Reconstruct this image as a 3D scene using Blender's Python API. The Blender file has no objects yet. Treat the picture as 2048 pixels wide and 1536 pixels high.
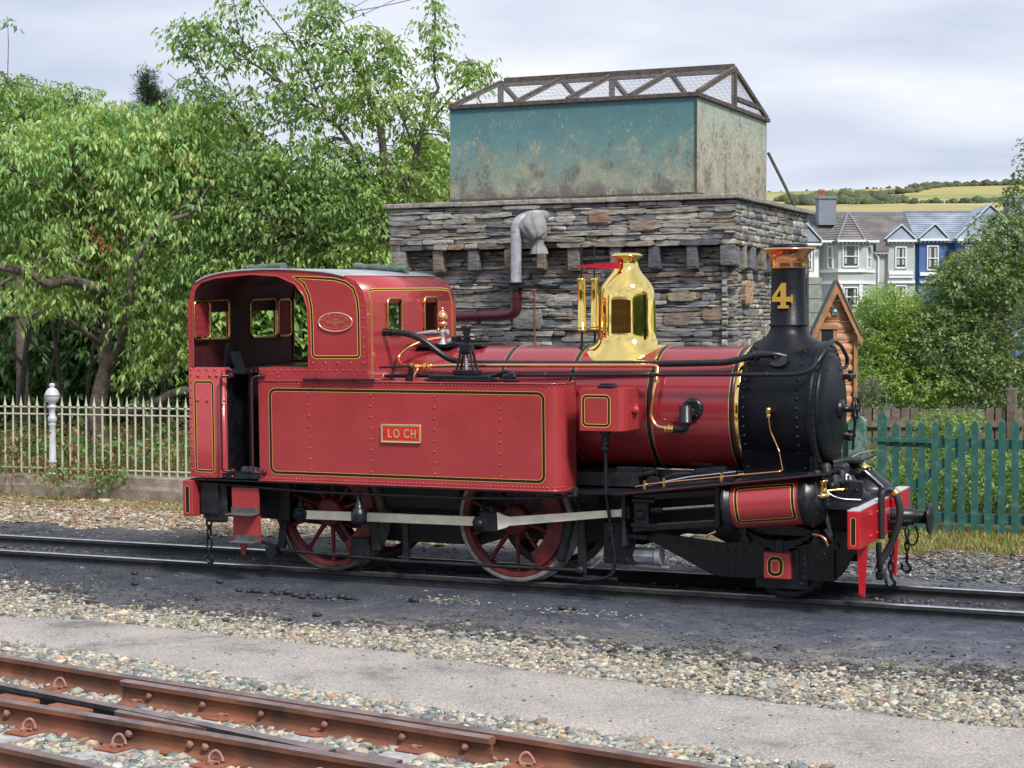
import bpy, math, random
import numpy as np
from mathutils import Vector, Matrix, noise as mnoise
from mathutils.geometry import tessellate_polygon
random.seed(7); RNG = np.random.default_rng(7)
SC = bpy.context.scene
COL = SC.collection
rad = math.radians
# ------------------------------------------------------------------ camera, sky, sun, exposure
cam_d = bpy.data.cameras.new('camera'); cam = bpy.data.objects.new('camera', cam_d); COL.objects.link(cam)
cam_d.sensor_width = 36.0; cam_d.lens = 36.0 * 3640.7 / 2048.0
cam_d.clip_start = 0.1; cam_d.clip_end = 12000
cam.location = (6.7917, -15.8427, 2.3178)
cam.rotation_euler = (rad(90) - 0.030205, 0, 0.420157)
SC.camera = cam
SC.view_settings.view_transform = 'Standard'; SC.view_settings.look = 'None'
SC.view_settings.exposure = 0.72; SC.view_settings.gamma = 1; SC.view_settings.use_curve_mapping = False
SUN_EL, SUN_AZ = rad(48), rad(128)      # azimuth measured from +Y (north) clockwise
world = bpy.data.worlds.new('World'); SC.world = world; world.use_nodes = True
wn = world.node_tree; wn.nodes.clear()
def N(nt, typ, **kw):
    n = nt.nodes.new(typ)
    for k, v in kw.items():
        if k == 'ins':
            for a, b in v.items(): n.inputs[a].default_value = b
        else: setattr(n, k, v)
    return n
def ramp(nt, fac, stops, interp='LINEAR'):
    r = nt.nodes.new('ShaderNodeValToRGB'); r.color_ramp.interpolation = interp
    cr = r.color_ramp
    while len(cr.elements) > 1: cr.elements.remove(cr.elements[-1])
    cr.elements[0].position = stops[0][0]; cr.elements[0].color = (*stops[0][1], 1)
    for p, c in stops[1:]:
        e = cr.elements.new(p); e.color = (*c, 1)
    if fac is not None: nt.links.new(fac, r.inputs[0])
    return r.outputs[0]
sky = N(wn, 'ShaderNodeTexSky'); sky.sky_type = 'NISHITA'; sky.sun_disc = False
sky.sun_elevation = SUN_EL; sky.sun_rotation = SUN_AZ; sky.air_density = 1.0; sky.dust_density = 1.5
tc = N(wn, 'ShaderNodeTexCoord'); sep = N(wn, 'ShaderNodeSeparateXYZ')
wn.links.new(tc.outputs['Generated'], sep.inputs[0])
# clouds on a flat layer: direction / height, so they flatten towards the horizon
def math_node(nt, op, a=None, b=None, va=None, vb=None, clamp=False):
    m = nt.nodes.new('ShaderNodeMath'); m.operation = op; m.use_clamp = clamp
    if a is not None: nt.links.new(a, m.inputs[0])
    if b is not None: nt.links.new(b, m.inputs[1])
    if va is not None: m.inputs[0].default_value = va
    if vb is not None: m.inputs[1].default_value = vb
    return m.outputs[0]
zc = math_node(wn, 'MAXIMUM', sep.outputs[2], vb=0.0)
zc2 = math_node(wn, 'ADD', zc, vb=0.16)
px_ = math_node(wn, 'DIVIDE', sep.outputs[0], zc2); py_ = math_node(wn, 'DIVIDE', sep.outputs[1], zc2)
cmb = N(wn, 'ShaderNodeCombineXYZ'); wn.links.new(px_, cmb.inputs[0]); wn.links.new(py_, cmb.inputs[1])
cn = N(wn, 'ShaderNodeTexNoise', ins={'Scale': 1.15, 'Detail': 7.0, 'Roughness': 0.5, 'Distortion': 0.35})
wn.links.new(cmb.outputs[0], cn.inputs['Vector'])
cc = ramp(wn, cn.outputs['Fac'], [(0.33, (3.2, 3.7, 4.7)), (0.45, (4.2, 4.6, 5.5)), (0.55, (4.9, 5.2, 5.9)), (0.68, (6.3, 6.5, 6.8))])
gap = ramp(wn, cn.outputs['Fac'], [(0.26, (0.35,) * 3), (0.36, (0.0,) * 3)])
mixs = N(wn, 'ShaderNodeMixRGB'); wn.links.new(gap, mixs.inputs[0]); wn.links.new(cc, mixs.inputs[1])
wn.links.new(sky.outputs[0], mixs.inputs[2])
hz = ramp(wn, sep.outputs[2], [(0.0, (0.9,) * 3), (0.05, (0.75,) * 3), (0.085, (0.12,) * 3), (0.14, (0.0,) * 3)])
mixh = N(wn, 'ShaderNodeMixRGB'); wn.links.new(hz, mixh.inputs[0]); wn.links.new(mixs.outputs[0], mixh.inputs[1])
mixh.inputs[2].default_value = (6.3, 6.5, 6.8, 1)
bg = N(wn, 'ShaderNodeBackground'); bg.inputs['Strength'].default_value = 0.1
wn.links.new(mixh.outputs[0], bg.inputs['Color'])
wo = N(wn, 'ShaderNodeOutputWorld'); wn.links.new(bg.outputs[0], wo.inputs[0])
sd = bpy.data.lights.new('sun', 'SUN'); sd.energy = 2.6; sd.angle = rad(11); sd.color = (1.0, 0.95, 0.88)
sun = bpy.data.objects.new('sun', sd); COL.objects.link(sun)
sdir = Vector((math.sin(SUN_AZ) * math.cos(SUN_EL), math.cos(SUN_AZ) * math.cos(SUN_EL), math.sin(SUN_EL)))
sun.rotation_euler = (-sdir).to_track_quat('-Z', 'Y').to_euler()

# ------------------------------------------------------------------ mesh helpers
LM = Matrix(((0.999999473, -0.000432584, -0.000930953), (0.00041076, 0.999728051, -0.023316406), (0.000940767, 0.023316011, 0.999727702)))  # slight cant of the yard
def W(x, y, z=0.0):                      # yard frame (canted) to world
    return LM @ Vector((x, y, z))
def gz(x, y):                            # ground height, world
    if y > 14: y = 14
    if y < -20: y = -20
    return -0.10 + 0.02332 * y + 0.00094 * x if abs(x) < 60 else -0.10 + 0.02332 * y
SPLIT = set('cab_front truck_frame brake_gear brake_hanger brake_rod motion_bracket valve_gear injector front_frame injector_linkage controls seat slide_bar piston_rod bearing spring_hanger bolt union_nut hinge boiler_band bracket cover_plate handrail_knob pipe_sleeve running_plate window_rim big_end crosshead cab_lining crossing_block frame base flange netting edge'.split())
class MB:
    def __init__(s): s.v = []; s.f = []; s.m = []; s.sm = []
    def add(s, vs, fs, mi=0, smooth=False):
        b = len(s.v); s.v.extend([tuple(p) for p in vs]); s.f.extend([tuple(i + b for i in f) for f in fs])
        s.m.extend([mi] * len(fs)); s.sm.extend([smooth] * len(fs)); return s
    def build(s, name, mats, parent=None, kind=None, tag_=None, hard=None):
        if kind is None and parent is not None and name in SPLIT:
            parts = s.pieces()
            if len(parts) > 1:
                first = None
                for q in parts:
                    o = q._build(name, mats, parent, kind); first = first or o
                return first
        return s._build(name, mats, parent, kind, tag_)
    def pieces(s, gap=.25):
        """separate bodies that stand clear of each other"""
        par = list(range(len(s.v)))
        def fd(i):
            while par[i] != i: par[i] = par[par[i]]; i = par[i]
            return i
        for f in s.f:
            a = fd(f[0])
            for i in f[1:]: par[fd(i)] = a
        isl = {}
        for i, v in enumerate(s.v):
            k = fd(i); b = isl.get(k)
            if b is None: isl[k] = [list(v), list(v)]
            else:
                for c in range(3): b[0][c] = min(b[0][c], v[c]); b[1][c] = max(b[1][c], v[c])
        ks = list(isl); cl = {k: k for k in ks}
        def fc(k):
            while cl[k] != k: k = cl[k]
            return k
        for i, a in enumerate(ks):
            A = isl[a]
            for b_ in ks[i + 1:]:
                B = isl[b_]
                if all(A[0][c] - .012 <= B[1][c] and B[0][c] - .012 <= A[1][c] for c in range(3)): cl[fc(b_)] = fc(a)
        out = {}
        for fi, f in enumerate(s.f):
            k = fc(fd(f[0])); q = out.setdefault(k, (MB(), {}))
            mb_, mp_ = q; ff = []
            for i in f:
                if i not in mp_: mp_[i] = len(mb_.v); mb_.v.append(s.v[i])
                ff.append(mp_[i])
            mb_.f.append(tuple(ff)); mb_.m.append(s.m[fi]); mb_.sm.append(s.sm[fi])
        return [q[0] for q in out.values()]
    def _build(s, name, mats, parent=None, kind=None, tag_=None, hard=None):
        me = bpy.data.meshes.new(name); me.from_pydata(s.v, [], s.f)
        mats = mats if isinstance(mats, (list, tuple)) else [mats]
        for m in mats: me.materials.append(m)
        me.polygons.foreach_set('material_index', s.m); me.polygons.foreach_set('use_smooth', s.sm)
        me.update()
        o = bpy.data.objects.new(name, me); COL.objects.link(o)
        if parent is not None: o.parent = parent
        if kind: o['kind'] = kind
        if tag_: tag(o, *tag_)
        return o
def tag(o, label=None, cat=None, group=None):
    if label: o['label'] = label
    if cat: o['category'] = cat
    if group: o['group'] = group
    return o
def empty(name, loc=(0, 0, 0), rz=0.0, label=None, cat=None, group=None):
    o = bpy.data.objects.new(name, None); COL.objects.link(o); o.location = loc; o.rotation_euler = (0, 0, rz)
    o.empty_display_size = 0.2
    return tag(o, label, cat, group)
def copy_tree(o, parent=None):
    c = o.copy(); COL.objects.link(c)
    if parent is not None: c.parent = parent
    for ch in list(o.children): copy_tree(ch, c)
    return c
BF = [(0, 3, 2, 1), (4, 5, 6, 7), (0, 1, 5, 4), (1, 2, 6, 5), (2, 3, 7, 6), (3, 0, 4, 7)]
def box(mb, c, s, mi=0, R=None, bev=0.0):
    """box centred c, size s; bev chamfers all edges"""
    c = Vector(c); hx, hy, hz_ = s[0] / 2, s[1] / 2, s[2] / 2
    if bev <= 0:
        vs = [Vector((x, y, z)) for z in (-hz_, hz_) for x, y in ((-hx, -hy), (hx, -hy), (hx, hy), (-hx, hy))]
        fs = BF
    else:
        b = min(bev, hx * .9, hy * .9, hz_ * .9); vs = []; idx = {}
        for sx in (-1, 1):
            for sy in (-1, 1):
                for sz in (-1, 1):
                    for k in range(3):
                        p = [sx * hx, sy * hy, sz * hz_]
                        for a in range(3):
                            if a != k: p[a] -= (sx, sy, sz)[a] * b
                        idx[(sx, sy, sz, k)] = len(vs); vs.append(Vector(p))
        fs = []
        for k in range(3):
            a, c2 = [(1, 2), (2, 0), (0, 1)][k]
            for sgn in (-1, 1):
                q = []
                for s1, s2 in ((-1, -1), (1, -1), (1, 1), (-1, 1)):
                    t = [0, 0, 0]; t[k] = sgn; t[a] = s1; t[c2] = s2; q.append(idx[(*t, k)])
                fs.append(q if sgn > 0 else q[::-1])
                if sgn > 0: pass
        for k in range(3):      # edges between face k and face a
            a = (k + 1) % 3; c2 = (k + 2) % 3
            for s1 in (-1, 1):
                for s2 in (-1, 1):
                    t1 = [0, 0, 0]; t1[k] = s1; t1[a] = s2; t1[c2] = -1; t2 = list(t1); t2[c2] = 1
                    q = [idx[(*t1, k)], idx[(*t1, a)], idx[(*t2, a)], idx[(*t2, k)]]
                    fs.append(q if s1 * s2 > 0 else q[::-1])
        for sx in (-1, 1):
            for sy in (-1, 1):
                for sz in (-1, 1):
                    q = [idx[(sx, sy, sz, k)] for k in range(3)]
                    fs.append(q if sx * sy * sz > 0 else q[::-1])
    if R is not None: vs = [R @ v for v in vs]
    return mb.add([v + c for v in vs], fs, mi)
def frame_of(d):
    d = Vector(d).normalized(); up = Vector((0, 0, 1)) if abs(d.z) < .95 else Vector((1, 0, 0))
    a = up.cross(d).normalized(); return a, d.cross(a), d
def tube(mb, pts, r, n=8, mi=0, caps=True, closed=False, smooth=True):
    pts = [Vector(p) for p in pts]; rs = r if isinstance(r, (list, tuple)) else [r] * len(pts)
    m = len(pts); rings = []
    t0 = (pts[1] - pts[0]).normalized(); a, b, _ = frame_of(t0)
    prev = t0
    for i, p in enumerate(pts):
        if closed: t = (pts[(i + 1) % m] - pts[i - 1]).normalized()
        elif i == 0: t = t0
        elif i == m - 1: t = (pts[-1] - pts[-2]).normalized()
        else:
            t = ((pts[i + 1] - p).normalized() + (p - pts[i - 1]).normalized())
            t = t.normalized() if t.length > 1e-6 else prev
        q = prev.rotation_difference(t); a = q @ a; b = q @ b; prev = t
        a = (a - t * a.dot(t)).normalized(); b = t.cross(a)
        rings.append([p + (a * math.cos(2 * math.pi * k / n) + b * math.sin(2 * math.pi * k / n)) * rs[i] for k in range(n)])
    vs = [v for rg in rings for v in rg]; fs = []
    for i in range(m if closed else m - 1):
        j = (i + 1) % m
        for k in range(n):
            k2 = (k + 1) % n; fs.append((i * n + k, i * n + k2, j * n + k2, j * n + k))
    mb.add(vs, fs, mi, smooth)
    if caps and not closed:
        mb.add(rings[0], [tuple(reversed(range(n)))], mi); mb.add(rings[-1], [tuple(range(n))], mi)
    return mb
def spline(pts, seg=6):
    """Catmull-Rom through pts"""
    P = [Vector(p) for p in pts]; out = []
    for i in range(len(P) - 1):
        p0 = P[i - 1] if i else P[0] * 2 - P[1]; p1, p2 = P[i], P[i + 1]
        p3 = P[i + 2] if i + 2 < len(P) else P[-1] * 2 - P[-2]
        for k in range(seg):
            t = k / seg
            out.append(0.5 * ((2 * p1) + (p2 - p0) * t + (2 * p0 - 5 * p1 + 4 * p2 - p3) * t * t + (3 * p1 - p0 - 3 * p2 + p3) * t ** 3))
    out.append(P[-1]); return out
def bend(pts, r=0.05, seg=5):
    """polyline with rounded corners (pipe bends)"""
    P = [Vector(p) for p in pts]; out = [P[0]]
    for i in range(1, len(P) - 1):
        a = P[i - 1] - P[i]; b = P[i + 1] - P[i]; rr = min(r, a.length * .48, b.length * .48)
        A = P[i] + a.normalized() * rr; B_ = P[i] + b.normalized() * rr
        for k in range(seg + 1):
            t = k / seg; out.append(A * (1 - t) ** 2 + P[i] * 2 * t * (1 - t) + B_ * t * t)
    out.append(P[-1]); return out
def lathe(mb, prof, o=(0, 0, 0), d=(0, 0, 1), n=24, mi=0, smooth=True, caps=True):
    """prof = [(radius, height)...] along axis d from o"""
    o = Vector(o); a, b, d = frame_of(d); vs = []
    for r, h in prof:
        for k in range(n):
            t = 2 * math.pi * k / n; vs.append(o + d * h + (a * math.cos(t) + b * math.sin(t)) * r)
    fs = []
    for i in range(len(prof) - 1):
        for k in range(n):
            k2 = (k + 1) % n; fs.append((i * n + k, i * n + k2, (i + 1) * n + k2, (i + 1) * n + k))
    mb.add(vs, fs, mi, smooth)
    if caps:
        if prof[0][0] > 1e-4: mb.add(vs[:n], [tuple(reversed(range(n)))], mi)
        if prof[-1][0] > 1e-4: mb.add(vs[-n:], [tuple(range(n))], mi)
    return mb
def cyl(mb, p0, p1, r, n=16, mi=0, bev=0.0):
    p0 = Vector(p0); p1 = Vector(p1); L = (p1 - p0).length
    prof = [(r, 0), (r, L)] if bev <= 0 else [(r - bev, 0), (r, bev), (r, L - bev), (r - bev, L)]
    o = len(mb.f); lathe(mb, prof, p0, p1 - p0, n, mi, False if n < 10 else True)
    return mb
def plate(mb, outer, holes=(), t0=0.0, t1=0.01, to3=None, mi=0):
    """flat plate: 2D outline (+holes) extruded between t0 and t1; to3(u,v,t) gives 3D"""
    loops = [list(outer)] + [list(h) for h in holes]
    flat = [p for l in loops for p in l]
    tris = tessellate_polygon([[Vector((p[0], p[1], 0)) for p in l] for l in loops])
    n = len(flat); vs = [to3(p[0], p[1], t0) for p in flat] + [to3(p[0], p[1], t1) for p in flat]
    fs = []
    for t in tris:
        fs.append(tuple(t)); fs.append(tuple(n + i for i in reversed(t)))
    mb.add(vs, fs, mi)
    b = 0
    for l in loops:
        k = len(l); fs = [(b + i, b + (i + 1) % k, n + b + (i + 1) % k, n + b + i) for i in range(k)]
        mb.add(vs, fs, mi, False); b += k
    return mb
def rrect(x0, y0, x1, y1, r, seg=5):
    r = min(r, abs(x1 - x0) / 2 * .99, abs(y1 - y0) / 2 * .99); out = []
    for cx, cy, a0 in ((x1 - r, y1 - r, 0), (x0 + r, y1 - r, 90), (x0 + r, y0 + r, 180), (x1 - r, y0 + r, 270)):
        for k in range(seg + 1):
            a = rad(a0 + 90 * k / seg); out.append((cx + r * math.cos(a), cy + r * math.sin(a)))
    return out
def ribbon(mb, path, off0, off1, to3, mi=0, closed=True, lift=0.002):
    """flat painted band: polyline path (2D) with offsets off0..off1 to its left, lying at height lift"""
    n = len(path); P = [Vector((p[0], p[1])) for p in path]; A = []; B_ = []
    for i in range(n):
        if closed: pr, nx = P[i - 1], P[(i + 1) % n]
        else: pr, nx = P[max(i - 1, 0)], P[min(i + 1, n - 1)]
        d1 = (P[i] - pr); d2 = (nx - P[i])
        d1 = d1.normalized() if d1.length > 1e-7 else d2.normalized(); d2 = d2.normalized() if d2.length > 1e-7 else d1
        nn = Vector((-d1.y - d2.y, d1.x + d2.x)); nn = nn.normalized(); s = 1 / max(.4, nn.dot(Vector((-d1.y, d1.x))))
        A.append(P[i] + nn * off0 * s); B_.append(P[i] + nn * off1 * s)
    vs = [to3(p.x, p.y, lift) for p in A] + [to3(p.x, p.y, lift) for p in B_]
    fs = [(i, (i + 1) % n, n + (i + 1) % n, n + i) for i in range(n if closed else n - 1)]
    mb.add(vs, fs, mi); return mb
def rivets(mb, pts, nrm, r=0.011, mi=0, n=6, h=0.6):
    a, b, d = frame_of(nrm)
    for p in pts:
        p = Vector(p); vs = []
        for rr, hh in ((1.0, 0.0), (.8, .6), ):
            for k in range(n):
                t = 2 * math.pi * k / n; vs.append(p + (a * math.cos(t) + b * math.sin(t)) * r * rr + d * r * h * hh * 1.2)
        vs.append(p + d * r * h * 1.25)
        fs = [(k, (k + 1) % n, n + (k + 1) % n, n + k) for k in range(n)] + [(n + k, n + (k + 1) % n, 2 * n) for k in range(n)]
        mb.add(vs, fs, mi, True)
    return mb
def lin(p, q, n):
    p = Vector(p); q = Vector(q); return [p.lerp(q, i / (n - 1)) for i in range(n)]
def fast_mesh(name, V, F, mats, cols=None, parent=None, kind=None, smooth=False, mi=None):
    """numpy triangles -> mesh object; cols per-face RGB goes to the colour attribute 'tint'"""
    me = bpy.data.meshes.new(name); nf = len(F); k = F.shape[1]
    me.vertices.add(len(V)); me.vertices.foreach_set('co', np.ascontiguousarray(V, dtype=np.float32).ravel())
    me.loops.add(nf * k); me.loops.foreach_set('vertex_index', np.ascontiguousarray(F, dtype=np.int32).ravel())
    me.polygons.add(nf); me.polygons.foreach_set('loop_start', np.arange(0, nf * k, k, dtype=np.int32))
    me.polygons.foreach_set('loop_total', np.full(nf, k, dtype=np.int32))
    if smooth: me.polygons.foreach_set('use_smooth', np.ones(nf, dtype=bool))
    if mi is not None: me.polygons.foreach_set('material_index', mi.astype(np.int32))
    for m in (mats if isinstance(mats, (list, tuple)) else [mats]): me.materials.append(m)
    me.update(calc_edges=True); me.validate(verbose=False)
    if cols is not None:
        at = me.attributes.new('tint', 'FLOAT_COLOR', 'FACE')
        c = np.ones((nf, 4), dtype=np.float32); c[:, :3] = cols; at.data.foreach_set('color', c.ravel())
    o = bpy.data.objects.new(name, me); COL.objects.link(o)
    if parent is not None: o.parent = parent
    if kind: o['kind'] = kind
    return o
# ------------------------------------------------------------------ materials
def mat(name, col, rough=0.5, metal=0.0, coat=0.0, var=0.0, vscale=8.0, bump=0.0, bscale=60.0, spec=0.5, rvar=0.0, vcol=None, coord='Object'):
    m = bpy.data.materials.new(name); m.use_nodes = True; nt = m.node_tree; b = nt.nodes['Principled BSDF']
    b.inputs['Base Color'].default_value = (*col, 1); b.inputs['Roughness'].default_value = rough
    b.inputs['Metallic'].default_value = metal; b.inputs['Coat Weight'].default_value = coat
    b.inputs['Coat Roughness'].default_value = 0.06; b.inputs['Specular IOR Level'].default_value = spec
    if var > 0 or bump > 0 or rvar > 0 or vcol:
        t = N(nt, 'ShaderNodeTexCoord')
        if var > 0 or vcol or rvar > 0:
            n1 = N(nt, 'ShaderNodeTexNoise', ins={'Scale': vscale, 'Detail': 5.0, 'Roughness': 0.6})
            nt.links.new(t.outputs[coord], n1.inputs['Vector'])
        if var > 0 or vcol:
            lo = vcol if vcol else tuple(c * (1 - var) for c in col); hi = col if vcol else tuple(min(1, c * (1 + var)) for c in col)
            cr = ramp(nt, n1.outputs['Fac'], [(0.35, lo), (0.65, hi)])
            nt.links.new(cr, b.inputs['Base Color'])
        if rvar > 0:
            mr = N(nt, 'ShaderNodeMapRange'); mr.inputs[3].default_value = max(0.02, rough - rvar); mr.inputs[4].default_value = rough + rvar
            mr.inputs[1].default_value = .3; mr.inputs[2].default_value = .7
            nt.links.new(n1.outputs['Fac'], mr.inputs[0]); nt.links.new(mr.outputs[0], b.inputs['Roughness'])
        if bump > 0:
            n2 = N(nt, 'ShaderNodeTexNoise', ins={'Scale': bscale, 'Detail': 4.0, 'Roughness': 0.6})
            nt.links.new(t.outputs[coord], n2.inputs['Vector'])
            bp = N(nt, 'ShaderNodeBump'); bp.inputs['Strength'].default_value = bump; bp.inputs['Distance'].default_value = 0.02
            nt.links.new(n2.outputs['Fac'], bp.inputs['Height']); nt.links.new(bp.outputs[0], b.inputs['Normal'])
    return m
def tint_mat(name, rough=0.8, mode='attr', bump=0.0, bscale=40.0, transl=0.0, spec=0.35, grain=0.25, gscale=30.0, stretch=None):
    """colour from the per-face tint attribute (mode attr) or from the object's colour (mode obj), times a fine grain"""
    m = bpy.data.materials.new(name); m.use_nodes = True; nt = m.node_tree; b = nt.nodes['Principled BSDF']
    b.inputs['Roughness'].default_value = rough; b.inputs['Specular IOR Level'].default_value = spec
    if mode == 'attr':
        a = N(nt, 'ShaderNodeAttribute'); a.attribute_name = 'tint'; col = a.outputs['Color']
    else:
        a = N(nt, 'ShaderNodeObjectInfo'); col = a.outputs['Color']
    if grain > 0:
        g = N(nt, 'ShaderNodeNewGeometry'); vec = g.outputs['Position']
        if stretch:
            mp = N(nt, 'ShaderNodeMapping'); mp.inputs['Scale'].default_value = stretch; nt.links.new(vec, mp.inputs['Vector']); vec = mp.outputs[0]
        n1 = N(nt, 'ShaderNodeTexNoise', ins={'Scale': gscale, 'Detail': 5.0, 'Roughness': 0.65}); nt.links.new(vec, n1.inputs['Vector'])
        gr = ramp(nt, n1.outputs['Fac'], [(0.3, (1 - grain * 1.6,) * 3), (0.7, (1 + grain,) * 3)])
        mx = N(nt, 'ShaderNodeMixRGB'); mx.blend_type = 'MULTIPLY'; mx.inputs[0].default_value = 1
        nt.links.new(col, mx.inputs[1]); nt.links.new(gr, mx.inputs[2]); col = mx.outputs[0]
        if bump > 0:
            bp = N(nt, 'ShaderNodeBump'); bp.inputs['Strength'].default_value = bump; bp.inputs['Distance'].default_value = 0.02
            nt.links.new(n1.outputs['Fac'], bp.inputs['Height']); nt.links.new(bp.outputs[0], b.inputs['Normal'])
    nt.links.new(col, b.inputs['Base Color'])
    if transl > 0:
        tr = N(nt, 'ShaderNodeBsdfTranslucent'); ms = N(nt, 'ShaderNodeMixShader'); ms.inputs[0].default_value = transl
        ml = N(nt, 'ShaderNodeMixRGB'); ml.blend_type = 'MULTIPLY'; ml.inputs[0].default_value = 1; ml.inputs[2].default_value = (1.6, 1.7, 0.8, 1)
        nt.links.new(col, ml.inputs[1]); nt.links.new(ml.outputs[0], tr.inputs['Color'])
        nt.links.new(b.outputs[0], ms.inputs[1]); nt.links.new(tr.outputs[0], ms.inputs[2])
        nt.links.new(ms.outputs[0], nt.nodes['Material Output'].inputs['Surface'])
    return m
M = {}
M['red'] = mat('loco_red_paint', (0.36, 0.040, 0.046), 0.28, coat=0.3, var=0.07, vscale=2.2, bump=0.035, bscale=2.4, rvar=0.09)
M['boiler_red_shaded'] = mat('loco_red_shaded', (0.25, 0.022, 0.03), 0.2, coat=0.45, var=0.05, vscale=3, bump=0.012, bscale=2.5)  # same red paint as the tanks, with the boiler's shade put into the colour
M['maroon'] = mat('pipe_maroon', (0.06, 0.010, 0.016), 0.3, coat=0.2, var=.1)
M['beam_red'] = mat('buffer_beam_red', (0.50, 0.012, 0.024), 0.3, coat=0.2, var=0.12, vscale=14)
M['black'] = mat('loco_black', (0.008, 0.0095, 0.014), 0.33, var=0.3, vscale=14, bump=0.05, bscale=50, rvar=.1)
M['smokebox'] = mat('smokebox_black', (0.006, 0.0075, 0.012), 0.42, var=0.4, vscale=5, bump=0.10, bscale=30, rvar=0.12, spec=.22)
M['under'] = mat('frame_black_grime', (0.010, 0.012, 0.016), 0.5, var=0.5, vscale=9, bump=0.15, bscale=40, rvar=.15)
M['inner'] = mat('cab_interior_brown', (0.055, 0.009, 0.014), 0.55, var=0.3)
M['brass'] = mat('polished_brass', (1.0, 0.74, 0.24), 0.04, metal=1.0, bump=0.006, bscale=5)
M['dull_brass'] = mat('worn_brass', (0.72, 0.47, 0.16), 0.3, metal=1.0, var=.25, vscale=30)
M['copper'] = mat('polished_copper', (0.95, 0.44, 0.22), 0.2, metal=1.0, bump=0.01, bscale=9)
M['steel'] = mat('bright_steel', (0.55, 0.56, 0.58), 0.28, metal=1.0, var=.2, vscale=20)
M['tyre'] = mat('tyre_grey', (0.30, 0.29, 0.29), 0.45, var=.25, vscale=12)
M['cream'] = mat('rod_cream', (0.93, 0.90, 0.72), 0.45, var=0.1, vscale=12, bump=.03)
M['ly'] = mat('lining_yellow', (0.80, 0.46, 0.10), 0.35)
M['lb'] = mat('lining_black', (0.012, 0.009, 0.008), 0.3)
M['bright_rim'] = mat('bright_rim', (0.95, 0.80, 0.50), 0.25, metal=.8)
M['blind'] = mat('red_blind', (0.28, 0.02, 0.03), 0.7, bump=.4, bscale=20)
M['plate_red'] = mat('plate_red', (0.62, 0.03, 0.02), 0.35)
M['lyd'] = mat('band_line', (0.45, 0.30, 0.12), 0.4)
M['gold'] = mat('gold_numeral', (0.80, 0.50, 0.10), 0.32, metal=.55)
M['letter'] = mat('brass_letter', (0.85, 0.62, 0.25), 0.35, metal=.4)
M['tread'] = mat('step_tread', (0.12, 0.12, 0.13), 0.5, metal=.3, var=.3)
M['glass'] = mat('window_glass', (0.03, 0.04, 0.045), 0.06, spec=0.8)
M['roofgrey'] = mat('cab_roof_grey', (0.33, 0.35, 0.37), 0.4, var=.2, vscale=6)
M['tarp'] = mat('tarpaulin_green', (0.09, 0.13, 0.11), 0.5, var=.3, vscale=12, bump=.3, bscale=14)
M['rubber'] = mat('hose_rubber', (0.018, 0.02, 0.024), 0.55)
M['coal'] = mat('coal', (0.026, 0.028, 0.034), 0.62, var=.4, vscale=30, bump=.3, bscale=40)
M['stone_obj'] = tint_mat('slate_stone', 0.8, 'obj', bump=0.4, grain=0.42, gscale=9, stretch=(1, 1, 4.5))
M['stone_attr'] = tint_mat('slate_stone_small', 0.8, 'attr', bump=0.4, grain=0.42, gscale=9, stretch=(1, 1, 4.5))
M['mortar'] = mat('dark_joint', (0.10, 0.10, 0.10), 0.9, var=.4, vscale=20, bump=.4)
M['cap'] = mat('capstone', (0.27, 0.26, 0.23), 0.8, var=.35, vscale=16, bump=.35, bscale=30)
M['gravel'] = tint_mat('gravel_stone', 0.75, 'attr', grain=0.25, gscale=45, bump=.2)
M['leaf'] = tint_mat('leaf', 0.38, 'attr', grain=0.0, transl=0.34, spec=0.5)
M['leaf_far'] = tint_mat('leaf_far', 0.6, 'attr', grain=0.0, transl=0.2, spec=0.2)
M['bark'] = mat('bark', (0.12, 0.095, 0.078), 0.85, var=.4, vscale=14, bump=.7, bscale=25, coord='Object')
M['bark_dark'] = mat('bark_dark', (0.07, 0.055, 0.045), 0.85, var=.4, vscale=14, bump=.5)
M['galv'] = mat('galvanised_pipe', (0.40, 0.42, 0.45), 0.45, metal=.3, var=.25, vscale=12)
M['wood_old'] = mat('weathered_timber', (0.085, 0.068, 0.058), 0.85, var=.4, vscale=14, bump=.3)
M['rust'] = mat('rusted_rail', (0.27, 0.105, 0.055), 0.85, vscale=2.2, vcol=(0.085, 0.042, 0.032), bump=.25, bscale=60)
M['rust_plate'] = mat('rust_plate', (0.32, 0.105, 0.05), 0.8, vscale=9, vcol=(0.17, 0.06, 0.035), bump=.25, bscale=60)
M['rust_pink'] = mat('rusted_clip', (0.30, 0.15, 0.13), 0.7, var=.2, vscale=20)
M['railtop'] = mat('rail_head_dull', (0.24, 0.19, 0.19), 0.5, metal=.4, var=.3, vscale=6)
M['railshiny'] = mat('rail_head_worn', (0.72, 0.73, 0.76), 0.22, metal=.95, var=.2, vscale=6)
M['rail_dark'] = mat('rail_dark', (0.03, 0.03, 0.035), 0.6, var=.4, vscale=9)
M['concrete'] = mat('sleeper_concrete', (0.36, 0.36, 0.36), 0.85, var=.25, vscale=8, bump=.2)
M['coping'] = mat('coping_sandstone', (0.33, 0.27, 0.215), 0.9, vscale=5, vcol=(0.16, 0.135, 0.115), bump=.5, bscale=22)
M['curtain'] = mat('net_curtain', (.45, .44, .42), .9)
M['white_paint'] = mat('white_house_paint', (0.78, 0.79, 0.80), 0.6)
M['house_grey'] = mat('house_grey', (0.42, 0.455, 0.435), 0.8, var=.06, vscale=2)
M['house_pale'] = mat('house_pale', (0.50, 0.52, 0.52), 0.8, var=.06, vscale=2)
M['house_blue'] = mat('house_blue', (0.06, 0.13, 0.34), 0.7, var=.06, vscale=2)
M['chimney_grey'] = mat('chimney_render', (0.20, 0.22, 0.26), 0.85, var=.1)
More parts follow.
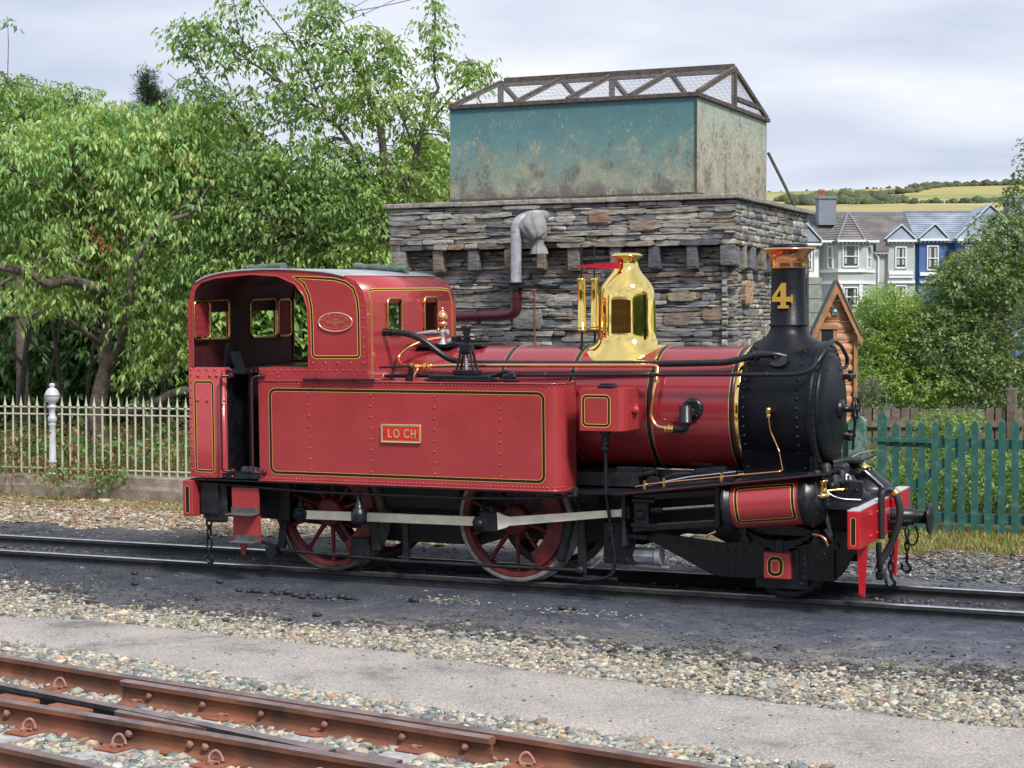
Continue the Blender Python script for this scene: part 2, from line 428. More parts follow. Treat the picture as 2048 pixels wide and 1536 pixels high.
M['terracotta'] = mat('terracotta', (0.42, 0.16, 0.09), 0.8)
M['trim_blue'] = mat('gable_trim', (0.42, 0.52, 0.62), 0.6)
def slate_mat(name, c, n_=2.2):
    m = bpy.data.materials.new(name); m.use_nodes = True; nt = m.node_tree; b = nt.nodes['Principled BSDF']
    t = N(nt, 'ShaderNodeTexCoord'); mp = N(nt, 'ShaderNodeMapping'); nt.links.new(t.outputs['UV'], mp.inputs[0])
    g = N(nt, 'ShaderNodeTexNoise', ins={'Scale': 1.2, 'Detail': 6.0}); nt.links.new(t.outputs['Object'], g.inputs[0])
    cr = ramp(nt, g.outputs['Fac'], [(.3, tuple(k * .7 for k in c)), (.7, tuple(k * 1.25 for k in c))])
    nt.links.new(cr, b.inputs['Base Color']); b.inputs['Roughness'].default_value = .6
    return m
M['slate_brown'] = slate_mat('slate_brown', (0.20, 0.185, 0.18))
M['slate_blue'] = slate_mat('slate_blue', (0.30, 0.345, 0.42))
def weathered_green(name='fence_green', base=(0.030, 0.128, 0.108), worn=(0.12, 0.19, 0.17), thr=.60, rough=.55):
    m = bpy.data.materials.new(name); m.use_nodes = True; nt = m.node_tree; b = nt.nodes['Principled BSDF']
    g = N(nt, 'ShaderNodeNewGeometry'); n1 = N(nt, 'ShaderNodeTexNoise', ins={'Scale': 9.0, 'Detail': 6.0, 'Roughness': .65}); nt.links.new(g.outputs['Position'], n1.inputs[0])
    cr = ramp(nt, n1.outputs['Fac'], [(.35, tuple(c * .8 for c in base)), (thr - .05, base), (thr + .07, worn)])
    nt.links.new(cr, b.inputs['Base Color']); b.inputs['Roughness'].default_value = rough; return m
M['green'] = weathered_green()
M['green_post'] = weathered_green('post_green', (0.05, 0.15, 0.12), (0.20, 0.27, 0.24), .5)
M['iron_white'] = weathered_green('iron_fence_white', (0.50, 0.50, 0.38), (0.30, 0.15, 0.09), .66, .6)
M['post_white'] = weathered_green('iron_post_white', (0.52, 0.55, 0.60), (0.42, 0.43, 0.45), .6, .5)
M['board_old'] = weathered_green('brown_boards', (0.14, 0.11, 0.085), (0.20, 0.21, 0.14), .58, .9)
M['log'] = mat('shed_orange_log', (0.56, 0.29, 0.165), 0.65, var=.18, vscale=6, bump=.15)
M['log_trim'] = mat('shed_trim', (0.42, 0.22, 0.10), 0.6, var=.25, vscale=5)
M['felt'] = mat('shed_felt_lichen', (0.30, 0.29, 0.24), 0.95, vscale=22, vcol=(0.12, 0.12, 0.11), bump=.6, bscale=60)
M['cloth'] = mat('grey_cloth', (0.25, 0.255, 0.26), 0.85, var=.2, vscale=9, bump=.5, bscale=12)
def tank_mat(name, side):
    """teal paint, peeling and rust-streaked towards the bottom; one flank is paler and yellower"""
    m = bpy.data.materials.new(name); m.use_nodes = True; nt = m.node_tree; b = nt.nodes['Principled BSDF']
    g = N(nt, 'ShaderNodeNewGeometry'); sp = N(nt, 'ShaderNodeSeparateXYZ'); nt.links.new(g.outputs['Position'], sp.inputs[0])
    hgt = N(nt, 'ShaderNodeMapRange'); hgt.inputs[1].default_value = 3.86; hgt.inputs[2].default_value = 4.95; nt.links.new(sp.outputs[2], hgt.inputs[0])
    n1 = N(nt, 'ShaderNodeTexNoise', ins={'Scale': 1.1, 'Detail': 6.0, 'Roughness': .6}); nt.links.new(g.outputs['Position'], n1.inputs[0])
    mp = N(nt, 'ShaderNodeMapping'); mp.inputs['Scale'].default_value = (1, 1, .55); nt.links.new(g.outputs['Position'], mp.inputs[0])
    n2 = N(nt, 'ShaderNodeTexNoise', ins={'Scale': 42.0, 'Detail': 5.0, 'Roughness': .8}); nt.links.new(mp.outputs[0], n2.inputs[0])
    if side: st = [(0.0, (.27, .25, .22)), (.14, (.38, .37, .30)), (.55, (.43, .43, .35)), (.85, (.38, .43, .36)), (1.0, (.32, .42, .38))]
    else: st = [(0.0, (.13, .12, .13)), (.10, (.16, .15, .155)), (.12, (.20, .245, .21)), (.30, (.165, .26, .235)), (.52, (.125, .245, .24)), (.72, (.085, .205, .228)), (1.0, (.06, .165, .19))]
    hh = math_node(nt, 'ADD', hgt.outputs[0], math_node(nt, 'MULTIPLY', math_node(nt, 'SUBTRACT', n1.outputs['Fac'], vb=.5), vb=.36))
    base = ramp(nt, hh, st)
    # peel mask: fine noise vs height
    thr = math_node(nt, 'ADD', math_node(nt, 'MULTIPLY', hh, vb=.10 if side else .16), vb=.43)
    n4 = N(nt, 'ShaderNodeTexNoise', ins={'Scale': 3.2, 'Detail': 4.0}); nt.links.new(g.outputs['Position'], n4.inputs[0]); thr = math_node(nt, 'ADD', thr, math_node(nt, 'MULTIPLY', math_node(nt, 'SUBTRACT', n4.outputs['Fac'], vb=.5), vb=-.30))
    d = math_node(nt, 'SUBTRACT', n2.outputs['Fac'], thr); pm = math_node(nt, 'MULTIPLY', d, vb=14.0, clamp=True)
    mx = N(nt, 'ShaderNodeMixRGB'); nt.links.new(pm, mx.inputs[0]); nt.links.new(base, mx.inputs[1])
    n3 = N(nt, 'ShaderNodeTexNoise', ins={'Scale': 5.0, 'Detail': 3.0}); nt.links.new(g.outputs['Position'], n3.inputs[0])
    pc = ramp(nt, n3.outputs['Fac'], [(.40, (.13, .12, .10)), (.56, (.30, .27, .18) if side else (.31, .31, .225))]); nt.links.new(pc, mx.inputs[2])
    nt.links.new(mx.outputs[0], b.inputs['Base Color']); b.inputs['Roughness'].default_value = .7
    bp = N(nt, 'ShaderNodeBump'); bp.inputs['Strength'].default_value = .5; bp.inputs['Distance'].default_value = .01
    nt.links.new(n2.outputs['Fac'], bp.inputs['Height']); nt.links.new(bp.outputs[0], b.inputs['Normal'])
    return m
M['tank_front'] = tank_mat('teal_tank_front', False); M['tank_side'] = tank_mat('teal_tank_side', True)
# ------------------------------------------------------------------ steam locomotive (all lengths in metres, x forwards, y away, z up from the rail head)
def build_loco():
    root = empty('steam_locomotive')
    root.matrix_world = LM.to_4x4()
    tag(root, 'red side tank steam locomotive with a brass dome and a black chimney carrying number 4', 'steam locomotive')
    def side(y): return lambda u, v, t: Vector((u, y - t, v))
    HW = 0.95
    prof = [(-3.275, 1.98), (-3.271, 2.513), (-3.259, 2.624), (-3.232, 2.72), (-3.172, 2.80), (-3.053, 2.85), (-2.85, 2.889), (-2.557, 2.909), (-2.229, 2.909),
            (-1.902, 2.890), (-1.688, 2.866), (-1.529, 2.833), (-1.42, 2.785), (-1.346, 2.70), (-1.316, 2.587), (-1.31, 2.333), (-1.31, 1.98)]
    opn = [(-1.931, 1.98), (-1.929, 2.38), (-1.931, 2.521), (-1.972, 2.652), (-2.067, 2.766), (-2.252, 2.842), (-2.558, 2.864), (-2.955, 2.833), (-3.115, 2.792), (-3.186, 2.72), (-3.214, 2.6), (-3.22, 1.98)]
    sideplate = prof + opn
    for s, sg in ((-1, 'near'), (1, 'far')):
        mb = MB(); y0 = s * (HW - .012); y1 = s * HW
        plate(mb, sideplate, (), y0, y1, lambda u, v, t: Vector((u, t, v)), 0)
        box(mb, (-1.89, s * (HW - .006), 1.915), (1.17, .012, .128))
        if s < 0:
            tube(mb, [Vector((u, -HW - .002, v)) for u, v in opn], .009, 6)
        cs = mb.build('cab_side', M['red'], root)
        if s < 0: near_side = cs
    # roof and front sheet: the profile carried across the cab, split into painted front and grey roof
    mb = MB()
    def wrap(mb, pr, yw, th, mi=0):
        n = len(pr); P = [Vector((p[0], p[1])) for p in pr]; nor = []
        for i in range(n):
            d = (P[min(i + 1, n - 1)] - P[max(i - 1, 0)]).normalized(); nor.append(Vector((-d.y, d.x)))
        vs = []
        for y in (-yw, yw):
            for off in (0, -th):
                for i in range(n): q = P[i] + nor[i] * off; vs.append((q.x, y, q.y))
        fs = []
        for i in range(n - 1):
            fs += [(i, i + 1, 2 * n + i + 1, 2 * n + i), (n + i, 3 * n + i, 3 * n + i + 1, n + i + 1), (i, n + i, n + i + 1, i + 1), (2 * n + i, 2 * n + i + 1, 3 * n + i + 1, 3 * n + i)]
        mb.add(vs, fs, mi, True)
    def smooth2(pr, seg=4): return [(p.x, p.y) for p in spline([Vector((a, b, 0)) for a, b in pr], seg)]
    roofp = smooth2(prof[4:12]); wrap(mb, [(a, b + .006) for a, b in roofp], HW + .012, .016)
    roof = mb.build('roof', M['roofgrey'], root)
    mb = MB(); wrap(mb, smooth2(prof[10:15]), HW - .001, .012); wrap(mb, smooth2(prof[1:5]), HW - .001, .012)
    zt = 2.587
    for X, wins, nm in ((-1.316, ((-.548, -.255, 2.28, 2.62), (.22, .53, 2.275, 2.625)), 'front'), (-3.268, ((-.78, -.28, 2.23, 2.62), (.12, .62, 2.23, 2.62)), 'rear')):
        zb = 1.86 if nm == 'front' else 0.93
        ysq = [-HW + .001]; holes = []
        for a, b, c, d in wins: holes.append(rrect(a, c, b, d, .05, 3))
        plate(mb, [(-HW + .001, zb), (HW - .001, zb), (HW - .001, zt + .04), (-HW + .001, zt + .04)] if nm == 'rear' else [(-HW + .001, zb), (HW - .001, zb), (HW - .001, zt), (-HW + .001, zt)],
              holes, X - .006, X + .006, lambda u, v, t: Vector((t, u, v)), 0)
    mb.build('cab_front', M['red'], root)
    # inside skins a little behind, brown
    mb = MB()
    plate(mb, [(-.93, .95), (.93, .95), (.93, 2.62), (.85, 2.76), (-.85, 2.76), (-.93, 2.62)], [rrect(-.78, 2.23, -.28, 2.62 - .035, .05, 3), rrect(.12, 2.23, .62, 2.62 - .035, .05, 3)], -3.252, -3.24, lambda u, v, t: Vector((t, u, v)))
    plate(mb, [(-.93, .95), (.93, .95), (.93, 2.60), (-.93, 2.60)], [rrect(-.548, 2.28, -.255, 2.62 - .03, .05, 3), rrect(.22, 2.275, .53, 2.59, .05, 3)], -1.34, -1.33, lambda u, v, t: Vector((t, u, v)))
    box(mb, (-2.3, .93, 1.4), (1.9, .01, 1.1))
    wrap(mb, [(a + .022, b - .012) for a, b in smooth2(prof[1:6])], .93, .004); wrap(mb, [(a - .022, b - .012) for a, b in smooth2(prof[9:15])], .93, .004)
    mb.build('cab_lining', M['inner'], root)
    mb = MB()      # ceiling, flush under the roof
    wrap(mb, [(a * .995 - .011, b - .03) for a, b in smooth2(prof[4:12])], HW - .02, .006)
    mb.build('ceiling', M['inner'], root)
    # floor, backhead, bunker inside
    mb = MB(); box(mb, (-2.3, 0, .93), (1.95, 1.88, .05)); mb.build('cab_floor', M['under'], root)
    mb = MB(); lathe(mb, [(.0, .03), (.35, .03), (.55, 0), (.57, -.45)], (-1.75, 0, 1.62), (-1, 0, 0), 24); box(mb, (-1.55, 0, 1.25), (.42, 1.1, .6), bev=.04)
    bh = mb.build('backhead', M['black'], root)
    mb = MB()
    for a, b in (((-1.95, -.35, 1.9), (-1.95, .35, 1.9)), ((-1.9, -.45, 2.06), (-1.9, .2, 2.06))): tube(mb, [a, b], .016, 8)
    for y in (-.3, -.1, .2): lathe(mb, [(.03, 0), (.03, .05), (.06, .06), (.06, .075), (.02, .08)], (-1.86, y, 1.98), (-1, 0, 0), 12)
    tube(mb, [(-2.05, -.5, 1.75), (-1.98, -.5, 2.15)], .014, 8); box(mb, (-1.99, .1, 2.0), (.12, .1, .12), bev=.02); box(mb, (-2.0, -.22, 2.02), (.05, .3, .02))
    tube(mb, [(-1.95, -.62, 1.95), (-1.95, -.62, 2.13)], .02, 8); lathe(mb, [(.085, 0), (.085, .02)], (-1.95, -.62, 2.12), (0, 0, 1), 14)
    mb.build('controls', M['black'], root)
    mb = MB()      # folded backrest and brake column by the bunker, black panels added to darken the doorway
    box(mb, (-3.05, -.55, 2.06), (.03, .2, .26), R=Matrix.Rotation(.12, 3, 'Y')); box(mb, (-2.93, -.62, 2.03), (.02, .16, .18), R=Matrix.Rotation(-.35, 3, 'Y'))
    box(mb, (-2.95, 0, 1.93), (.55, 1.8, .04)); box(mb, (-2.72, .1, 1.45), (.04, 1.65, .95))
    box(mb, (-2.88, -.72, 1.44), (.02, .34, 1.02)); box(mb, (-2.68, -.56, 1.44), (.42, .02, 1.02)); mb.build('seat_and_partition', M['black'], root)
    # rear spectacle frames swung open inside, with their red blinds
    for y0, y1 in ((-.93, -.66), (.55, .80)):
        mb = MB(); lp = rrect(y0, 2.235, y1, 2.615, .05, 4); X = -3.21 if y0 < 0 else -3.17
        tube(mb, [Vector((X, a, b)) for a, b in lp], .014, 6, closed=True)
        fr = mb.build('window_frame', M['dull_brass'], root)
        mb = MB(); n = 14; vs = []; fs = []
        for i in range(n + 1):
            z = 2.265 + i * (.325 / n); off = .006 * math.sin(i * 1.9) + .004 * math.sin(i * 3.1)
            vs += [(X - .004 + off, y0 + .015, z), (X - .004 + off * .5 + .004, (y0 + y1) / 2, z), (X - .004 - off, y1 - .015, z)]
        for i in range(n):
            for k in (0, 1): fs.append((i * 3 + k, i * 3 + k + 1, i * 3 + k + 4, i * 3 + k + 3))
        mb.add(vs, fs, 0, True); mb.build('blind', M['blind'], fr)
    for X, wins in ((-1.30, ((-.548, -.255, 2.28, 2.62), (.22, .53, 2.275, 2.625))), (-3.235, ((-.78, -.28, 2.23, 2.62), (.12, .62, 2.23, 2.62)))):
        for a, b, c, d in wins:
            mb = MB(); tube(mb, [Vector((X, u, v)) for u, v in rrect(a, c, b, d, .05, 4)], .013, 6, closed=True)
            if X > -2:
                for zz in (c + .06, d - .05): box(mb, (X, a - .012, zz), (.02, .03, .02)); box(mb, (X, b + .012, zz), (.02, .03, .02))
            mb.build('window_rim', M['dull_brass'], root)
    # bunker and its curled cheek, near and far
    for s in (-1, 1):
        mb = MB(); pts = [(-3.275, s * HW)]
        pts += [(-2.965, s * HW), (-2.93, s * (HW - .006)), (-2.905, s * (HW - .028)), (-2.895, s * (HW - .06)), (-2.893, s * (HW - .10))]
        n = len(pts); vs = [(x, y, z) for z in (.905, 1.975) for x, y in pts]; vs += [(x + (.0 if i < 2 else .012), y - s * .012, z) for z in (.905, 1.975) for i, (x, y) in enumerate(pts)]
        fs = [(i, i + 1, n + i + 1, n + i) for i in range(n - 1)] + [(2 * n + i, 3 * n + i, 3 * n + i + 1, 2 * n + i + 1) for i in range(n - 1)] + [(n + i, n + i + 1, 3 * n + i + 1, 3 * n + i) for i in range(n - 1)]
        mb.add(vs, fs, 0, True); mb.build('bunker_side', M['red'], root)
    # side tanks
    for s in (-1, 1):
        mb = MB(); r = .15; out = [(-2.49, s * HW)]
        for k in range(7):
            a = k / 6 * math.pi / 2; out.append((.62 - r + r * math.sin(a), s * (HW - r + r * math.cos(a))))
        out += [(.62, s * .57), (-1.30, s * .57), (-1.30, s * .5), (-2.49, s * .5)]
        if s > 0: out = out[::-1]
        plate(mb, out, (), .895, 1.852, lambda u, v, t: Vector((u, v, t)), 0)
        tk = mb.build('side_tank', M['red'], root)
        if s < 0: tank = tk
        mb = MB()
        box(mb, (-2.20, s * .72, 1.915), (.58, .44, .12)); mb.build('tank_top', M['red'], tk)
    # tank rim beading and bottom angle, rivets
    mb = MB()
    def tank_edge(z, o=.004): return [Vector((x, y - (0 if i == 8 else o), z)) for i, (x, y) in enumerate([(-2.49, -HW)] + [(.62 - .15 + (.15 + o) * math.sin(k / 6 * math.pi / 2), -(HW - .15 + .15 * math.cos(k / 6 * math.pi / 2))) for k in range(7)] + [(.62 + o, -.58)])]
    tube(mb, tank_edge(1.853), .008, 6); tube(mb, tank_edge(.898), .010, 6)
    mb.build('beading', M['red'], tank)
    mb = MB()
    nr = (0, -1, 0); y = -HW
    rivets(mb, lin((-2.27, y, 1.826), (.47, y, 1.834), 76), nr, .0105); rivets(mb, lin((-2.46, y, .921), (.49, y, .927), 80), nr, .0105)
    for k in range(5):
        a = (k + .5) / 5 * math.pi / 2
        for z in (1.834, .927): rivets(mb, [(.47 + .15 * math.sin(a), -(.80 + .15 * math.cos(a)), z)], (math.sin(a), -math.cos(a), 0), .0105)
    for x in (-1.936, -1.28, -.62, .036): rivets(mb, lin((x, y, 1.727), (x, y, 1.015), 8), nr, .012)
    rivets(mb, lin((.622, -.62, 1.82), (.622, -.62, .93), 36), (1, 0, 0), .008)
    mb.build('rivets', M['red'], tank, kind='stuff')
    mb = MB()
    rivets(mb, lin((-2.46, y, 1.953), (-1.34, y, 1.957), 16), nr, .0115); rivets(mb, lin((-1.89, y, 2.023), (-1.35, y, 2.027), 5), nr, .014)
    rivets(mb, lin((-3.25, y, 1.953), (-2.80, y, 1.953), 6), nr, .0115)
    arc = spline([Vector((a, 0, b)) for a, b in [(-2.56, 2.888), (-2.2, 2.888), (-1.9, 2.868), (-1.67, 2.842), (-1.52, 2.805), (-1.42, 2.74), (-1.36, 2.66), (-1.345, 2.55)]], 4)
    acc = 0; last = arc[0]; pl = [arc[0]]
    for q in arc[1:]:
        acc += (q - last).length; last = q
        if acc > .125: pl.append(q); acc = 0
    rivets(mb, [(q.x, y, q.z) for q in pl], nr, .011)
    rivets(mb, lin((-1.345, y, 2.44), (-1.345, y, 2.08), 5), nr, .011)
    for yy in (-.86,): rivets(mb, lin((-1.309, yy, 2.6), (-1.309, yy, 1.92), 12), (1, 0, 0), .0095)
    rivets(mb, [(-1.308, yy, zz) for yy in (-.62, -.17, .12, .62) for zz in (2.64, 2.45, 2.37)] + [(-1.308, -.05, 2.68), (-1.308, -.05, 2.35), (-1.308, .0, 2.5), (-1.308, .1, 2.5)], (1, 0, 0), .009)
    rivets(mb, lin((-1.309, .90, 2.6), (-1.309, .90, 2.1), 7), (1, 0, 0), .009)
    rivets(mb, lin((-3.255, y, 1.90), (-3.255, y, .98), 14), nr, .011); rivets(mb, lin((-3.22, y, .925), (-2.80, y, .925), 6), nr, .011)
    rivets(mb, [(-3.17, y, 1.893), (-3.04, y, 1.893), (-2.96, y, 1.893), (-3.18, y, 1.652), (-3.07, y, 1.652)], nr, .017)
    rivets(mb, [(-2.88, -.945, 1.94), (-2.88, -.945, 1.88), (-2.88, -.945, 1.65)], (.7, -.7, 0), .011); rivets(mb, lin((-2.7, -.82, 1.935), (-2.52, -.85, 1.935), 4), nr, .008)
    rivets(mb, [(-2.27, y, 1.93), (-2.27, y, 1.885), (-2.27, y, 1.84)], nr, .011)
    mb.build('rivets', M['red'], near_side, kind='stuff')
    # lining: black band with a fine yellow line on each side
    def lining(name, path, y=-HW, to3=None, bw=.026, lw=.0036, parent=root, ybk='ly'):
        t3 = to3 or side(y); mb = MB(); ribbon(mb, path, lw, lw + bw, t3, 1, lift=.0018)
        ribbon(mb, path, 0, lw, t3, 0, lift=.0018); ribbon(mb, path, lw + bw, lw * 2 + bw, t3, 0, lift=.0018)
        return mb.build(name, [M['ly'], M['lb']], parent)
    lining('lining', rrect(-2.378, .962, .478, 1.784, .075), parent=tank)
    lining('lining', rrect(-3.222, .955, -2.992, 1.845, .04), bw=.018, lw=.005, parent=near_side)
    sp = [(-1.905, 2.10), (-1.916, 2.427), (-1.925, 2.55), (-1.955, 2.67), (-2.00, 2.755), (-2.065, 2.82), (-2.04, 2.836)]
    sp = [(-1.375, 2.10), (-1.377, 2.5), (-1.389, 2.62), (-1.43, 2.73), (-1.52, 2.79), (-1.646, 2.822), (-1.85, 2.835), (-2.10, 2.842), (-1.985, 2.755), (-1.935, 2.66), (-1.912, 2.55), (-1.905, 2.42), (-1.905, 2.12), (-1.895, 2.08), (-1.86, 2.062), (-1.42, 2.064), (-1.385, 2.075)]
    lining('lining', sp, bw=.020, lw=.006, parent=near_side)
    fx = lambda u, v, t: Vector((-1.309 + t, u, v))
    fp = [(.855, 1.9), (.855, 2.64), (.83, 2.72), (.77, 2.755)]
    mb = MB()
    path = [(.87, 1.88), (.87, 2.56), (.862, 2.60), (-.862, 2.60), (-.87, 2.56), (-.87, 1.88)]
    fr3 = lambda u, v, t: Vector((-1.3085 + t + (0 if v < 2.55 else -.012 * ((v - 2.55) / .05) ** 1), u, v))
    path = [(-.87, 1.88), (-.87, 2.50), (-.86, 2.54), (-.83, 2.56), (.83, 2.56), (.86, 2.54), (.87, 2.50), (.87, 1.88)]
    # the band follows the curl of the front sheet
    pc = smooth2(prof[10:15])
    def on_front(u, v, t):
        if v <= 2.587: return Vector((-1.309 + t, u, v))
        s_ = v - 2.587; P = [Vector((a, b)) for a, b in pc[::-1]]; L = 0
        for i in range(len(P) - 1):
            d = (P[i + 1] - P[i]).length
            if L + d >= s_ or i == len(P) - 2:
                q = P[i].lerp(P[i + 1], min(1, (s_ - L) / d)); dn = (P[i + 1] - P[i]).normalized(); nn = Vector((dn.y, -dn.x)); q = q + nn * (t + .002); return Vector((q.x, u, q.y))
            L += d
    fpth = [(-.87, 1.88 + .1 * k) for k in range(8)] + [(-.865, 2.68), (-.84, 2.715)] + [(-.7 + .2 * k, 2.725) for k in range(8)] + [(.84, 2.715), (.865, 2.68)] + [(.87, 2.58 - .1 * k) for k in range(8)]
    for a, b, mi in ((0, -.006, 0), (-.006, -.022, 1), (-.022, -.028, 0)): ribbon(mb, fpth, a, b, on_front, mi, closed=False, lift=.0018)
    mb.build('lining', [M['ly'], M['lb']], root)
    # name plate
    mb = MB(); box(mb, (-.957, -HW - .009, 1.38), (.41, .018, .166), bev=.004); npl = mb.build('name_plate', M['plate_red'], root)
    mb = MB(); pth = rrect(-1.162, 1.297, -.752, 1.463, .008, 2)
    for a, b in ((0, .017),):
        ribbon(mb, pth, a, b, side(-HW - .0185), 0)
    tube(mb, [Vector((a, -HW - .019, b)) for a, b in rrect(-1.160, 1.299, -.754, 1.461, .008, 2)], .0055, 6, closed=True)
    mb.build('frame', M['bright_rim'], npl)
    def letters(txt, x, z, h, y, name, m, parent, width=1.0, depth=.004, rot=0.0, align='CENTER'):
        cu = bpy.data.curves.new(name, 'FONT'); cu.body = txt; cu.size = h / .69; cu.extrude = depth; cu.align_x = align; cu.offset = .0 if h < .05 else .0018
        cu.resolution_u = 3
        ob = bpy.data.objects.new(name, cu); COL.objects.link(ob); dg = bpy.context.evaluated_depsgraph_get()
        me = bpy.data.meshes.new_from_object(ob.evaluated_get(dg)); bpy.data.objects.remove(ob)
        me.materials.clear(); me.materials.append(m)
        me.transform(Matrix.Translation((x, y, z)) @ Matrix.Rotation(rot, 4, 'Y') @ Matrix.Rotation(math.pi / 2, 4, 'X') @ Matrix.Diagonal((width, 1, 1, 1)))
        o = bpy.data.objects.new(name, me); COL.objects.link(o); o.parent = parent; return o
    for ch, x in (('L', -1.075), ('O', -1.003), ('C', -.900), ('H', -.828)):
        letters(ch, x, 1.340, .080, -HW - .019, 'letter', M['bright_rim'], npl, .72)
    mb = MB()
    for x in (-1.125, -.785): cyl(mb, (x, -HW - .018, 1.38), (x, -HW - .026, 1.38), .010, 8)
    mb.build('bolts', M['dull_brass'], npl)
    # oval maker's plate
    mb = MB(); ov = [(-1.632 + .185 * math.cos(t), 2.406 + .092 * math.sin(t)) for t in [2 * math.pi * k / 40 for k in range(40)]]
    plate(mb, ov, (), 0, .012, side(-HW), 0); mp = mb.build('makers_plate', M['red'], root)
    mb = MB(); tube(mb, [Vector((-1.632 + .179 * math.cos(t), -HW - .013, 2.406 + .087 * math.sin(t))) for t in [2 * math.pi * k / 40 for k in range(40)]], .0055, 6, closed=True)
    for zc in (2.417, 2.395): box(mb, (-1.632, -HW - .0135, zc), (.33, .003, .0018))
    mb.build('frame', M['bright_rim'], mp)
    def arc_text(txt, a0, a1, rx, rz, h, flip=False):
        n = len(txt)
        for i, ch in enumerate(txt):
            if ch == ' ': continue
            a = rad(a0 + (a1 - a0) * i / (n - 1)); x = -1.632 + rx * math.cos(a); z = 2.406 + rz * math.sin(a)
            nrm_ = math.atan2(math.sin(a) / rz, math.cos(a) / rx); rot = (math.pi / 2 - nrm_) if not flip else (-math.pi / 2 - nrm_)
            o3 = Vector((x, 0, z)); dz = Matrix.Rotation(rot, 3, 'Y') @ Vector((0, 0, -h / 2)); letters(ch, x + dz.x, z + dz.z, h, -HW - .0125, 'letter', M['bright_rim'], mp, .8, .0015, rot)
    arc_text('BEYER PEACOCK', 158, 22, .146, .062, .018); arc_text('MANCHESTER', 208, 332, .142, .062, .018, True)
    letters('& CO', -1.632, 2.424, .015, -HW - .0125, 'letter', M['bright_rim'], mp, .9, .0015)
    letters('GORTON FOUNDRY', -1.632, 2.3985, .0145, -HW - .0125, 'letter', M['bright_rim'], mp, .9, .0015)
    letters('1874', -1.632, 2.374, .016, -HW - .0125, 'letter', M['bright_rim'], mp, .9, .0015)
    # door handrails
    for x in (-2.93, -2.55):
        mb = MB(); xo = -.0 if x < -2.8 else .09
        if x < -2.8: tube(mb, bend([(x + .13, -HW + .03, 1.895), (x + .05, -HW - .05, 1.895), (x + .05, -HW - .055, .98), (x + .13, -HW + .02, .975)], .03, 4), .0115, 8)
        else: tube(mb, bend([(-2.44, -HW - .005, 1.895), (-2.45, -HW - .05, 1.90), (-2.53, -HW - .05, 1.88), (-2.535, -HW - .05, .975), (-2.44, -HW - .005, .97)], .05, 4), .0115, 8)
        for z in (1.895, .975): lathe(mb, [(.028, 0), (.03, .015), (.018, .03)], ((x + .13) if x < -2.8 else -2.44, -HW + (.02 if x < -2.8 else 0), z), (0, -1, 0), 10)
        mb.build('handrail', M['red'] if False else M['maroon'], root)
    mb = MB(); tube(mb, [(-1.98, -HW - .03, 1.868), (-1.22, -HW - .03, 1.872)], .012, 8)
    for x in (-1.84, -1.43): lathe(mb, [(.012, 0), (.018, .03), (.018, .045)], (x, -HW, 1.869), (0, -1, 0), 8)
    mb.build('handrail', M['black'], root)
    # boiler
    mb = MB(); lathe(mb, [(.56, 0), (.56, 3.44)], (-1.32, 0, 1.6), (1, 0, 0), 72, caps=False); boiler = mb.build('boiler', M['boiler_red_shaded'], root)
    for X in (-.18, .52, 1.29):
        mb = MB(); lathe(mb, [(.560, 0), (.5645, .002), (.5645, .038), (.560, .04)], (X, 0, 1.6), (1, 0, 0), 72, mi=1, caps=False)
        for dx in (-.006, .042): lathe(mb, [(.560, 0), (.5622, .001), (.5622, .003), (.56, .004)], (X + dx, 0, 1.6), (1, 0, 0), 72, mi=0, caps=False)
        mb.build('boiler_band', [M['lyd'], M['lb']], boiler)
    mb = MB(); lathe(mb, [(.560, 0), (.5635, .002), (.5635, .028), (.560, .03)], (2.052, 0, 1.6), (1, 0, 0), 72, mi=1, caps=False)
    lathe(mb, [(.56, 0), (.5625, .001), (.5625, .006), (.56, .007)], (2.043, 0, 1.6), (1, 0, 0), 72, mi=0, caps=False); mb.build('boiler_band', [M['lyd'], M['lb']], boiler)
    mb = MB(); lathe(mb, [(.562, 0), (.578, .005), (.582, .03), (.578, .05), (.562, .055)], (2.095, 0, 1.6), (1, 0, 0), 72, caps=False); mb.build('brass_ring', M['brass'], boiler)
    mb = MB(); box(mb, (-1.0, 0, 2.165), (.42, .5, .03)); box(mb, (-.62, .05, 2.168), (.26, .5, .02)); mb.build('cover_plate', M['black'], boiler)
    # smokebox: drum, saddle, front ring and door
    mb = MB(); lathe(mb, [(.575, 0), (.592, .004), (.592, .60)], (2.145, 0, 1.605), (1, 0, 0), 72, caps=False)
    # flared skirt down to the saddle
    vs = []; ns = 12
    for X in (2.146, 2.745):
        for s in (-1, 1):
            for k in range(ns + 1):
                t = k / ns; z = 1.30 - t * .33; y = s * (.50 - .09 * math.sin(t * math.pi * .5) + .14 * max(0, t - .55) ** 1.5)
                vs.append((X, y, z))
    m_ = ns + 1; fs = []
    for k in range(ns):
        fs += [(k, k + 1, 2 * m_ + k + 1, 2 * m_ + k), (m_ + k, 3 * m_ + k, 3 * m_ + k + 1, m_ + k + 1), (k, m_ + k, m_ + k + 1, k + 1), (2 * m_ + k, 2 * m_ + k + 1, 3 * m_ + k + 1, 3 * m_ + k)]
    mb.add(vs, fs, 0, False)
    smoke = mb.build('smokebox', M['smokebox'], root)
    mb = MB(); lathe(mb, [(.60, 0), (.605, .02), (.60, .05), (.52, .055), (.0, .055)], (2.745, 0, 1.605), (1, 0, 0), 72); box(mb, (2.77, 0, 1.15), (.05, .95, .36)); mb.build('front_ring', M['smokebox'], smoke)
    mb = MB(); lathe(mb, [(.50, 0), (.50, .012), (.485, .03), (.40, .062), (.25, .088), (.09, .098), (.0, .10)], (2.80, 0, 1.61), (1, 0, 0), 64)
    dr = mb.build('smokebox_door', M['smokebox'], smoke)
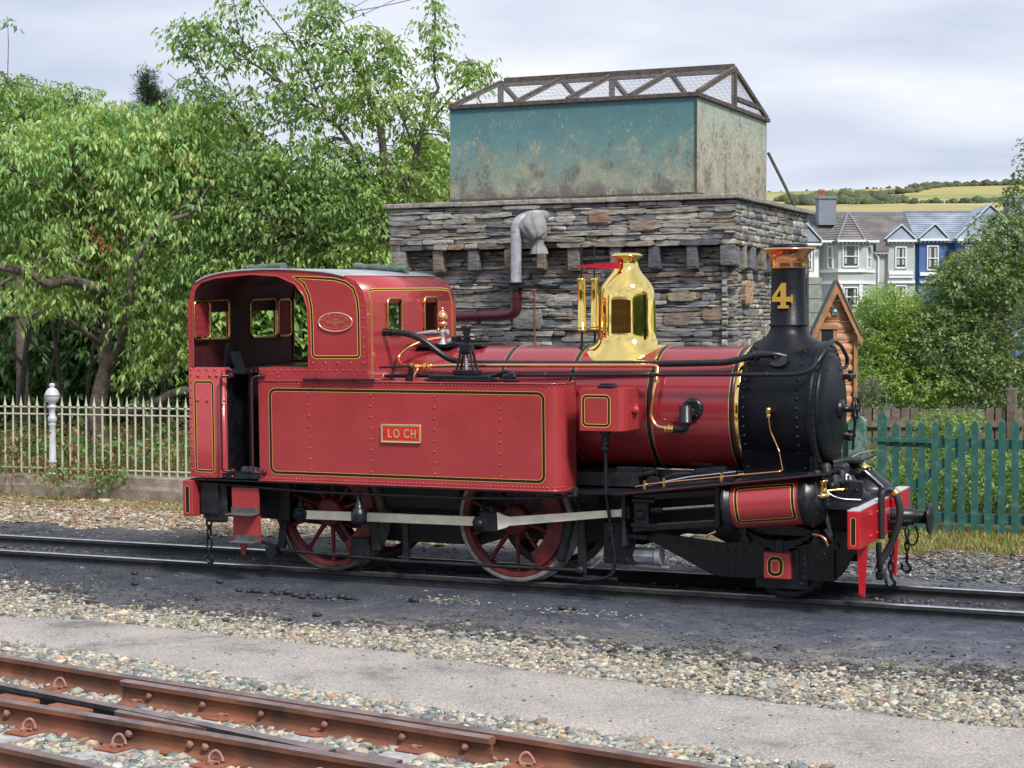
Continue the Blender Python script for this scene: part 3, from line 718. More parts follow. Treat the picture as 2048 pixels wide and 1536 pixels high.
    mb = MB(); lathe(mb, [(.085, 0), (.085, .04), (.05, .05), (.028, .06), (.028, .17)], (2.885, 0, 1.61), (1, 0, 0), 24)
    wc = (3.04, 0, 1.61); tube(mb, [Vector((wc[0], .105 * math.cos(t), wc[2] + .105 * math.sin(t))) for t in [2 * math.pi * k / 28 for k in range(28)]], .014, 8, closed=True)
    for k in range(4):
        a = k * math.pi / 2 + .5; tube(mb, [wc, (wc[0], .1 * math.cos(a), wc[2] + .1 * math.sin(a))], .009, 6)
    lathe(mb, [(.025, 0), (.025, .05), (.0, .055)], (3.01, 0, 1.61), (1, 0, 0), 12)
    tube(mb, [(3.03, .02, 1.55), (3.0, .04, 1.25)], .012, 8); mb.build('handwheel', M['black'], dr)
    mb = MB()
    for z in (1.88, 1.34): box(mb, (2.87, .40, z), (.1, .22, .05), bev=.01); cyl(mb, (2.87, .50, z - .05), (2.87, .50, z + .05), .022, 10)
    mb.build('hinge', M['black'], dr)
    mb = MB()
    rivets(mb, [(2.845, .44 * math.cos(t), 1.61 + .44 * math.sin(t)) for t in (2.2, 3.1, 4.0, 5.3, 5.9)], (1, 0, 0), .014)
    for X, na in ((2.185, 44), (2.66, 44)): 
        for k in range(na):
            t = 2 * math.pi * (k + .5) / na
            if math.sin(t) < -.72: continue
            nn = Vector((0, math.cos(t), math.sin(t))); rivets(mb, [Vector((X, 0, 1.605)) + nn * .591], nn, .019)
    for k in range(44):
        t = 2 * math.pi * k / 44; nn = Vector((0, math.cos(t), math.sin(t)))
        rivets(mb, [Vector((2.80, 0, 1.605)) + nn * .565], (1, 0, 0), .015)
    rivets(mb, [(2.19, -.452, 1.12), (2.19, -.452, 1.05), (2.70, -.452, 1.12), (2.70, -.452, 1.05), (2.80, -.452, 1.1)], (0, -1, 0), .015)
    mb.build('rivets', M['smokebox'], smoke, kind='stuff')
    # chimney
    mb = MB(); cx = 2.434
    # flared base shaped to the drum
    nseg = 48; rings = []
    for rr, h in ((.172, 2.352), (.176, 2.32), (.19, 2.285), (.22, 2.25), (.265, 2.225), (.31, None), (.335, None)):
        ring = []
        for k in range(nseg):
            t = 2 * math.pi * k / nseg; x = cx + rr * math.cos(t) * .92; yy = rr * math.sin(t); zd = 1.605 + math.sqrt(.592 ** 2 - yy * yy)
            z = zd + (.012 if rr < .33 else -.002) if h is None else max(zd + .015, h - (.0 if rr < .25 else .05 * (yy / .3) ** 2))
            ring.append((x, yy, z))
        rings.append(ring)
    vs = [v for r_ in rings for v in r_]; fs = [(i * nseg + k, (i + 1) * nseg + k, (i + 1) * nseg + (k + 1) % nseg, i * nseg + (k + 1) % nseg) for i in range(len(rings) - 1) for k in range(nseg)]
    mb.add(vs, fs, 0, True)
    lathe(mb, [(.172, 2.345), (.176, 2.35), (.174, 2.36), (.160, 2.37), (.150, 2.86)], (cx, 0, 0), (0, 0, 1), 48, caps=False)
    chim = mb.build('chimney', M['smokebox'], root)
    mb = MB(); lathe(mb, [(.151, 2.855), (.156, 2.853), (.158, 2.862), (.156, 2.89), (.160, 2.93), (.172, 2.965), (.19, 2.99), (.215, 3.008), (.236, 3.016), (.243, 3.024), (.236, 3.032), (.19, 3.038), (.16, 3.04)], (cx, 0, 0), (0, 0, 1), 56, caps=False)
    mb.build('copper_cap', M['copper'], chim)
    mb = MB(); lathe(mb, [(.175, 3.032), (.178, 3.045), (.168, 3.062), (.15, 3.07), (.13, 3.062), (.13, 2.6)], (cx, 0, 0), (0, 0, 1), 40, caps=False); mb.build('rim', M['smokebox'], chim)
    # the figure 4 in brass
    four = [(2.52, 2.497), (2.52, 2.523), (2.492, 2.527), (2.492, 2.562), (2.545, 2.562), (2.545, 2.548), (2.562, 2.548), (2.562, 2.628), (2.545, 2.628), (2.545, 2.610), (2.492, 2.610), (2.492, 2.745), (2.448, 2.745), (2.352, 2.612), (2.352, 2.562), (2.438, 2.562), (2.438, 2.527), (2.408, 2.523), (2.408, 2.497)]
    fsc = lambda a, b: (2.425 + (a - .02 - 2.437) * .88, 2.613 + (b - 2.621) * .90)
    four = [fsc(a, b) for a, b in four]
    mb = MB(); plate(mb, four, [[fsc(2.438, 2.610), fsc(2.438, 2.682), fsc(2.392, 2.610)]], 0, .014, side(-.157), 0)
    mb.build('number', M['gold'], chim)
    # brass dome with a skirt fitted to the boiler
    dx = .905; prof_d = [(.128, 3.012), (.135, 3.005), (.148, 2.998), (.150, 2.990), (.122, 2.972), (.105, 2.955), (.103, 2.93), (.108, 2.90), (.122, 2.865), (.150, 2.825), (.19, 2.78), (.225, 2.735), (.247, 2.69), (.256, 2.65), (.2605, 2.58), (.2625, 2.50), (.264, 2.40), (.2655, 2.30), (.268, 2.255), (.276, 2.225)]
    lathe(mb := MB(), [(.0, 3.02), (.10, 3.018)] + prof_d, (dx, 0, 0), (0, 0, 1), 64, caps=False)
    rings = []; nseg = 64
    for rr, zt_ in ((.276, 2.225), (.285, 2.205), (.305, 2.187), (.335, 2.172), (.365, None), (.372, 'b')):
        ring = []
        for k in range(nseg):
            t = 2 * math.pi * k / nseg; x = dx + rr * math.cos(t) * 1.0; yy = rr * math.sin(t) * 1.12; zd = 1.6 + math.sqrt(max(.01, .56 ** 2 - yy * yy))
            w_ = {.276: 0, .285: .25, .305: .55, .335: .85}.get(rr, 1.0)
            yy2 = rr * math.sin(t) * (1 + .12 * w_); zd = 1.6 + math.sqrt(max(.01, .56 ** 2 - yy2 * yy2))
            if zt_ is None: z = zd + .012
            elif zt_ == 'b': z = zd - .004
            else: z = (1 - w_) * zt_ + w_ * (zd + .012 + (zt_ - 2.16) * .6)
            ring.append((x, yy2, z))
        rings.append(ring)
    vs = [v for r_ in rings for v in r_]; mb.add(vs, [(i * nseg + k, (i + 1) * nseg + k, (i + 1) * nseg + (k + 1) % nseg, i * nseg + (k + 1) % nseg) for i in range(len(rings) - 1) for k in range(nseg)], 0, True)
    dome = mb.build('dome', M['brass'], root)
    # spring balances left of the dome
    for y in (-.15, .15):
        mb = MB(); x = .515 if y < 0 else .525
        lathe(mb, [(.0, 2.30), (.042, 2.302), (.044, 2.31), (.044, 2.322), (.038, 2.326), (.044, 2.33), (.044, 2.342), (.037, 2.348), (.037, 2.775), (.040, 2.782), (.03, 2.79), (.0, 2.792)], (x, y, 0), (0, 0, 1), 20, caps=False)
        sb = mb.build('spring_balance', M['brass'], dome)
        mb = MB(); tube(mb, [(x, y, 2.13), (x, y, 2.31)], .012, 8); tube(mb, [(x, y, 2.78), (x, y, 3.1)], .008, 6); lathe(mb, [(.03, 0), (.02, .05)], (x, y, 2.13), (0, 0, 1), 10)
        mb.build('rod', M['black'], sb)
        mb = MB(); vs = [(x - .04, y - .008, 2.889), (x + .38, y - .008, 2.872), (x + .38, y - .008, 2.935), (x - .04, y - .008, 2.91)]; vs += [(a, b + .016, c) for a, b, c in vs]
        mb.add(vs, BF); mb.build('lever', M['beam_red'], sb)
    # whistle and its stop valve
    mb = MB(); lathe(mb, [(.0, 2.53), (.012, 2.53), (.014, 2.515), (.010, 2.50), (.030, 2.49), (.052, 2.46), (.055, 2.42), (.052, 2.395), (.045, 2.392), (.052, 2.388), (.05, 2.35), (.03, 2.325), (.018, 2.32)], (-.92, -.15, 0), (0, 0, 1), 20, caps=False)
    wh = mb.build('whistle', M['copper'], root)
    mb = MB(); lathe(mb, [(.05, 2.17), (.05, 2.185), (.03, 2.195), (.022, 2.25), (.03, 2.285), (.03, 2.31), (.015, 2.325)], (-.92, -.15, 0), (0, 0, 1), 14)
    tube(mb, [(-.86, -.15, 2.295), (-1.05, -.15, 2.29), (-1.22, -.15, 2.275)], [.026, .022, .01], 8); tube(mb, [(-.86, -.15, 2.2), (-.7, -.15, 2.235), (-.58, -.2, 2.25)], .03, 8)
    mb.build('valve', M['galv'], wh)
    # cast stand with ratchet on top of the tank (lifting jack)
    jy = -.74; mb = MB()
    box(mb, (-.44, jy, 1.895), (.61, .16, .035), bev=.006); box(mb, (-.44, jy, 1.868), (.68, .2, .02), bev=.004); box(mb, (-.385, jy, 1.94), (.24, .13, .05), bev=.008)
    jack = empty('lifting_jack'); jack.parent = root
    mb.build('base', M['black'], jack)
    mb = MB()
    for sx in (-1, 1):
        for sy in (-1, 1): tube(mb, [(-.385 + sx * .085, jy + sy * .045, 1.95), (-.385 + sx * .045, jy + sy * .03, 2.14)], .013, 8)
    box(mb, (-.385, jy, 2.16), (.12, .09, .10), bev=.015); cyl(mb, (-.385, jy, 2.2), (-.385, jy, 2.29), .03, 12)
    box(mb, (-.385, jy, 2.265), (.17, .08, .02), bev=.004); box(mb, (-.385, jy, 2.235), (.15, .07, .015), bev=.004)
    lathe(mb, [(.035, 0), (.035, .02), (.045, .05), (.055, .075), (.04, .078)], (-.385, jy, 2.29), (0, 0, 1), 12)
    box(mb, (-.49, jy, 2.245), (.1, .03, .05), bev=.008)
    mb.build('body', M['black'], jack)
    mb = MB(); lathe(mb, [(.022 if k % 2 else .028, k * .0085) for k in range(23)], (-.39, jy, 1.95), (0, 0, 1), 12, smooth=False); mb.build('screw', M['steel'], jack)
    # pipes on the near side
    def pipe(name, pts, r, m, rb=.06, parent=root, n=10):
        mb = MB(); tube(mb, bend(pts, rb, 6), r, n); return mb.build(name, M[m], parent)
    yb = -.60
    pf = pipe('feed_pipe', [(-.96, -.66, 1.985), (-.617, -.62, 1.995), (1.325, -.52, 2.004), (1.39, -.52, 2.0), (1.388, -.62, 1.8), (1.362, -.645, 1.56), (1.41, -.66, 1.475), (1.53, -.66, 1.455)], .019, 'copper', .07)
    mb = MB(); 
    for x, r in ((1.50, .035), (1.535, .045), (1.56, .034)): lathe(mb, [(r, 0), (r, .022)], (x, -.66, 1.455), (1, 0, 0), 8, smooth=False)
    for x, r in ((-1.0, .034), (-.95, .024), (-.86, .036), (-.82, .026)): lathe(mb, [(r, 0), (r, .03)], (x, -.665, 1.985), (1, 0, 0), 8, smooth=False)
    mb.build('union_nut', M['dull_brass'], pf)
    mb = MB(); lathe(mb, [(.095, 0), (.095, .03), (.07, .04)], (1.725, -.545, 1.63), (0, -1, 0), 24); rivets(mb, [(1.725 + .075 * math.cos(a), -.58, 1.63 + .075 * math.sin(a)) for a in [k * math.pi / 3 for k in range(6)]], (0, -1, 0), .012)
    lathe(mb, [(.058, 0), (.062, .01), (.055, .015), (.055, .15), (.05, .155)], (1.69, -.66, 1.51), (0, 0, 1), 24); box(mb, (1.73, -.61, 1.60), (.07, .08, .08), bev=.02)
    tube(mb, bend([(1.58, -.66, 1.455), (1.69, -.66, 1.455), (1.69, -.66, 1.54)], .05, 6), .032, 12)
    mb.build('clack_valve', M['black'], root)
    pipe('handrail', [(-1.29, -.64, 1.892), (-.1, -.64, 1.91), (1.3, -.64, 1.928), (2.66, -.64, 1.942), (2.80, -.63, 1.97), (2.87, -.56, 2.09), (2.90, -.40, 2.20), (2.90, -.22, 2.225), (2.90, .04, 2.165), (2.90, .26, 2.05), (2.89, .28, 1.975), (2.86, .10, 1.95)], .0175, 'black', .08)
    mb = MB()
    for x in (.35, 1.38, 2.42): lathe(mb, [(.012, 0), (.012, .08), (.022, .085), (.022, .115), (.012, .12)], (x, -.55, 1.91 + x * .011 - .01), (0, -1, .15), 10)
    mb.build('handrail_knob', M['black'], root)
    pipe('exhaust_pipe', [(-1.437, -.62, 2.303), (-1.10, -.62, 2.303), (-.93, -.60, 2.25), (-.72, -.56, 2.085), (-.60, -.54, 2.03), (-.40, -.52, 2.012), (.6, -.50, 2.012), (1.55, -.49, 2.022), (2.00, -.475, 2.035), (2.12, -.46, 2.06), (2.24, -.42, 2.10), (2.42, -.38, 2.105), (2.50, -.34, 2.08)], .030, 'black', .09, n=12)
    mb = MB(); lathe(mb, [(.037, 0), (.037, .22)], (-1.44, -.62, 2.303), (1, 0, 0), 14); 
    for x in (2.19, 2.25): lathe(mb, [(.042, 0), (.042, .03)], (x, -.425, 2.085), (1, .2, .4), 12)
    lathe(mb, [(.075, 0), (.075, .02)], (2.46, -.40, 2.04), (0, -.68, .72), 20); rivets(mb, [(2.43, -.42, 2.08), (2.40, -.45, 2.02)], (0, -.7, .7), .014)
    mb.build('pipe_sleeve', M['black'], root)
    pf2 = pipe('copper_pipe', [(-.86, -.3, 2.24), (-1.0, -.38, 2.22), (-1.13, -.50, 2.15), (-1.20, -.56, 2.06), (-1.13, -.62, 2.0), (-1.02, -.655, 1.985)], .017, 'copper', .08)
    pipe('copper_pipe', [(-.93, -.70, 1.97), (-.90, -.72, 1.96), (-.93, -.74, 1.90), (-.935, -.74, 1.84)], .017, 'copper', .03)
    mb = MB(); tube(mb, [(-1.34, -.70, 1.975), (-.97, -.72, 1.99)], .011, 6); box(mb, (-.97, -.74, 1.93), (.04, .05, .13), bev=.01, R=Matrix.Rotation(.3, 3, 'Y')); box(mb, (-.98, -.74, 1.87), (.06, .07, .05), bev=.01)
    tube(mb, bend([(-1.18, -.70, 1.86), (-1.18, -.70, 1.905), (-.98, -.70, 1.91), (-.75, -.70, 1.91)], .03, 4), .015, 8)
    tube(mb, [(-.16, -.72, 1.90), (-.02, -.70, 1.95), (.05, -.70, 1.93)], .02, 6); box(mb, (0.03, -.72, 1.90), (.14, .06, .07), bev=.015, R=Matrix.Rotation(-.35, 3, 'Y')); tube(mb, [(-.12, -.74, 1.87), (.13, -.74, 1.868)], .016, 6)
    mb.build('injector_linkage', M['black'], root)
    # tool box / lubricator box beside the boiler
    mb = MB(); pr = [(.80, -.93), (1.10, -.93), (1.16, -.92), (1.20, -.88), (1.215, -.82), (1.215, -.52), (.80, -.52)]
    plate(mb, pr[::-1], (), 1.445, 1.812, lambda u, v, t: Vector((u, v, t)), 0); lb_ = mb.build('sand_box', M['red'], root)
    mb = MB(); ribbon(mb, rrect(.818, 1.475, 1.092, 1.765, .05), 0, .006, side(-.93), 0); ribbon(mb, rrect(.818, 1.475, 1.092, 1.765, .05), .006, .026, side(-.93), 1); ribbon(mb, rrect(.818, 1.475, 1.092, 1.765, .05), .026, .031, side(-.93), 0)
    mb.build('lining', [M['ly'], M['lb']], lb_)
    mb = MB(); box(mb, (.99, -.74, 1.825), (.15, .12, .03), bev=.008); box(mb, (.99, -.74, 1.846), (.12, .08, .015), bev=.004); mb.build('lid', M['black'], lb_)
    mb = MB(); lathe(mb, [(.04, 0), (.04, .02), (.018, .025), (.018, .035)], (1.235, -.70, 1.62), (0, -1, 0), 14); box(mb, (1.225, -.64, 1.62), (.03, .05, .10), bev=.01); mb.build('lug', M['red'], lb_)
    mb = MB(); lathe(mb, [(.05, 0), (.05, -.03), (.028, -.05), (.03, -.14), (.045, -.15), (.045, -.18), (.02, -.19)][::-1], (.985, -.78, 1.44), (0, 0, 1), 14)
    tube(mb, bend([(.985, -.78, 1.27), (.99, -.80, .90), (1.04, -.80, .55), (1.075, -.80, .30), (1.05, -.80, .14), (.85, -.80, .10), (.45, -.72, .10)], .08, 5), .017, 8)
    lathe(mb, [(.035, 0), (.035, .03)], (1.035, -.80, .56), (0, 0, 1), 10); mb.build('sand_pipe', M['black'], root)
    # running plate over the cylinders
    mb = MB(); e0 = [(-3.25, .895), (.70, .888)]
    box(mb, (-1.3, -.905, .885), (3.95, .11, .014)); box(mb, (-1.3, .905, .885), (3.95, .11, .014))
    for s in (-1, 1):
        pts = [(.62, .893), (1.23, .905), (2.18, 1.026), (3.0, 1.131)]
        vs = []
        for x, z in pts:
            for yy in (s * .98, s * .40):
                for dz in (0, -.014): vs.append((x, yy if not (x < .7 and yy == s * .98) else s * .90, z + dz))
        fs = []
        for i in range(3):
            a = i * 4; b = a + 4; fs += [(a, b, b + 2, a + 2), (a + 1, a + 3, b + 3, b + 1), (a, a + 1, b + 1, b), (a + 2, b + 2, b + 3, a + 3)]
        fs += [(0, 2, 3, 1), (12, 13, 15, 14)]
        mb.add(vs, fs)
    rp = mb.build('running_plate', M['black'], root)
    mb = MB(); tube(mb, [(1.22, -.985, .905), (2.18, -.985, 1.026), (3.0, -.985, 1.131)], .007, 6); mb.build('edge_strip', M['maroon'], rp)
    pp = pipe('lubricator_pipe', [(1.29, -.86, .955), (1.42, -.86, .985), (2.15, -.86, 1.078), (2.585, -.84, 1.128), (2.60, -.80, 1.14), (2.52, -.62, 1.28), (2.44, -.61, 1.45), (2.425, -.62, 1.58)], .0075, 'copper', .03)
    mb = MB()
    for x, z in ((1.38, .945), (1.56, .97), (2.08, 1.035)): cyl(mb, (x, -.86, z - .01), (x, -.86, z + .07), .012, 8); cyl(mb, (x, -.86, z + .01), (x, -.86, z + .03), .018, 8)
    lathe(mb, [(.02, 0), (.024, .02), (.015, .03), (.022, .05), (.022, .08), (.01, .085)], (2.425, -.615, 1.57), (0, 0, 1), 10); lathe(mb, [(.02, 0), (.02, .05)], (2.425, -.585, 1.62), (0, -1, 0), 10)
    mb.build('union_nut', M['dull_brass'], pp)
    pipe('drain_rod', [(1.33, -.70, .95), (1.7, -.62, 1.03), (2.12, -.58, 1.085)], .012, 'steel', .02)
    # frames
    mb = MB()
    for s in (-1, 1):
        fr = [(-3.25, .87), (-3.25, .52), (-2.7, .45), (-1.4, .38), (1.2, .38), (1.6, .50), (2.9, .50), (3.2, .45), (3.2, .86), (2.9, 1.05), (2.1, .99), (1.1, .88)]
        plate(mb, fr, (), s * .385, s * .40, lambda u, v, t: Vector((u, t, v)), 0)
    box(mb, (-.9, 0, .62), (4.6, .74, .04)); box(mb, (-1.0, 0, .50), (1.1, .7, .42)); box(mb, (2.3, 0, .8), (1.2, .74, .04))
    box(mb, (2.45, 0, .93), (.9, .96, .14)); box(mb, (-3.0, 0, .6), (.5, .74, .3)); box(mb, (1.45, -.35, 1.0), (1.2, .10, .12)); box(mb, (.05, -.3, .98), (2.3, .5, .12))
    mb.build('frame', M['under'], root)
    # firebox and ashpan under the boiler
    mb = MB(); box(mb, (-1.05, 0, 1.1), (.95, .9, .9), bev=.03); mb.build('firebox', M['under'], root)
    # wheels
    def wheel(X, s, tyre_m, name='driving_wheel'):
        wr = empty(name, (X, s * .56, .5715)); wr.parent = root
        R0 = .5715; yo = lambda t: t   # local: y from 0 (outer face) inwards
        mb = MB(); d = (0, -s, 0)
        lathe(mb, [(.530, .0), (.562, .0), (.5715, -.006), (.5715, -.11), (.60, -.125), (.60, -.145), (.530, -.145)], (0, 0, 0), (0, s, 0), 72, caps=False); mb.build('tyre', tyre_m, wr)
        mb = MB(); lathe(mb, [(.482, -.02), (.522, -.006), (.531, -.006), (.531, -.12), (.482, -.12)], (0, 0, 0), (0, s, 0), 64, caps=False)
        lathe(mb, [(.0, .045), (.118, .045), (.135, .03), (.145, -.02), (.145, -.11)], (0, 0, 0), (0, s, 0), 32, caps=False)
        rim = mb.build('rim', M['wheel_red'], wr)
        mb = MB()
        for k in range(10):
            a = rad(-90 + 36 * k); ca, sa = math.cos(a), math.sin(a); per = Vector((-sa, 0, ca)); ax = Vector((ca, 0, sa))
            vs = []
            for rr, w_, dp in ((.12, .036, .035), (.20, .026, .028), (.40, .020, .022), (.475, .030, .022)):
                for sg, dd in ((-1, 0), (0, 1), (1, 0), (0, -1)): vs.append(ax * rr + per * w_ * sg + Vector((0, -s * 0 + s * (-.06) + s * dd * dp, 0)))
            fs = [(i * 4 + j, i * 4 + (j + 1) % 4, (i + 1) * 4 + (j + 1) % 4, (i + 1) * 4 + j) for i in range(3) for j in range(4)]
            m1 = MB(); m1.add(vs, fs, 0, True); m1.build('spoke', M['wheel_red'], wr)
        a0, a1 = rad(-62), rad(62); mb = MB(); ns = 16; out = [(.485 * math.cos(a0 + (a1 - a0) * k / ns), .485 * math.sin(a0 + (a1 - a0) * k / ns)) for k in range(ns + 1)]
        inn = [((.33 + .0 * k) * math.cos(a1 + (a0 - a1) * k / ns) + .0, (.33) * math.sin(a1 + (a0 - a1) * k / ns)) for k in range(ns + 1)]
        plate(mb, out + inn, (), -.01, .09, lambda u, v, t: Vector((u, -s * t, v)) if False else Vector((u, s * (-t), v)), 0); mb.build('counterweight', M['wheel_red'], wr)
        mb = MB(); cyl(mb, (-.25, 0, 0), (-.25, s * .03, 0), .085, 20); mb.build('crank_boss', M['wheel_red'], wr)
        return wr
    M['wheel_red'] = mat('wheel_red', (0.15, 0.020, 0.020), 0.5, var=.35, vscale=12)
    M['tyre_shaded'] = mat('tyre_shaded', (0.10, 0.09, 0.085), 0.5, var=.3, vscale=12)  # tyre grey darkened for the rear wheels, their shadow put into the colour
    for X, m_ in ((-1.953, M['tyre_shaded']), (0, M['tyre'])):
        for s in (-1, 1): wheel(X, s, m_)
        mb = MB(); cyl(mb, (X, -.5, .5715), (X, .5, .5715), .07, 16); mb.build('axle', M['under'], root)
    for s in (-1, 1):
        wr = empty('leading_wheel', (2.572, s * .56, .305)); wr.parent = root
        mb = MB(); lathe(mb, [(.0, .0), (.08, .0), (.09, -.02), (.23, -.03), (.25, 0), (.295, 0), (.305, -.008), (.305, -.11), (.33, -.125), (.33, -.145), (.24, -.145)], (0, 0, 0), (0, s, 0), 48, caps=False); mb.build('tyre', M['under'], wr)
    # coupling and connecting rods (near side has both, far side too)
    for s in (-1, 1):
        Y = lambda a, b: (s * a, s * b)
        mb = MB()
        cr = [(-2.145, .511), (-.33, .521), (-.315, .527), (-.315, .603), (-.33, .605), (-2.145, .593)]
        plate(mb, cr, (), s * .66, s * .70, lambda u, v, t: Vector((u, t, v))); co = mb.build('coupling_rod', M['cream'], root)
        mb = MB()
        for X, rr in ((-2.203, .075), (-.25, .085)):
            lathe(mb, [(rr * .8, -.002), (rr, .004), (rr, .058), (rr * .8, .066)], (X, s * .65, .5565), (0, s, 0), 20); lathe(mb, [(.045, .06), (.045, .085), (.02, .09)], (X, s * .65, .5565), (0, s, 0), 14)
            box(mb, (X, s * .68, .64), (.06, .05, .07), bev=.012); lathe(mb, [(.018, 0), (.012, .06), (.004, .09)], (X, s * .68, .66), (0, 0, 1), 8)
        mb.build('bearing', M['under'], co)
        mb = MB(); cn_ = [(-.075, .505), (.0, .527), (.035, .548), (1.105, .676), (1.139, .668), (1.139, .752), (1.105, .738), (.035, .628), (-.02, .640), (-.085, .665)]
        plate(mb, cn_, (), s * .735, s * .775, lambda u, v, t: Vector((u, t, v))); cn2 = mb.build('connecting_rod', M['cream'], root)
        mb = MB(); box(mb, (-.17, s * .755, .575), (.19, .06, .20), bev=.02); lathe(mb, [(.075, 0), (.08, .01), (.08, .05), (.05, .06)], (-.25, s * .73, .5565), (0, s, 0), 20); lathe(mb, [(.042, .05), (.042, .09), (.015, .1)], (-.25, s * .73, .5565), (0, s, 0), 12)
        for xx in (-.24, -.14): lathe(mb, [(.02, 0), (.02, .04), (.01, .05)], (xx, s * .755, .67), (0, 0, 1), 8); 
        box(mb, (1.17, s * .755, .713), (.08, .07, .13), bev=.015); mb.build('big_end', M['under'], cn2)
        # cylinder
        A = Vector((2.12, s * .78, .815)); D = Vector((1, 0, .105)).normalized(); mb = MB()
        lathe(mb, [(.205, .05), (.205, .68)], A, D, 40, caps=False); cy = mb.build('cylinder', M['red'], root)
        mb = MB(); lathe(mb, [(.12, -.02), (.215, -.01), (.232, .0), (.232, .03), (.22, .035), (.22, .065), (.207, .07)], A, D, 40, caps=True)
        lathe(mb, [(.207, .665), (.222, .67), (.222, .70), (.235, .71), (.235, .745), (.22, .755), (.215, .80), (.13, .82), (.0, .825)], A, D, 40, caps=False)
        fr_ = frame_of(D)
        rivets(mb, [A + D * .80 + (fr_[0] * math.cos(t) + fr_[1] * math.sin(t)) * .185 for t in [k * math.pi / 5 for k in range(10)]], D, .018)
        rivets(mb, [A + D * -.012 + (fr_[0] * math.cos(t) + fr_[1] * math.sin(t)) * .185 for t in [k * math.pi / 4 for k in range(8)]], -D, .018)
        box(mb, (2.47, s * .55, .86), (.66, .3, .36), bev=.02); mb.build('cylinder_cover', M['black'], cy)
        if s < 0:
            Z = Vector((-D.z, 0, D.x))
            def on_cyl(u, v, t):   # v is the angle about the axis measured from the outward side
                return A + D * (u - 2.12) + (Vector((0, -1, 0)) * math.cos(v) + Z * math.sin(v)) * (.205 + t)
            pth = rrect(2.225, -.80, 2.755, .93, .06, 4); P2 = []
            for i in range(len(pth)):       # refine vertical runs round the barrel
                a = pth[i]; b = pth[(i + 1) % len(pth)]; k = max(1, int(abs(b[1] - a[1]) / .1))
                for j in range(k): P2.append((a[0] + (b[0] - a[0]) * j / k, a[1] + (b[1] - a[1]) * j / k))
            mb = MB()
            # scale angle so offsets stay even
            sc3 = lambda u, v, t: on_cyl(u, v / .205, t)
            P3 = [(a, b * .205) for a, b in rrect(2.225, -3.6, 2.755, 4.3, .06, 5)]; P3 = rrect(2.225, -.16, 2.755, .185, .045, 5); P4 = []
            for i in range(len(P3)):
                a = P3[i]; b = P3[(i + 1) % len(P3)]; k = max(1, int(abs(b[1] - a[1]) / .02))
                for j in range(k): P4.append((a[0] + (b[0] - a[0]) * j / k, a[1] + (b[1] - a[1]) * j / k))
            for a, b, mi in ((0, .006, 0), (.006, .028, 1), (.028, .034, 0)): ribbon(mb, P4, a, b, sc3, mi, lift=.002)
            mb.build('lining', [M['ly'], M['lb']], cy)
        # slide bars, crosshead, piston rod
        mb = MB(); T = lambda x: .105 * (x - 1.24)
        for z0, h in ((.845, .05), (.575, .05)):
            vs = []
            for x in (1.24, 2.13):
                for yy in (s * .70, s * .79):
                    for dz in (-h / 2, h / 2): vs.append((x, yy, z0 + T(x) + dz))
            mb.add(vs, [(0, 1, 3, 2), (4, 6, 7, 5), (0, 4, 5, 1), (2, 3, 7, 6), (1, 5, 7, 3), (0, 2, 6, 4)])
        box(mb, (2.02, s * .76, .80), (.06, .10, .36), bev=.01); box(mb, (2.08, s * .74, .81), (.12, .10, .40), bev=.02)
        mb.build('slide_bar', M['black'], root)
        mb = MB(); tube(mb, [(1.5, s * .75, .757), (2.05, s * .75, .815)], .020, 12); 
        vs = [(x, yy, z0 + T(x)) for x in (1.42, 2.0) for yy in (s * .705, s * .785) for z0 in (.601, .604)]
        mb.add(vs, [(0, 1, 3, 2), (4, 6, 7, 5), (0, 4, 5, 1), (2, 3, 7, 6), (1, 5, 7, 3), (0, 2, 6, 4)]); mb.build('piston_rod', M['steel'], root)
        mb = MB(); box(mb, (1.32, s * .76, .715), (.14, .11, .22), bev=.015); box(mb, (1.34, s * .76, .83), (.22, .10, .045), bev=.01); box(mb, (1.34, s * .76, .612), (.24, .10, .045), bev=.01)
        lathe(mb, [(.045, 0), (.045, .01), (.02, .015)], (1.32, s * .815, .70), (0, s, 0), 14); lathe(mb, [(.04, 0), (.042, .01), (.042, .10), (.03, .11)], (1.40, s * .75, .745), (1, 0, .105), 16)
        mb.build('crosshead', M['black'], root)
    # motion bracket and hangers, near side
    mb = MB(); box(mb, (1.16, -.70, .66), (.035, .24, .48), bev=.006); box(mb, (1.05, -.62, .42), (.30, .03, .38), bev=.01); box(mb, (1.10, -.45, .98), (.30, .04, .22), bev=.05)
    for x, z in ((.95, .45), (1.08, .45), (1.14, .38), (.98, .32), (1.12, .27)): lathe(mb, [(.018, 0), (.018, .01), (.008, .014)], (x, -.635, z), (0, -1, 0), 8)
    box(mb, (1.22, -.72, .50), (.26, .05, .05), bev=.01)
    mb.build('motion_bracket', M['under'], root)
    mb = MB(); tube(mb, [(1.45, -.5, 1.0), (1.62, -.45, 1.04)], .03, 8); tube(mb, [(1.2, -.5, 1.02), (1.36, -.5, 1.06)], .035, 8); tube(mb, [(1.42, -.48, .93), (2.0, -.48, .99)], .025, 8); lathe(mb, [(.05, 0), (.05, .09)], (1.33, -.55, .97), (0, 1, 0), 12); box(mb, (1.85, -.45, 1.08), (.28, .08, .05), R=Matrix.Rotation(-.1, 3, 'Y'))
    tube(mb, [(1.45, -.60, 1.0), (1.56, -.58, 1.05), (1.7, -.56, 1.055)], .014, 8)
    mb.build('valve_gear', M['under'], root)
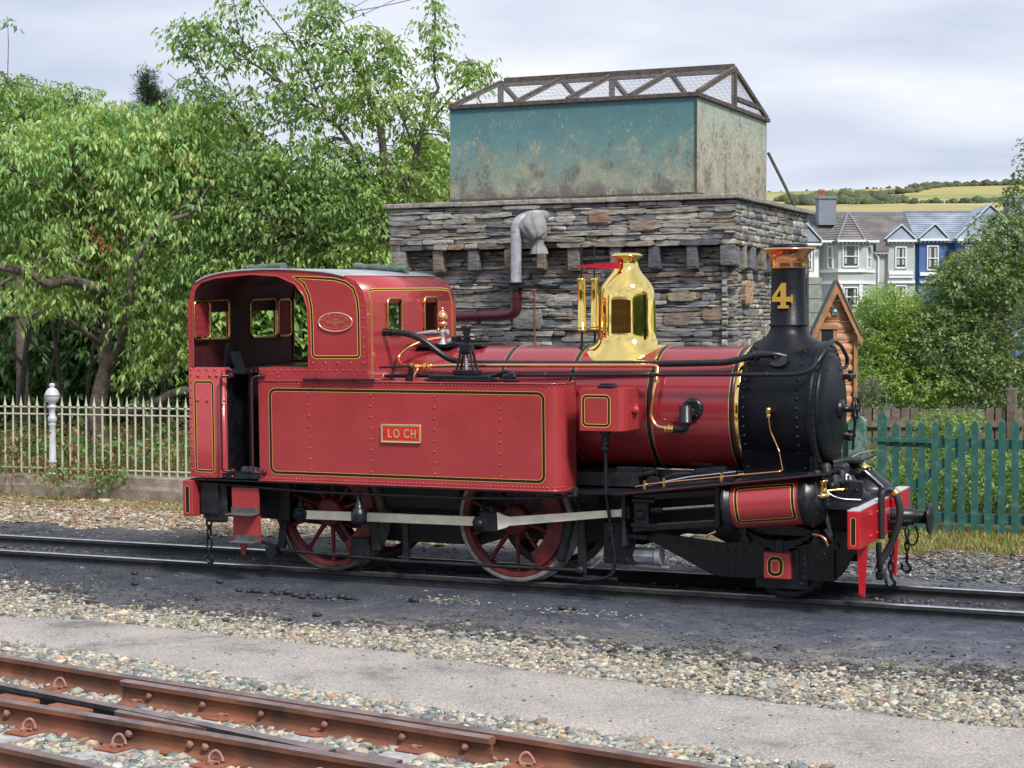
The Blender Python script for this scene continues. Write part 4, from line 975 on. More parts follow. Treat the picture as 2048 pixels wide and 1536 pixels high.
    mb = MB(); lathe(mb, [(.06, 0), (.07, .01), (.07, .19), (.06, .2)], (1.18, -.58, .315), (1, 0, 0), 8, smooth=False); lathe(mb, [(.085, 0), (.085, .05)], (1.385, -.58, .315), (1, 0, 0), 16); tube(mb, [(1.1, -.56, .22), (1.5, -.56, .21)], .02, 8); tube(mb, [(.8, -.66, .26), (.78, -.64, .18), (.86, -.6, .25), (.9, -.58, .34)], .008, 6)
    mb.build('injector', M['galv'], root)
    # pony truck
    mb = MB()
    pl = [(1.33, .45), (1.20, .50), (1.40, .525), (2.05, .462), (2.16, .475), (2.20, .55), (2.28, .55), (2.34, .47), (2.70, .47), (2.80, .50), (2.88, .60), (2.93, .56), (2.95, .50), (3.02, .50), (3.03, .46), (2.99, .44), (2.99, .177), (2.0, .165), (1.9, .18), (1.52, .36)]
    plate(mb, pl, (), -.585, -.60, lambda u, v, t: Vector((u, t, v)), 0)
    plate(mb, pl, (), .585, .60, lambda u, v, t: Vector((u, t, v)), 0)
    box(mb, (2.535, -.61, .135), (.46, .04, .085), bev=.006); box(mb, (2.535, -.60, .27), (.30, .05, .34), bev=.006); box(mb, (2.735, -.606, .31), (.055, .012, .28))
    plate(mb, [(2.99, .18), (3.0, .18), (3.18, .44), (3.18, .60), (2.99, .60)], (), -.56, -.55, lambda u, v, t: Vector((u, t, v)), 0)
    truck = mb.build('truck_frame', M['black'], root)
    mb = MB(); nr = (0, -1, 0)
    rivets(mb, [(x, -.60, z) for x in (2.045, 2.115, 2.195) for z in (.405, .325, .235)] + [(x, -.60, z) for x in (2.90, 2.965) for z in (.40, .32, .23)] + [(x, -.60, z) for x, z in ((1.60, .455), (1.71, .445), (1.82, .435), (1.95, .425), (1.6, .50), (1.72, .49))], nr, .019)
    rivets(mb, [(2.735, -.613, .19 + .055 * k) for k in range(5)], nr, .013); rivets(mb, [(2.36, -.63, .14), (2.71, -.63, .14)], nr, .015)
    mb.build('rivets', M['black'], truck, kind='stuff')
    mb = MB(); box(mb, (2.515, -.655, .30), (.235, .09, .23), bev=.008); ax = mb.build('axlebox', M['red'], truck)
    mb = MB(); pth = rrect(2.432, .205, 2.575, .385, .06, 5)
    for a, b, mi in ((0, .005, 0), (.005, .034, 1), (.034, .039, 0)): ribbon(mb, pth, a, b, side(-.70), mi)
    mb.build('lining', [M['ly'], M['lb']], ax)
    mb = MB(); box(mb, (2.515, -.66, .425), (.25, .08, .02), bev=.005); mb.build('lid', M['black'], ax)
    for k in range(5):
        h = .31 - k * .055; mb = MB(); n = 10; vs = []
        for i in range(n + 1):
            u = -1 + 2 * i / n; x = 2.535 + u * h; z = .497 - k * .016 + .085 * (u * h / .31) ** 2
            for yy in (-.685, -.625):
                for dz in (0, .014): vs.append((x, yy, z + dz))
        fs = []
        for i in range(n):
            a = i * 4; b = a + 4; fs += [(a, b, b + 1, a + 1), (a + 2, a + 3, b + 3, b + 2), (a + 1, b + 1, b + 3, a + 3), (a, a + 2, b + 2, b)]
        fs += [(0, 1, 3, 2), (n * 4, n * 4 + 2, n * 4 + 3, n * 4 + 1)]
        mb.add(vs, fs); mb.build('spring_leaf', M['under'], truck)
    mb = MB(); box(mb, (2.535, -.655, .475), (.07, .10, .12), bev=.01)
    for x, zz in ((2.215, .59), (2.86, .595)): cyl(mb, (x, -.70, zz), (x, -.61, zz), .036, 14); tube(mb, [(x, -.66, zz), (x + (.01 if x < 2.5 else -.03), -.66, .50)], .026, 8); cyl(mb, (x + (.01 if x < 2.5 else -.0), -.68, .51), (x + (.01 if x < 2.5 else -.0), -.60, .51), .04, 14)
    mb.build('spring_hanger', M['black'], truck)
    mb = MB(); vs = []; n = 14
    arc_ = [(2.535 + .30 * math.cos(math.pi * k / n), .555 + .09 * math.sin(math.pi * k / n)) for k in range(n + 1)]
    plate(mb, arc_, (), -.60, -.55, lambda u, v, t: Vector((u, t, v)), 0); mb.build('splasher', M['black'], truck)
    for a in ([(1.99, -.78, .60), (2.0, -.80, .585), (1.94, -.81, .555), (1.915, -.81, .53)], [(2.86, -.78, .60), (2.92, -.80, .595), (2.97, -.81, .56), (2.995, -.81, .51)]):
        mb = MB(); tube(mb, spline(a, 4), [.012] * 12 + [.013], 8); mb.build('drain_cock', M['copper'], root)
    # brass lubricator at the cylinder front
    mb = MB(); lathe(mb, [(.03, 0), (.075, .005), (.078, .03), (.05, .04), (.03, .05)], (2.93, -.80, .915), (0, 0, 1), 18); lathe(mb, [(.035, .05), (.038, .06), (.038, .13), (.05, .135), (.05, .15), (.035, .155), (.012, .17), (.012, .185), (.0, .19)], (2.94, -.80, .915), (0, 0, 1), 18)
    tube(mb, [(2.93, -.80, .93), (2.84, -.82, .925)], [.03, .022], 10); tube(mb, [(2.95, -.78, .97), (3.1, -.7, .98)], .012, 8); mb.build('lubricator', M['brass'], root)
    pipe('lubricator_pipe', [(2.98, -.80, .97), (3.03, -.8, .93), (3.12, -.78, .905), (3.25, -.72, .90)], .006, 'steel', .04)
    mb = MB(); box(mb, (3.04, -.43, .75), (.32, .05, .56), bev=.01); box(mb, (3.05, 0, .83), (.34, 1.5, .03)); box(mb, (2.90, -.62, .95), (.10, .30, .30), bev=.03)
    for x, y, z, r in ((2.86, -.66, 1.09, .04), (2.93, -.6, 1.1, .035), (2.98, -.55, 1.05, .05), (2.9, -.5, 1.14, .04), (3.02, -.45, 1.08, .035)): lathe(mb, [(r, -.08), (r, .02), (r * .5, .04)], (x, y, z), (0, 0, 1), 10); lathe(mb, [(r * .7, 0), (r * .7, .06), (r * .3, .07)], (x, y - .05, z - .05), (0, -1, 0), 8)
    for k in range(4): tube(mb, [(2.95, -.66 - .03 * k, .88 - .08 * k), (2.96 + .02 * k, -.72, .70 - .06 * k)], .018, 8)
    rivets(mb, [(x, -.456, z) for x in (2.96, 3.06, 3.15) for z in (.62, .95)], (0, -1, 0), .016)
    tube(mb, [(2.85, -.1, 1.14), (2.95, .0, 1.16), (3.04, .12, 1.15)], .03, 8); box(mb, (2.95, -.2, 1.1), (.12, .2, .1), bev=.02)
    mb.build('front_frame', M['under'], root)
    pipe('lamp_iron', [(2.95, .05, 1.16), (3.03, .18, 1.21), (3.12, .30, 1.225)], .007, 'steel', .03)
    mb = MB(); lathe(mb, [(.20, .78), (.20, .86), (.19, .90), (.15, .91), (.045, 1.03), (.04, 1.045)], (3.02, -.18, 0), (0, 0, 1), 24); p1 = mb.build('sand_pot', M['black'], root)
    mb = MB(); lathe(mb, [(.165, .900), (.05, 1.03), (.03, 1.06)], (2.99, -.18, 0), (0, 0, 1), 24); mb.build('funnel', M['steel'], p1)
    mb = MB(); lathe(mb, [(.22, .78), (.22, .90), (.20, .93), (.06, 1.05), (.035, 1.06), (.035, 1.085)], (3.10, .22, 0), (0, 0, 1), 24); p1 = mb.build('sand_pot', M['black'], root)
    mb = MB(); lathe(mb, [(.03, 1.08), (.055, 1.085), (.055, 1.10), (.03, 1.115), (.016, 1.12), (.016, 1.13), (.0, 1.135)], (3.08, .12, 0), (0, 0, 1), 16); mb.build('cap', M['brass'], p1)
    pipe('breather_pipe', [(3.08, .1, 1.07), (3.14, .1, 1.02), (3.26, .05, .93), (3.32, -.1, .88)], .014, 'steel', .05)
    # buffer beams
    mb = MB()
    for X0, X1, zt_, zb_ in ((3.20, 3.304, .833, .515), (-3.34, -3.23, .875, .525)):
        box(mb, ((X0 + X1) / 2, 0, (zt_ + zb_) / 2), (X1 - X0, 2.0, zt_ - zb_), bev=.006)
        fb = mb.build('buffer_beam', M['beam_red'] if X0 > 0 else M['red'], root)
        m1 = MB(); pth = rrect(X0 + .030, zb_ + .03, X1 - .030, zt_ - .05, .02, 4)
        ribbon(m1, pth, 0, .004, side(-1.0), 0); plate(m1, rrect(X0 + .034, zb_ + .034, X1 - .034, zt_ - .054, .018, 4), (), .0008, .0016, side(-1.0), 1)
        m1.build('lining', [M['ly'], M['lb']], fb)
        if X0 > 0:
            m1 = MB(); box(m1, (3.25, 0, .836), (.10, 1.99, .005)); m1.build('top_strip', M['steel_lt'], fb)
            m1 = MB(); rivets(m1, [(3.304, y, z) for y in (-.62, -.56, -.35, .5, .62) for z in (.58, .76)], (1, 0, 0), .017); box(m1, (3.33, -.18, .66), (.06, .16, .22), bev=.01); box(m1, (3.34, .2, .70), (.07, .12, .26), bev=.02)
            m1.build('bracket', M['beam_red'], fb)
        mb = MB()
    # buffer
    mb = MB(); lathe(mb, [(.075, 0), (.075, .22), (.06, .225), (.06, .34), (.05, .345)], (3.33, 0, .685), (1, 0, 0), 20); box(mb, (3.47, 0, .62), (.06, .05, .04)); bf = mb.build('buffer', M['black'], root)
    mb = MB(); lathe(mb, [(.04, 0), (.12, .005), (.135, .015), (.135, .025), (.125, .03), (.08, .04), (.0, .045)], (3.665, 0, .67), (1, 0, 0), 32); mb.build('head', M['black'], bf)
    # vacuum hose with ribs
    hp = spline([(3.33, -.30, .52), (3.33, -.30, .86), (3.345, -.28, .925), (3.385, -.26, .945), (3.43, -.25, .915), (3.47, -.25, .82), (3.475, -.25, .70), (3.44, -.25, .57), (3.385, -.25, .44), (3.33, -.27, .34), (3.30, -.3, .26)], 8)
    mb = MB(); tube(mb, hp, [.030 if i < 26 else (.034 if i % 2 else .029) for i in range(len(hp))], 12); hose = mb.build('vacuum_hose', M['rubber'], root)
    mb = MB(); lathe(mb, [(.042, 0), (.042, .035)], hp[30], hp[31] - hp[30], 14); mb.build('hose_clip', M['dull_brass'], hose)
    mb = MB(); tube(mb, [(3.33, -.42, .50), (3.34, -.42, .30), (3.35, -.40, .24)], .024, 8); box(mb, (3.34, -.36, .22), (.07, .14, .08), bev=.015); mb.build('hose_end', M['black'], hose)
    def chain(x, y, z0, n, r=.028, t=.0085, link=.062):
        ch = empty('coupling_chain', (x, y, z0)); ch.parent = root
        for k in range(n):
            mb = MB(); pts = []
            for i in range(14):
                a = 2 * math.pi * i / 14; u = r * .62 * math.cos(a); w_ = r * math.sin(a) * 1.15 + (.012 if math.sin(a) > 0 else -.012)
                pts.append(Vector((u, 0, w_ - k * link)) if k % 2 == 0 else Vector((0, u, w_ - k * link)))
            tube(mb, pts, t, 6, closed=True); mb.build('link', M['black'], ch)
        mb = MB(); hk = spline([(0, 0, -n * link + .04), (0, 0, -n * link - .02), (.03, .01, -n * link - .07), (.0, .02, -n * link - .11), (-.045, .02, -n * link - .08), (-.05, .02, -n * link - .03)], 5); tube(mb, hk, [.014] * (len(hk) - 3) + [.012, .009, .005], 8); mb.build('hook', M['black'], ch)
        return ch
    chain(3.375, -.12, .545, 5, r=.034, t=.010, link=.072); chain(3.415, .34, .50, 4); chain(-3.175, -.8, .45, 3, r=.045, t=.011, link=.1)
    mb = MB(); tube(mb, spline([(3.42, .34, .45), (3.47, .25, .40), (3.54, .12, .44), (3.57, .05, .52), (3.56, 0, .60)], 4), .009, 6); box(mb, (3.40, -.13, .62), (.12, .09, .09), bev=.02); mb.build('safety_chain', M['black'], root)
    mb = MB(); vs = [(3.195, -.64, .51), (3.285, -.64, .51), (3.26, -.64, .06), (3.215, -.64, .085)]; vs = vs + [(a, b + .03, c) for a, b, c in vs]; mb.add(vs, BF); mb.build('guard_iron', M['beam_red'], root)
    mb = MB(); vs = [(3.195, .60, .51), (3.285, .60, .51), (3.26, .60, .06), (3.215, .60, .085)]; vs = vs + [(a, b + .03, c) for a, b, c in vs]; mb.add(vs, BF); mb.build('guard_iron', M['beam_red'], root)
    # underside fittings, near side
    mb = MB(); tube(mb, bend([(-3.17, -.88, .50), (-3.17, -.88, .845), (-2.4, -.90, .815), (-1.9, -.90, .80), (-.4, -.90, .80), (.10, -.90, .815), (.55, -.90, .84), (.72, -.90, .86)], .04, 4), .014, 8); mb.build('steam_heat_pipe', M['under'], root)
    mb = MB(); lathe(mb, [(.0, .475), (.02, .48), (.022, .505), (.06, .512), (.074, .535), (.076, .545), (.076, .615), (.070, .628), (.064, .632), (.064, .655), (.042, .662), (.040, .70), (.034, .71), (.022, .72), (.022, .82)], (-1.467, -.86, 0), (0, 0, 1), 18); mb.build('drip_pot', M['black'], root)
    mb = MB(); tube(mb, [(.71, -.86, .86), (.70, -.75, .80), (.697, -.64, .70)], .02, 8); box(mb, (.697, -.64, .44), (.075, .05, .64), bev=.01); lathe(mb, [(.035, 0), (.035, .05), (.015, .055)], (.694, -.66, .165), (0, -1, 0), 12); lathe(mb, [(.03, 0), (.03, .07)], (.74, -.9, .86), (0, 0, 1), 10)
    box(mb, (-1.1, -.62, .35), (.06, .05, .45), bev=.008); box(mb, (-1.6, -.60, .25), (.20, .04, .20), bev=.05)
    mb.build('brake_hanger', M['under'], root)
    mb = MB(); tube(mb, [(-2.45, -.66, .19), (-1.1, -.66, .148), (.69, -.66, .158)], .019, 6); tube(mb, [(-2.9, -.6, .30), (-2.35, -.62, .17)], .015, 6); tube(mb, [(-2.5, -.62, .5), (-2.35, -.62, .2)], .018, 6); tube(mb, [(.72, -.66, .10), (1.05, -.7, .10)], .022, 6); mb.build('brake_rod', M['under'], root)
    mb = MB(); box(mb, (-2.42, -.60, .66), (.12, .12, .42), bev=.03); box(mb, (-2.45, -.60, .38), (.08, .08, .4), R=Matrix.Rotation(.15, 3, 'Y'), bev=.02); cyl(mb, (-2.56, -.68, .17), (-2.56, -.5, .17), .055, 12); box(mb, (-3.05, -.85, .66), (.25, .05, .40), bev=.02); box(mb, (-3.1, -.6, .70), (.2, .6, .3)); box(mb, (.35, -.45, .75), (1.0, .12, .3), bev=.04); box(mb, (-1.0, -.45, .75), (.9, .12, .3), bev=.04)
    box(mb, (.52, -.60, .42), (.10, .05, .42), bev=.03, R=Matrix.Rotation(.25, 3, 'Y')); box(mb, (-1.45, -.60, .42), (.10, .05, .42), bev=.03, R=Matrix.Rotation(-.1, 3, 'Y')); mb.build('brake_gear', M['under'], root)
    # cab steps
    st = empty('cab_steps', (0, 0, 0)); st.parent = root
    mb = MB(); box(mb, (-2.685, -.90, .69), (.30, .02, .25)); box(mb, (-2.675, -.90, .42), (.30, .02, .26)); vs = [(-2.76, -.91, .29), (-2.68, -.91, .29), (-2.70, -.91, .17), (-2.735, -.91, .155)]; mb.add(vs + [(a, b + .02, c) for a, b, c in vs], BF); mb.build('panel', M['red'], st)
    for z, X0, X1 in ((.565, -2.84, -2.54), (.300, -2.80, -2.53)):
        mb = MB(); box(mb, ((X0 + X1) / 2, -.965, z), (X1 - X0, .15, .012), bev=.003); box(mb, ((X0 + X1) / 2, -.915, z + .03), (X1 - X0, .012, .06)); mb.build('tread', M['tread'], st)
    # coal lumps on the doorway floor
    mb = MB(); rr = random.Random(5)
    for k in range(10):
        m1 = MB(); c = Vector((-2.72 + rr.random() * .22, -.80 - rr.random() * .12, .965 + rr.random() * .03)); stone_blob(m1, c, (.05 + rr.random() * .02, .04, .03), rr); o = m1.build('coal_lump', M['coal'], None)
        coal_list.append(o); o.matrix_world = LM.to_4x4(); o['label'] = 'black coal lump in the small heap on the cab doorway floor of the red locomotive'; o['category'] = 'coal'; o['group'] = 'coal lumps in the cab doorway'
    return root
coal_list = []
def stone_blob(mb, c, s, rr, mi=0):
    """irregular rounded lump"""
    vs = []; n = 7
    rows = [(-.9, .45), (-.35, .95), (.35, .95), (.9, .5)]
    for z, r in rows:
        for k in range(n):
            a = 2 * math.pi * k / n + z; q = r * (1 + rr.uniform(-.18, .18)); vs.append(Vector((c[0] + s[0] * q * math.cos(a), c[1] + s[1] * q * math.sin(a), c[2] + s[2] * z * (1 + rr.uniform(-.12, .12)))))
    vs.append(Vector(c) + Vector((0, 0, s[2] * 1.05))); vs.append(Vector(c) - Vector((0, 0, s[2] * 1.0)))
    fs = [(i * n + k, i * n + (k + 1) % n, (i + 1) * n + (k + 1) % n, (i + 1) * n + k) for i in range(3) for k in range(n)] + [(3 * n + k, 3 * n + (k + 1) % n, 4 * n) for k in range(n)] + [((k + 1) % n, k, 4 * n + 1) for k in range(n)]
    return mb.add(vs, fs, mi, True)
M['steel_lt'] = mat('grey_top_strip', (0.50, 0.55, 0.60), 0.35, var=.1)
M_ready = True
loco = build_loco()
# rolled tarpaulins lying on the cab roof
def tarp_roll(p, q, r, label):
    mb = MB(); pts = [Vector(p).lerp(Vector(q), t / 10) + Vector((0, .01 * math.sin(t * 1.7), .006 * math.sin(t * 2.3))) for t in range(11)]
    tube(mb, pts, [r * (1 + .14 * math.sin(t * 1.9) + (.1 if t in (0, 10) else 0)) for t in range(11)], 12)
    tube(mb, [pts[0] + Vector((0, 0, -r)), pts[5] + Vector((0, .04, -r * .9)), pts[10] + Vector((0, 0, -r))], r * .55, 8)
    o = mb.build('tarpaulin_roll', M['tarp']); o.matrix_world = LM.to_4x4(); tag(o, label, 'tarpaulin', 'rolled tarpaulins on the cab roof'); return o
tarp_roll((-3.02, -.25, 2.925), (-2.50, -.42, 2.945), .036, 'rolled green tarpaulin over the rear of the red cab roof, nearest the cab opening')
tarp_roll((-2.25, .55, 2.945), (-1.62, .50, 2.905), .034, 'rolled green tarpaulin on the front end of the cab roof, towards the stone wall')
# ------------------------------------------------------------------ ground
def ground_material():
    m = bpy.data.materials.new('yard_ground'); m.use_nodes = True; nt = m.node_tree; b = nt.nodes['Principled BSDF']
    g = N(nt, 'ShaderNodeNewGeometry'); sp = N(nt, 'ShaderNodeSeparateXYZ'); nt.links.new(g.outputs['Position'], sp.inputs[0])
    nz = N(nt, 'ShaderNodeTexNoise', ins={'Scale': .9, 'Detail': 7.0, 'Roughness': .65}); nt.links.new(g.outputs['Position'], nz.inputs[0])
    nf = N(nt, 'ShaderNodeTexNoise', ins={'Scale': 26.0, 'Detail': 6.0, 'Roughness': .7}); nt.links.new(g.outputs['Position'], nf.inputs[0])
    # distance from the track centre line, wobbled
    y2 = math_node(nt, 'ADD', sp.outputs[1], math_node(nt, 'MULTIPLY', math_node(nt, 'SUBTRACT', nz.outputs['Fac'], vb=.5), vb=1.6))
    mr = N(nt, 'ShaderNodeMapRange'); mr.inputs[1].default_value = -10; mr.inputs[2].default_value = 12; nt.links.new(y2, mr.inputs[0])
    f = lambda y: (y + 10) / 22
    zone = ramp(nt, mr.outputs[0], [(f(-3.0), (.26, .25, .22)), (f(-2.35), (.11, .11, .115)), (f(-1.6), (.040, .046, .062)), (f(-.3), (.028, .034, .048)), (f(1.6), (.042, .047, .06)), (f(2.3), (.13, .12, .115)), (f(2.9), (.26, .23, .18)), (f(4.4), (.15, .14, .07)), (f(5.4), (.045, .06, .025))])
    zone2 = ramp(nt, mr.outputs[0], [(f(-3.0), (.26, .25, .22)), (f(-2.35), (.12, .12, .125)), (f(-1.6), (.078, .090, .118)), (f(-.6), (.05, .06, .085)), (f(.6), (.045, .05, .065)), (f(1.6), (.10, .112, .135)), (f(2.6), (.10, .11, .125)), (f(3.2), (.15, .14, .07)), (f(4.4), (.12, .13, .05)), (f(5.4), (.045, .06, .025))])
    mx0 = N(nt, 'ShaderNodeMixRGB'); side = N(nt, 'ShaderNodeMapRange'); side.inputs[1].default_value = -3.5; side.inputs[2].default_value = 2.0; nt.links.new(sp.outputs[0], side.inputs[0])
    nt.links.new(side.outputs[0], mx0.inputs[0]); nt.links.new(zone, mx0.inputs[1]); nt.links.new(zone2, mx0.inputs[2])
    fg = ramp(nt, nf.outputs['Fac'], [(.3, (.55,) * 3), (.5, (1.0,) * 3), (.72, (1.6, 1.55, 1.5))])
    mx = N(nt, 'ShaderNodeMixRGB'); mx.blend_type = 'MULTIPLY'; mx.inputs[0].default_value = 1; nt.links.new(mx0.outputs[0], mx.inputs[1]); nt.links.new(fg, mx.inputs[2])
    nm = N(nt, 'ShaderNodeTexNoise', ins={'Scale': 3.4, 'Detail': 9.0, 'Roughness': .72}); nt.links.new(g.outputs['Position'], nm.inputs[0])
    pm = ramp(nt, nm.outputs['Fac'], [(.36, (.50, .52, .58)), (.47, (.95, .95, .98)), (.56, (1.15, 1.12, 1.08)), (.66, (2.1, 2.0, 1.85))]); mx2 = N(nt, 'ShaderNodeMixRGB'); mx2.blend_type = 'MULTIPLY'; mx2.inputs[0].default_value = 1; nt.links.new(mx.outputs[0], mx2.inputs[1]); nt.links.new(pm, mx2.inputs[2])
    nt.links.new(mx2.outputs[0], b.inputs['Base Color'])
    # oily patches lie smoother
    no = N(nt, 'ShaderNodeTexNoise', ins={'Scale': 1.7, 'Detail': 3.0}); nt.links.new(g.outputs['Position'], no.inputs[0])
    rr = ramp(nt, no.outputs['Fac'], [(.4, (.9,) * 3), (.62, (.5,) * 3)]); nt.links.new(rr, b.inputs['Roughness'])
    bp = N(nt, 'ShaderNodeBump'); bp.inputs['Strength'].default_value = .7; bp.inputs['Distance'].default_value = .03
    nt.links.new(nf.outputs['Fac'], bp.inputs['Height']); nt.links.new(bp.outputs[0], b.inputs['Normal'])
    return m
M['ground'] = ground_material()
def ground_z(x, y): return gz(x, y) - (.02 if y < -4.3 else 0) + .008 * mnoise.noise(Vector((x * .8, y * .8, 0))) + .005 * mnoise.noise(Vector((x * 3.1, y * 3.1, 2)))
xs = list(np.arange(-16, 12.01, .25)); ys = list(np.arange(-10, 8.01, .25))
xs = [-4000, -900, -300, -120, -60, -40, -28, -21] + xs + [15, 20, 30, 50, 120, 300, 900, 4000]
ys = [-4000, -600, -150, -60, -30, -20, -15, -12] + ys + [10, 12, 14, 18, 25, 40, 70, 110, 200, 500, 2000, 5000]
V = []; 
for y in ys:
    for x in xs:
        z = ground_z(x, y) if (abs(x) < 60 and abs(y) < 60) else gz(x, y)
        # the four foot between the rails lies a little lower where the near rail shows its depth
        if -.42 < y < .42: z -= .03
        V.append((x, y, z))
nx = len(xs); F = [(j * nx + i, j * nx + i + 1, (j + 1) * nx + i + 1, (j + 1) * nx + i) for j in range(len(ys) - 1) for i in range(nx - 1)]
fast_mesh('ground', np.array(V), np.array(F), M['ground'], smooth=True, kind='structure')
# tarmac path between the two lines
tm = bpy.data.materials.new('tarmac'); tm.use_nodes = True; nt = tm.node_tree; b = nt.nodes['Principled BSDF']
g = N(nt, 'ShaderNodeNewGeometry'); n1 = N(nt, 'ShaderNodeTexNoise', ins={'Scale': 55.0, 'Detail': 5.0, 'Roughness': .75}); nt.links.new(g.outputs['Position'], n1.inputs[0])
n2 = N(nt, 'ShaderNodeTexNoise', ins={'Scale': 1.6, 'Detail': 6.0, 'Roughness': .6}); nt.links.new(g.outputs['Position'], n2.inputs[0])
c1 = ramp(nt, n1.outputs['Fac'], [(.34, (.19, .178, .172)), (.5, (.31, .292, .28)), (.66, (.50, .46, .42))]); n2.inputs['Detail'].default_value = 10; n2.inputs['Roughness'].default_value = .7; c2 = ramp(nt, n2.outputs['Fac'], [(.34, (.50,) * 3), (.44, (.88,) * 3), (.5, (1.0,) * 3), (.66, (1.2, 1.15, 1.1))])
mx = N(nt, 'ShaderNodeMixRGB'); mx.blend_type = 'MULTIPLY'; mx.inputs[0].default_value = 1; nt.links.new(c1, mx.inputs[1]); nt.links.new(c2, mx.inputs[2]); nt.links.new(mx.outputs[0], b.inputs['Base Color'])
b.inputs['Roughness'].default_value = .85; bp = N(nt, 'ShaderNodeBump'); bp.inputs['Strength'].default_value = .6; bp.inputs['Distance'].default_value = .006; nt.links.new(n1.outputs['Fac'], bp.inputs['Height']); nt.links.new(bp.outputs[0], b.inputs['Normal'])
top_e = [(-9, -1.75), (-7, -2.35), (-5, -3.0), (-3.5, -3.30), (-2.77, -3.12), (-1.67, -3.22), (-.64, -3.36), (.25, -3.38), (1.33, -3.62), (2.47, -3.79), (3.38, -3.97), (4.29, -4.08), (5.09, -4.15), (7, -4.4), (9, -4.7), (12, -5.2)]
bot_e = [(-9, -3.15), (-7, -3.5), (-5, -3.85), (-3.5, -4.08), (-2.88, -4.26), (-1.84, -4.38), (-.74, -4.62), (.28, -4.86), (1.16, -5.04), (1.94, -5.14), (2.84, -5.31), (3.37, -5.42), (3.88, -5.52), (5.09, -5.8), (7, -6.2), (12, -7.2)]
def edge_y(E, x):
    for i in range(len(E) - 1):
        if E[i][0] <= x <= E[i + 1][0]:
            t = (x - E[i][0]) / (E[i + 1][0] - E[i][0]); return E[i][1] * (1 - t) + E[i + 1][1] * t
    return E[0][1] if x < E[0][0] else E[-1][1]
V = []; nn_ = 260; mm_ = 10
for i in range(nn_):
    x = -9 + 21 * i / (nn_ - 1); yt = edge_y(top_e, x) + .05 * mnoise.noise(Vector((x * 2.2, 0, 0))) + .03 * mnoise.noise(Vector((x * 7, 1, 0))); yb = edge_y(bot_e, x) + .04 * mnoise.noise(Vector((x * 2.5, 5, 0))) + .03 * mnoise.noise(Vector((x * 8, 6, 0)))
    for j in range(mm_ + 1):
        t = j / mm_; y = yt * (1 - t) + yb * t; e = -.035 if j in (0, mm_) else 0
        V.append((x, y, gz(x, y) + .022 + e + .004 * mnoise.noise(Vector((x * 1.5, y * 1.5, 9)))))
F = [(i * (mm_ + 1) + j + 1, (i + 1) * (mm_ + 1) + j + 1, (i + 1) * (mm_ + 1) + j, i * (mm_ + 1) + j) for i in range(nn_ - 1) for j in range(mm_)]
fast_mesh('path', np.array(V), np.array(F)[:, ::-1] * 1, tm, smooth=True, kind='structure')
# ------------------------------------------------------------------ rails and sleepers
def rail_profile(h=.16, hw=.033, fw=.062):
    hh = .038
    return [(-fw, 0), (-fw, .010), (-.012, .028), (-.008, .04), (-.008, h - hh - .008), (-hw, h - hh), (-hw, h - .008), (-hw + .008, h), (hw - .008, h), (hw, h - .008), (hw, h - hh), (.008, h - hh - .008), (.008, .04), (.012, .028), (fw, .010), (fw, 0)]
def rail(name, pts, m, mtop, parent=None, h=.16, hw=.033, fw=.062):
    pr = rail_profile(h, hw, fw); n = len(pr); P = [Vector(p) for p in pts]; mb = MB(); vs = []
    for i, p in enumerate(P):
        d = (P[min(i + 1, len(P) - 1)] - P[max(i - 1, 0)]).normalized(); sd_ = Vector((-d.y, d.x, 0)).normalized()
        for a, b_ in pr: vs.append(p + sd_ * a + Vector((0, 0, b_ - h)))
    fs = [(i * n + k, (i + 1) * n + k, (i + 1) * n + (k + 1) % n, i * n + (k + 1) % n) for i in range(len(P) - 1) for k in range(n)]
    mi = [1 if 6 <= k <= 8 else 0 for i in range(len(P) - 1) for k in range(n)]
    b0 = len(mb.f); mb.add(vs, fs); mb.m[b0:] = mi
    mb.add(vs[:n], [tuple(range(n))]); mb.add(vs[-n:], [tuple(reversed(range(n)))])
    return mb.build(name, [m, mtop], parent)
trk = empty('railway_track', (0, 0, 0)); tag(trk, 'narrow gauge railway track that the red locomotive stands on, rails sunk in dark cinders', 'railway track')
def lw(x, y, z): return tuple(W(x, y, z))
for y in (-.490, .490):
    rail('rail', [lw(x, y, 0 - .012 * max(0, (-x - 4)) * .0) for x in np.arange(-26, 18.1, 1.0)], M['rail_dark'], M['railshiny'], trk, h=.13, hw=.031, fw=.05)
turn = empty('railway_turnout', (0, 0, 0)); tag(turn, 'rusty turnout of flat-bottomed rails on concrete sleepers in pale ballast beside the tarmac path', 'railway track')
def on_line(E, x, off=0.0): return edge_y(E, x) + off
LA = [(-10, -4.0), (-6, -4.55), (-2.02, -5.30), (-.68, -5.56), (.49, -5.76), (2.4, -6.09), (3.68, -6.33), (6, -6.80), (10, -7.7)]
LB = [(-8, -4.95), (-4, -5.85), (-1.03, -6.47), (.61, -6.72), (2.11, -6.96), (4, -7.30), (10, -8.5)]
LC = [(-8, -3.9), (-4, -5.28), (-1.36, -6.03), (-.18, -6.30), (.99, -6.60), (1.9, -6.84)]
LD = [(-8, -6.3), (-4, -6.75), (-1.0, -7.22), (.4, -7.52), (2.0, -7.9), (6, -8.9)]
LA2 = [(-.64, -5.685), (.49, -5.875), (1.3, -6.02), (2.35, -6.205)]
LE = [(-.2, -6.46), (.8, -6.66), (2.05, -6.91)]
def line_pts(E, x0, x1, z=.07, st=.4, dy=0): return [(x, edge_y(E, x) + dy, float(gz(x, edge_y(E, x))) + .10 + z) for x in np.arange(x0, x1 + .001, st)]
rail('rail', line_pts(LA, -9.6, 10), M['rust'], M['railtop'], turn)
rail('check_rail', line_pts(LA2, -.64, 2.38, st=.3), M['rust'], M['railtop'], turn)
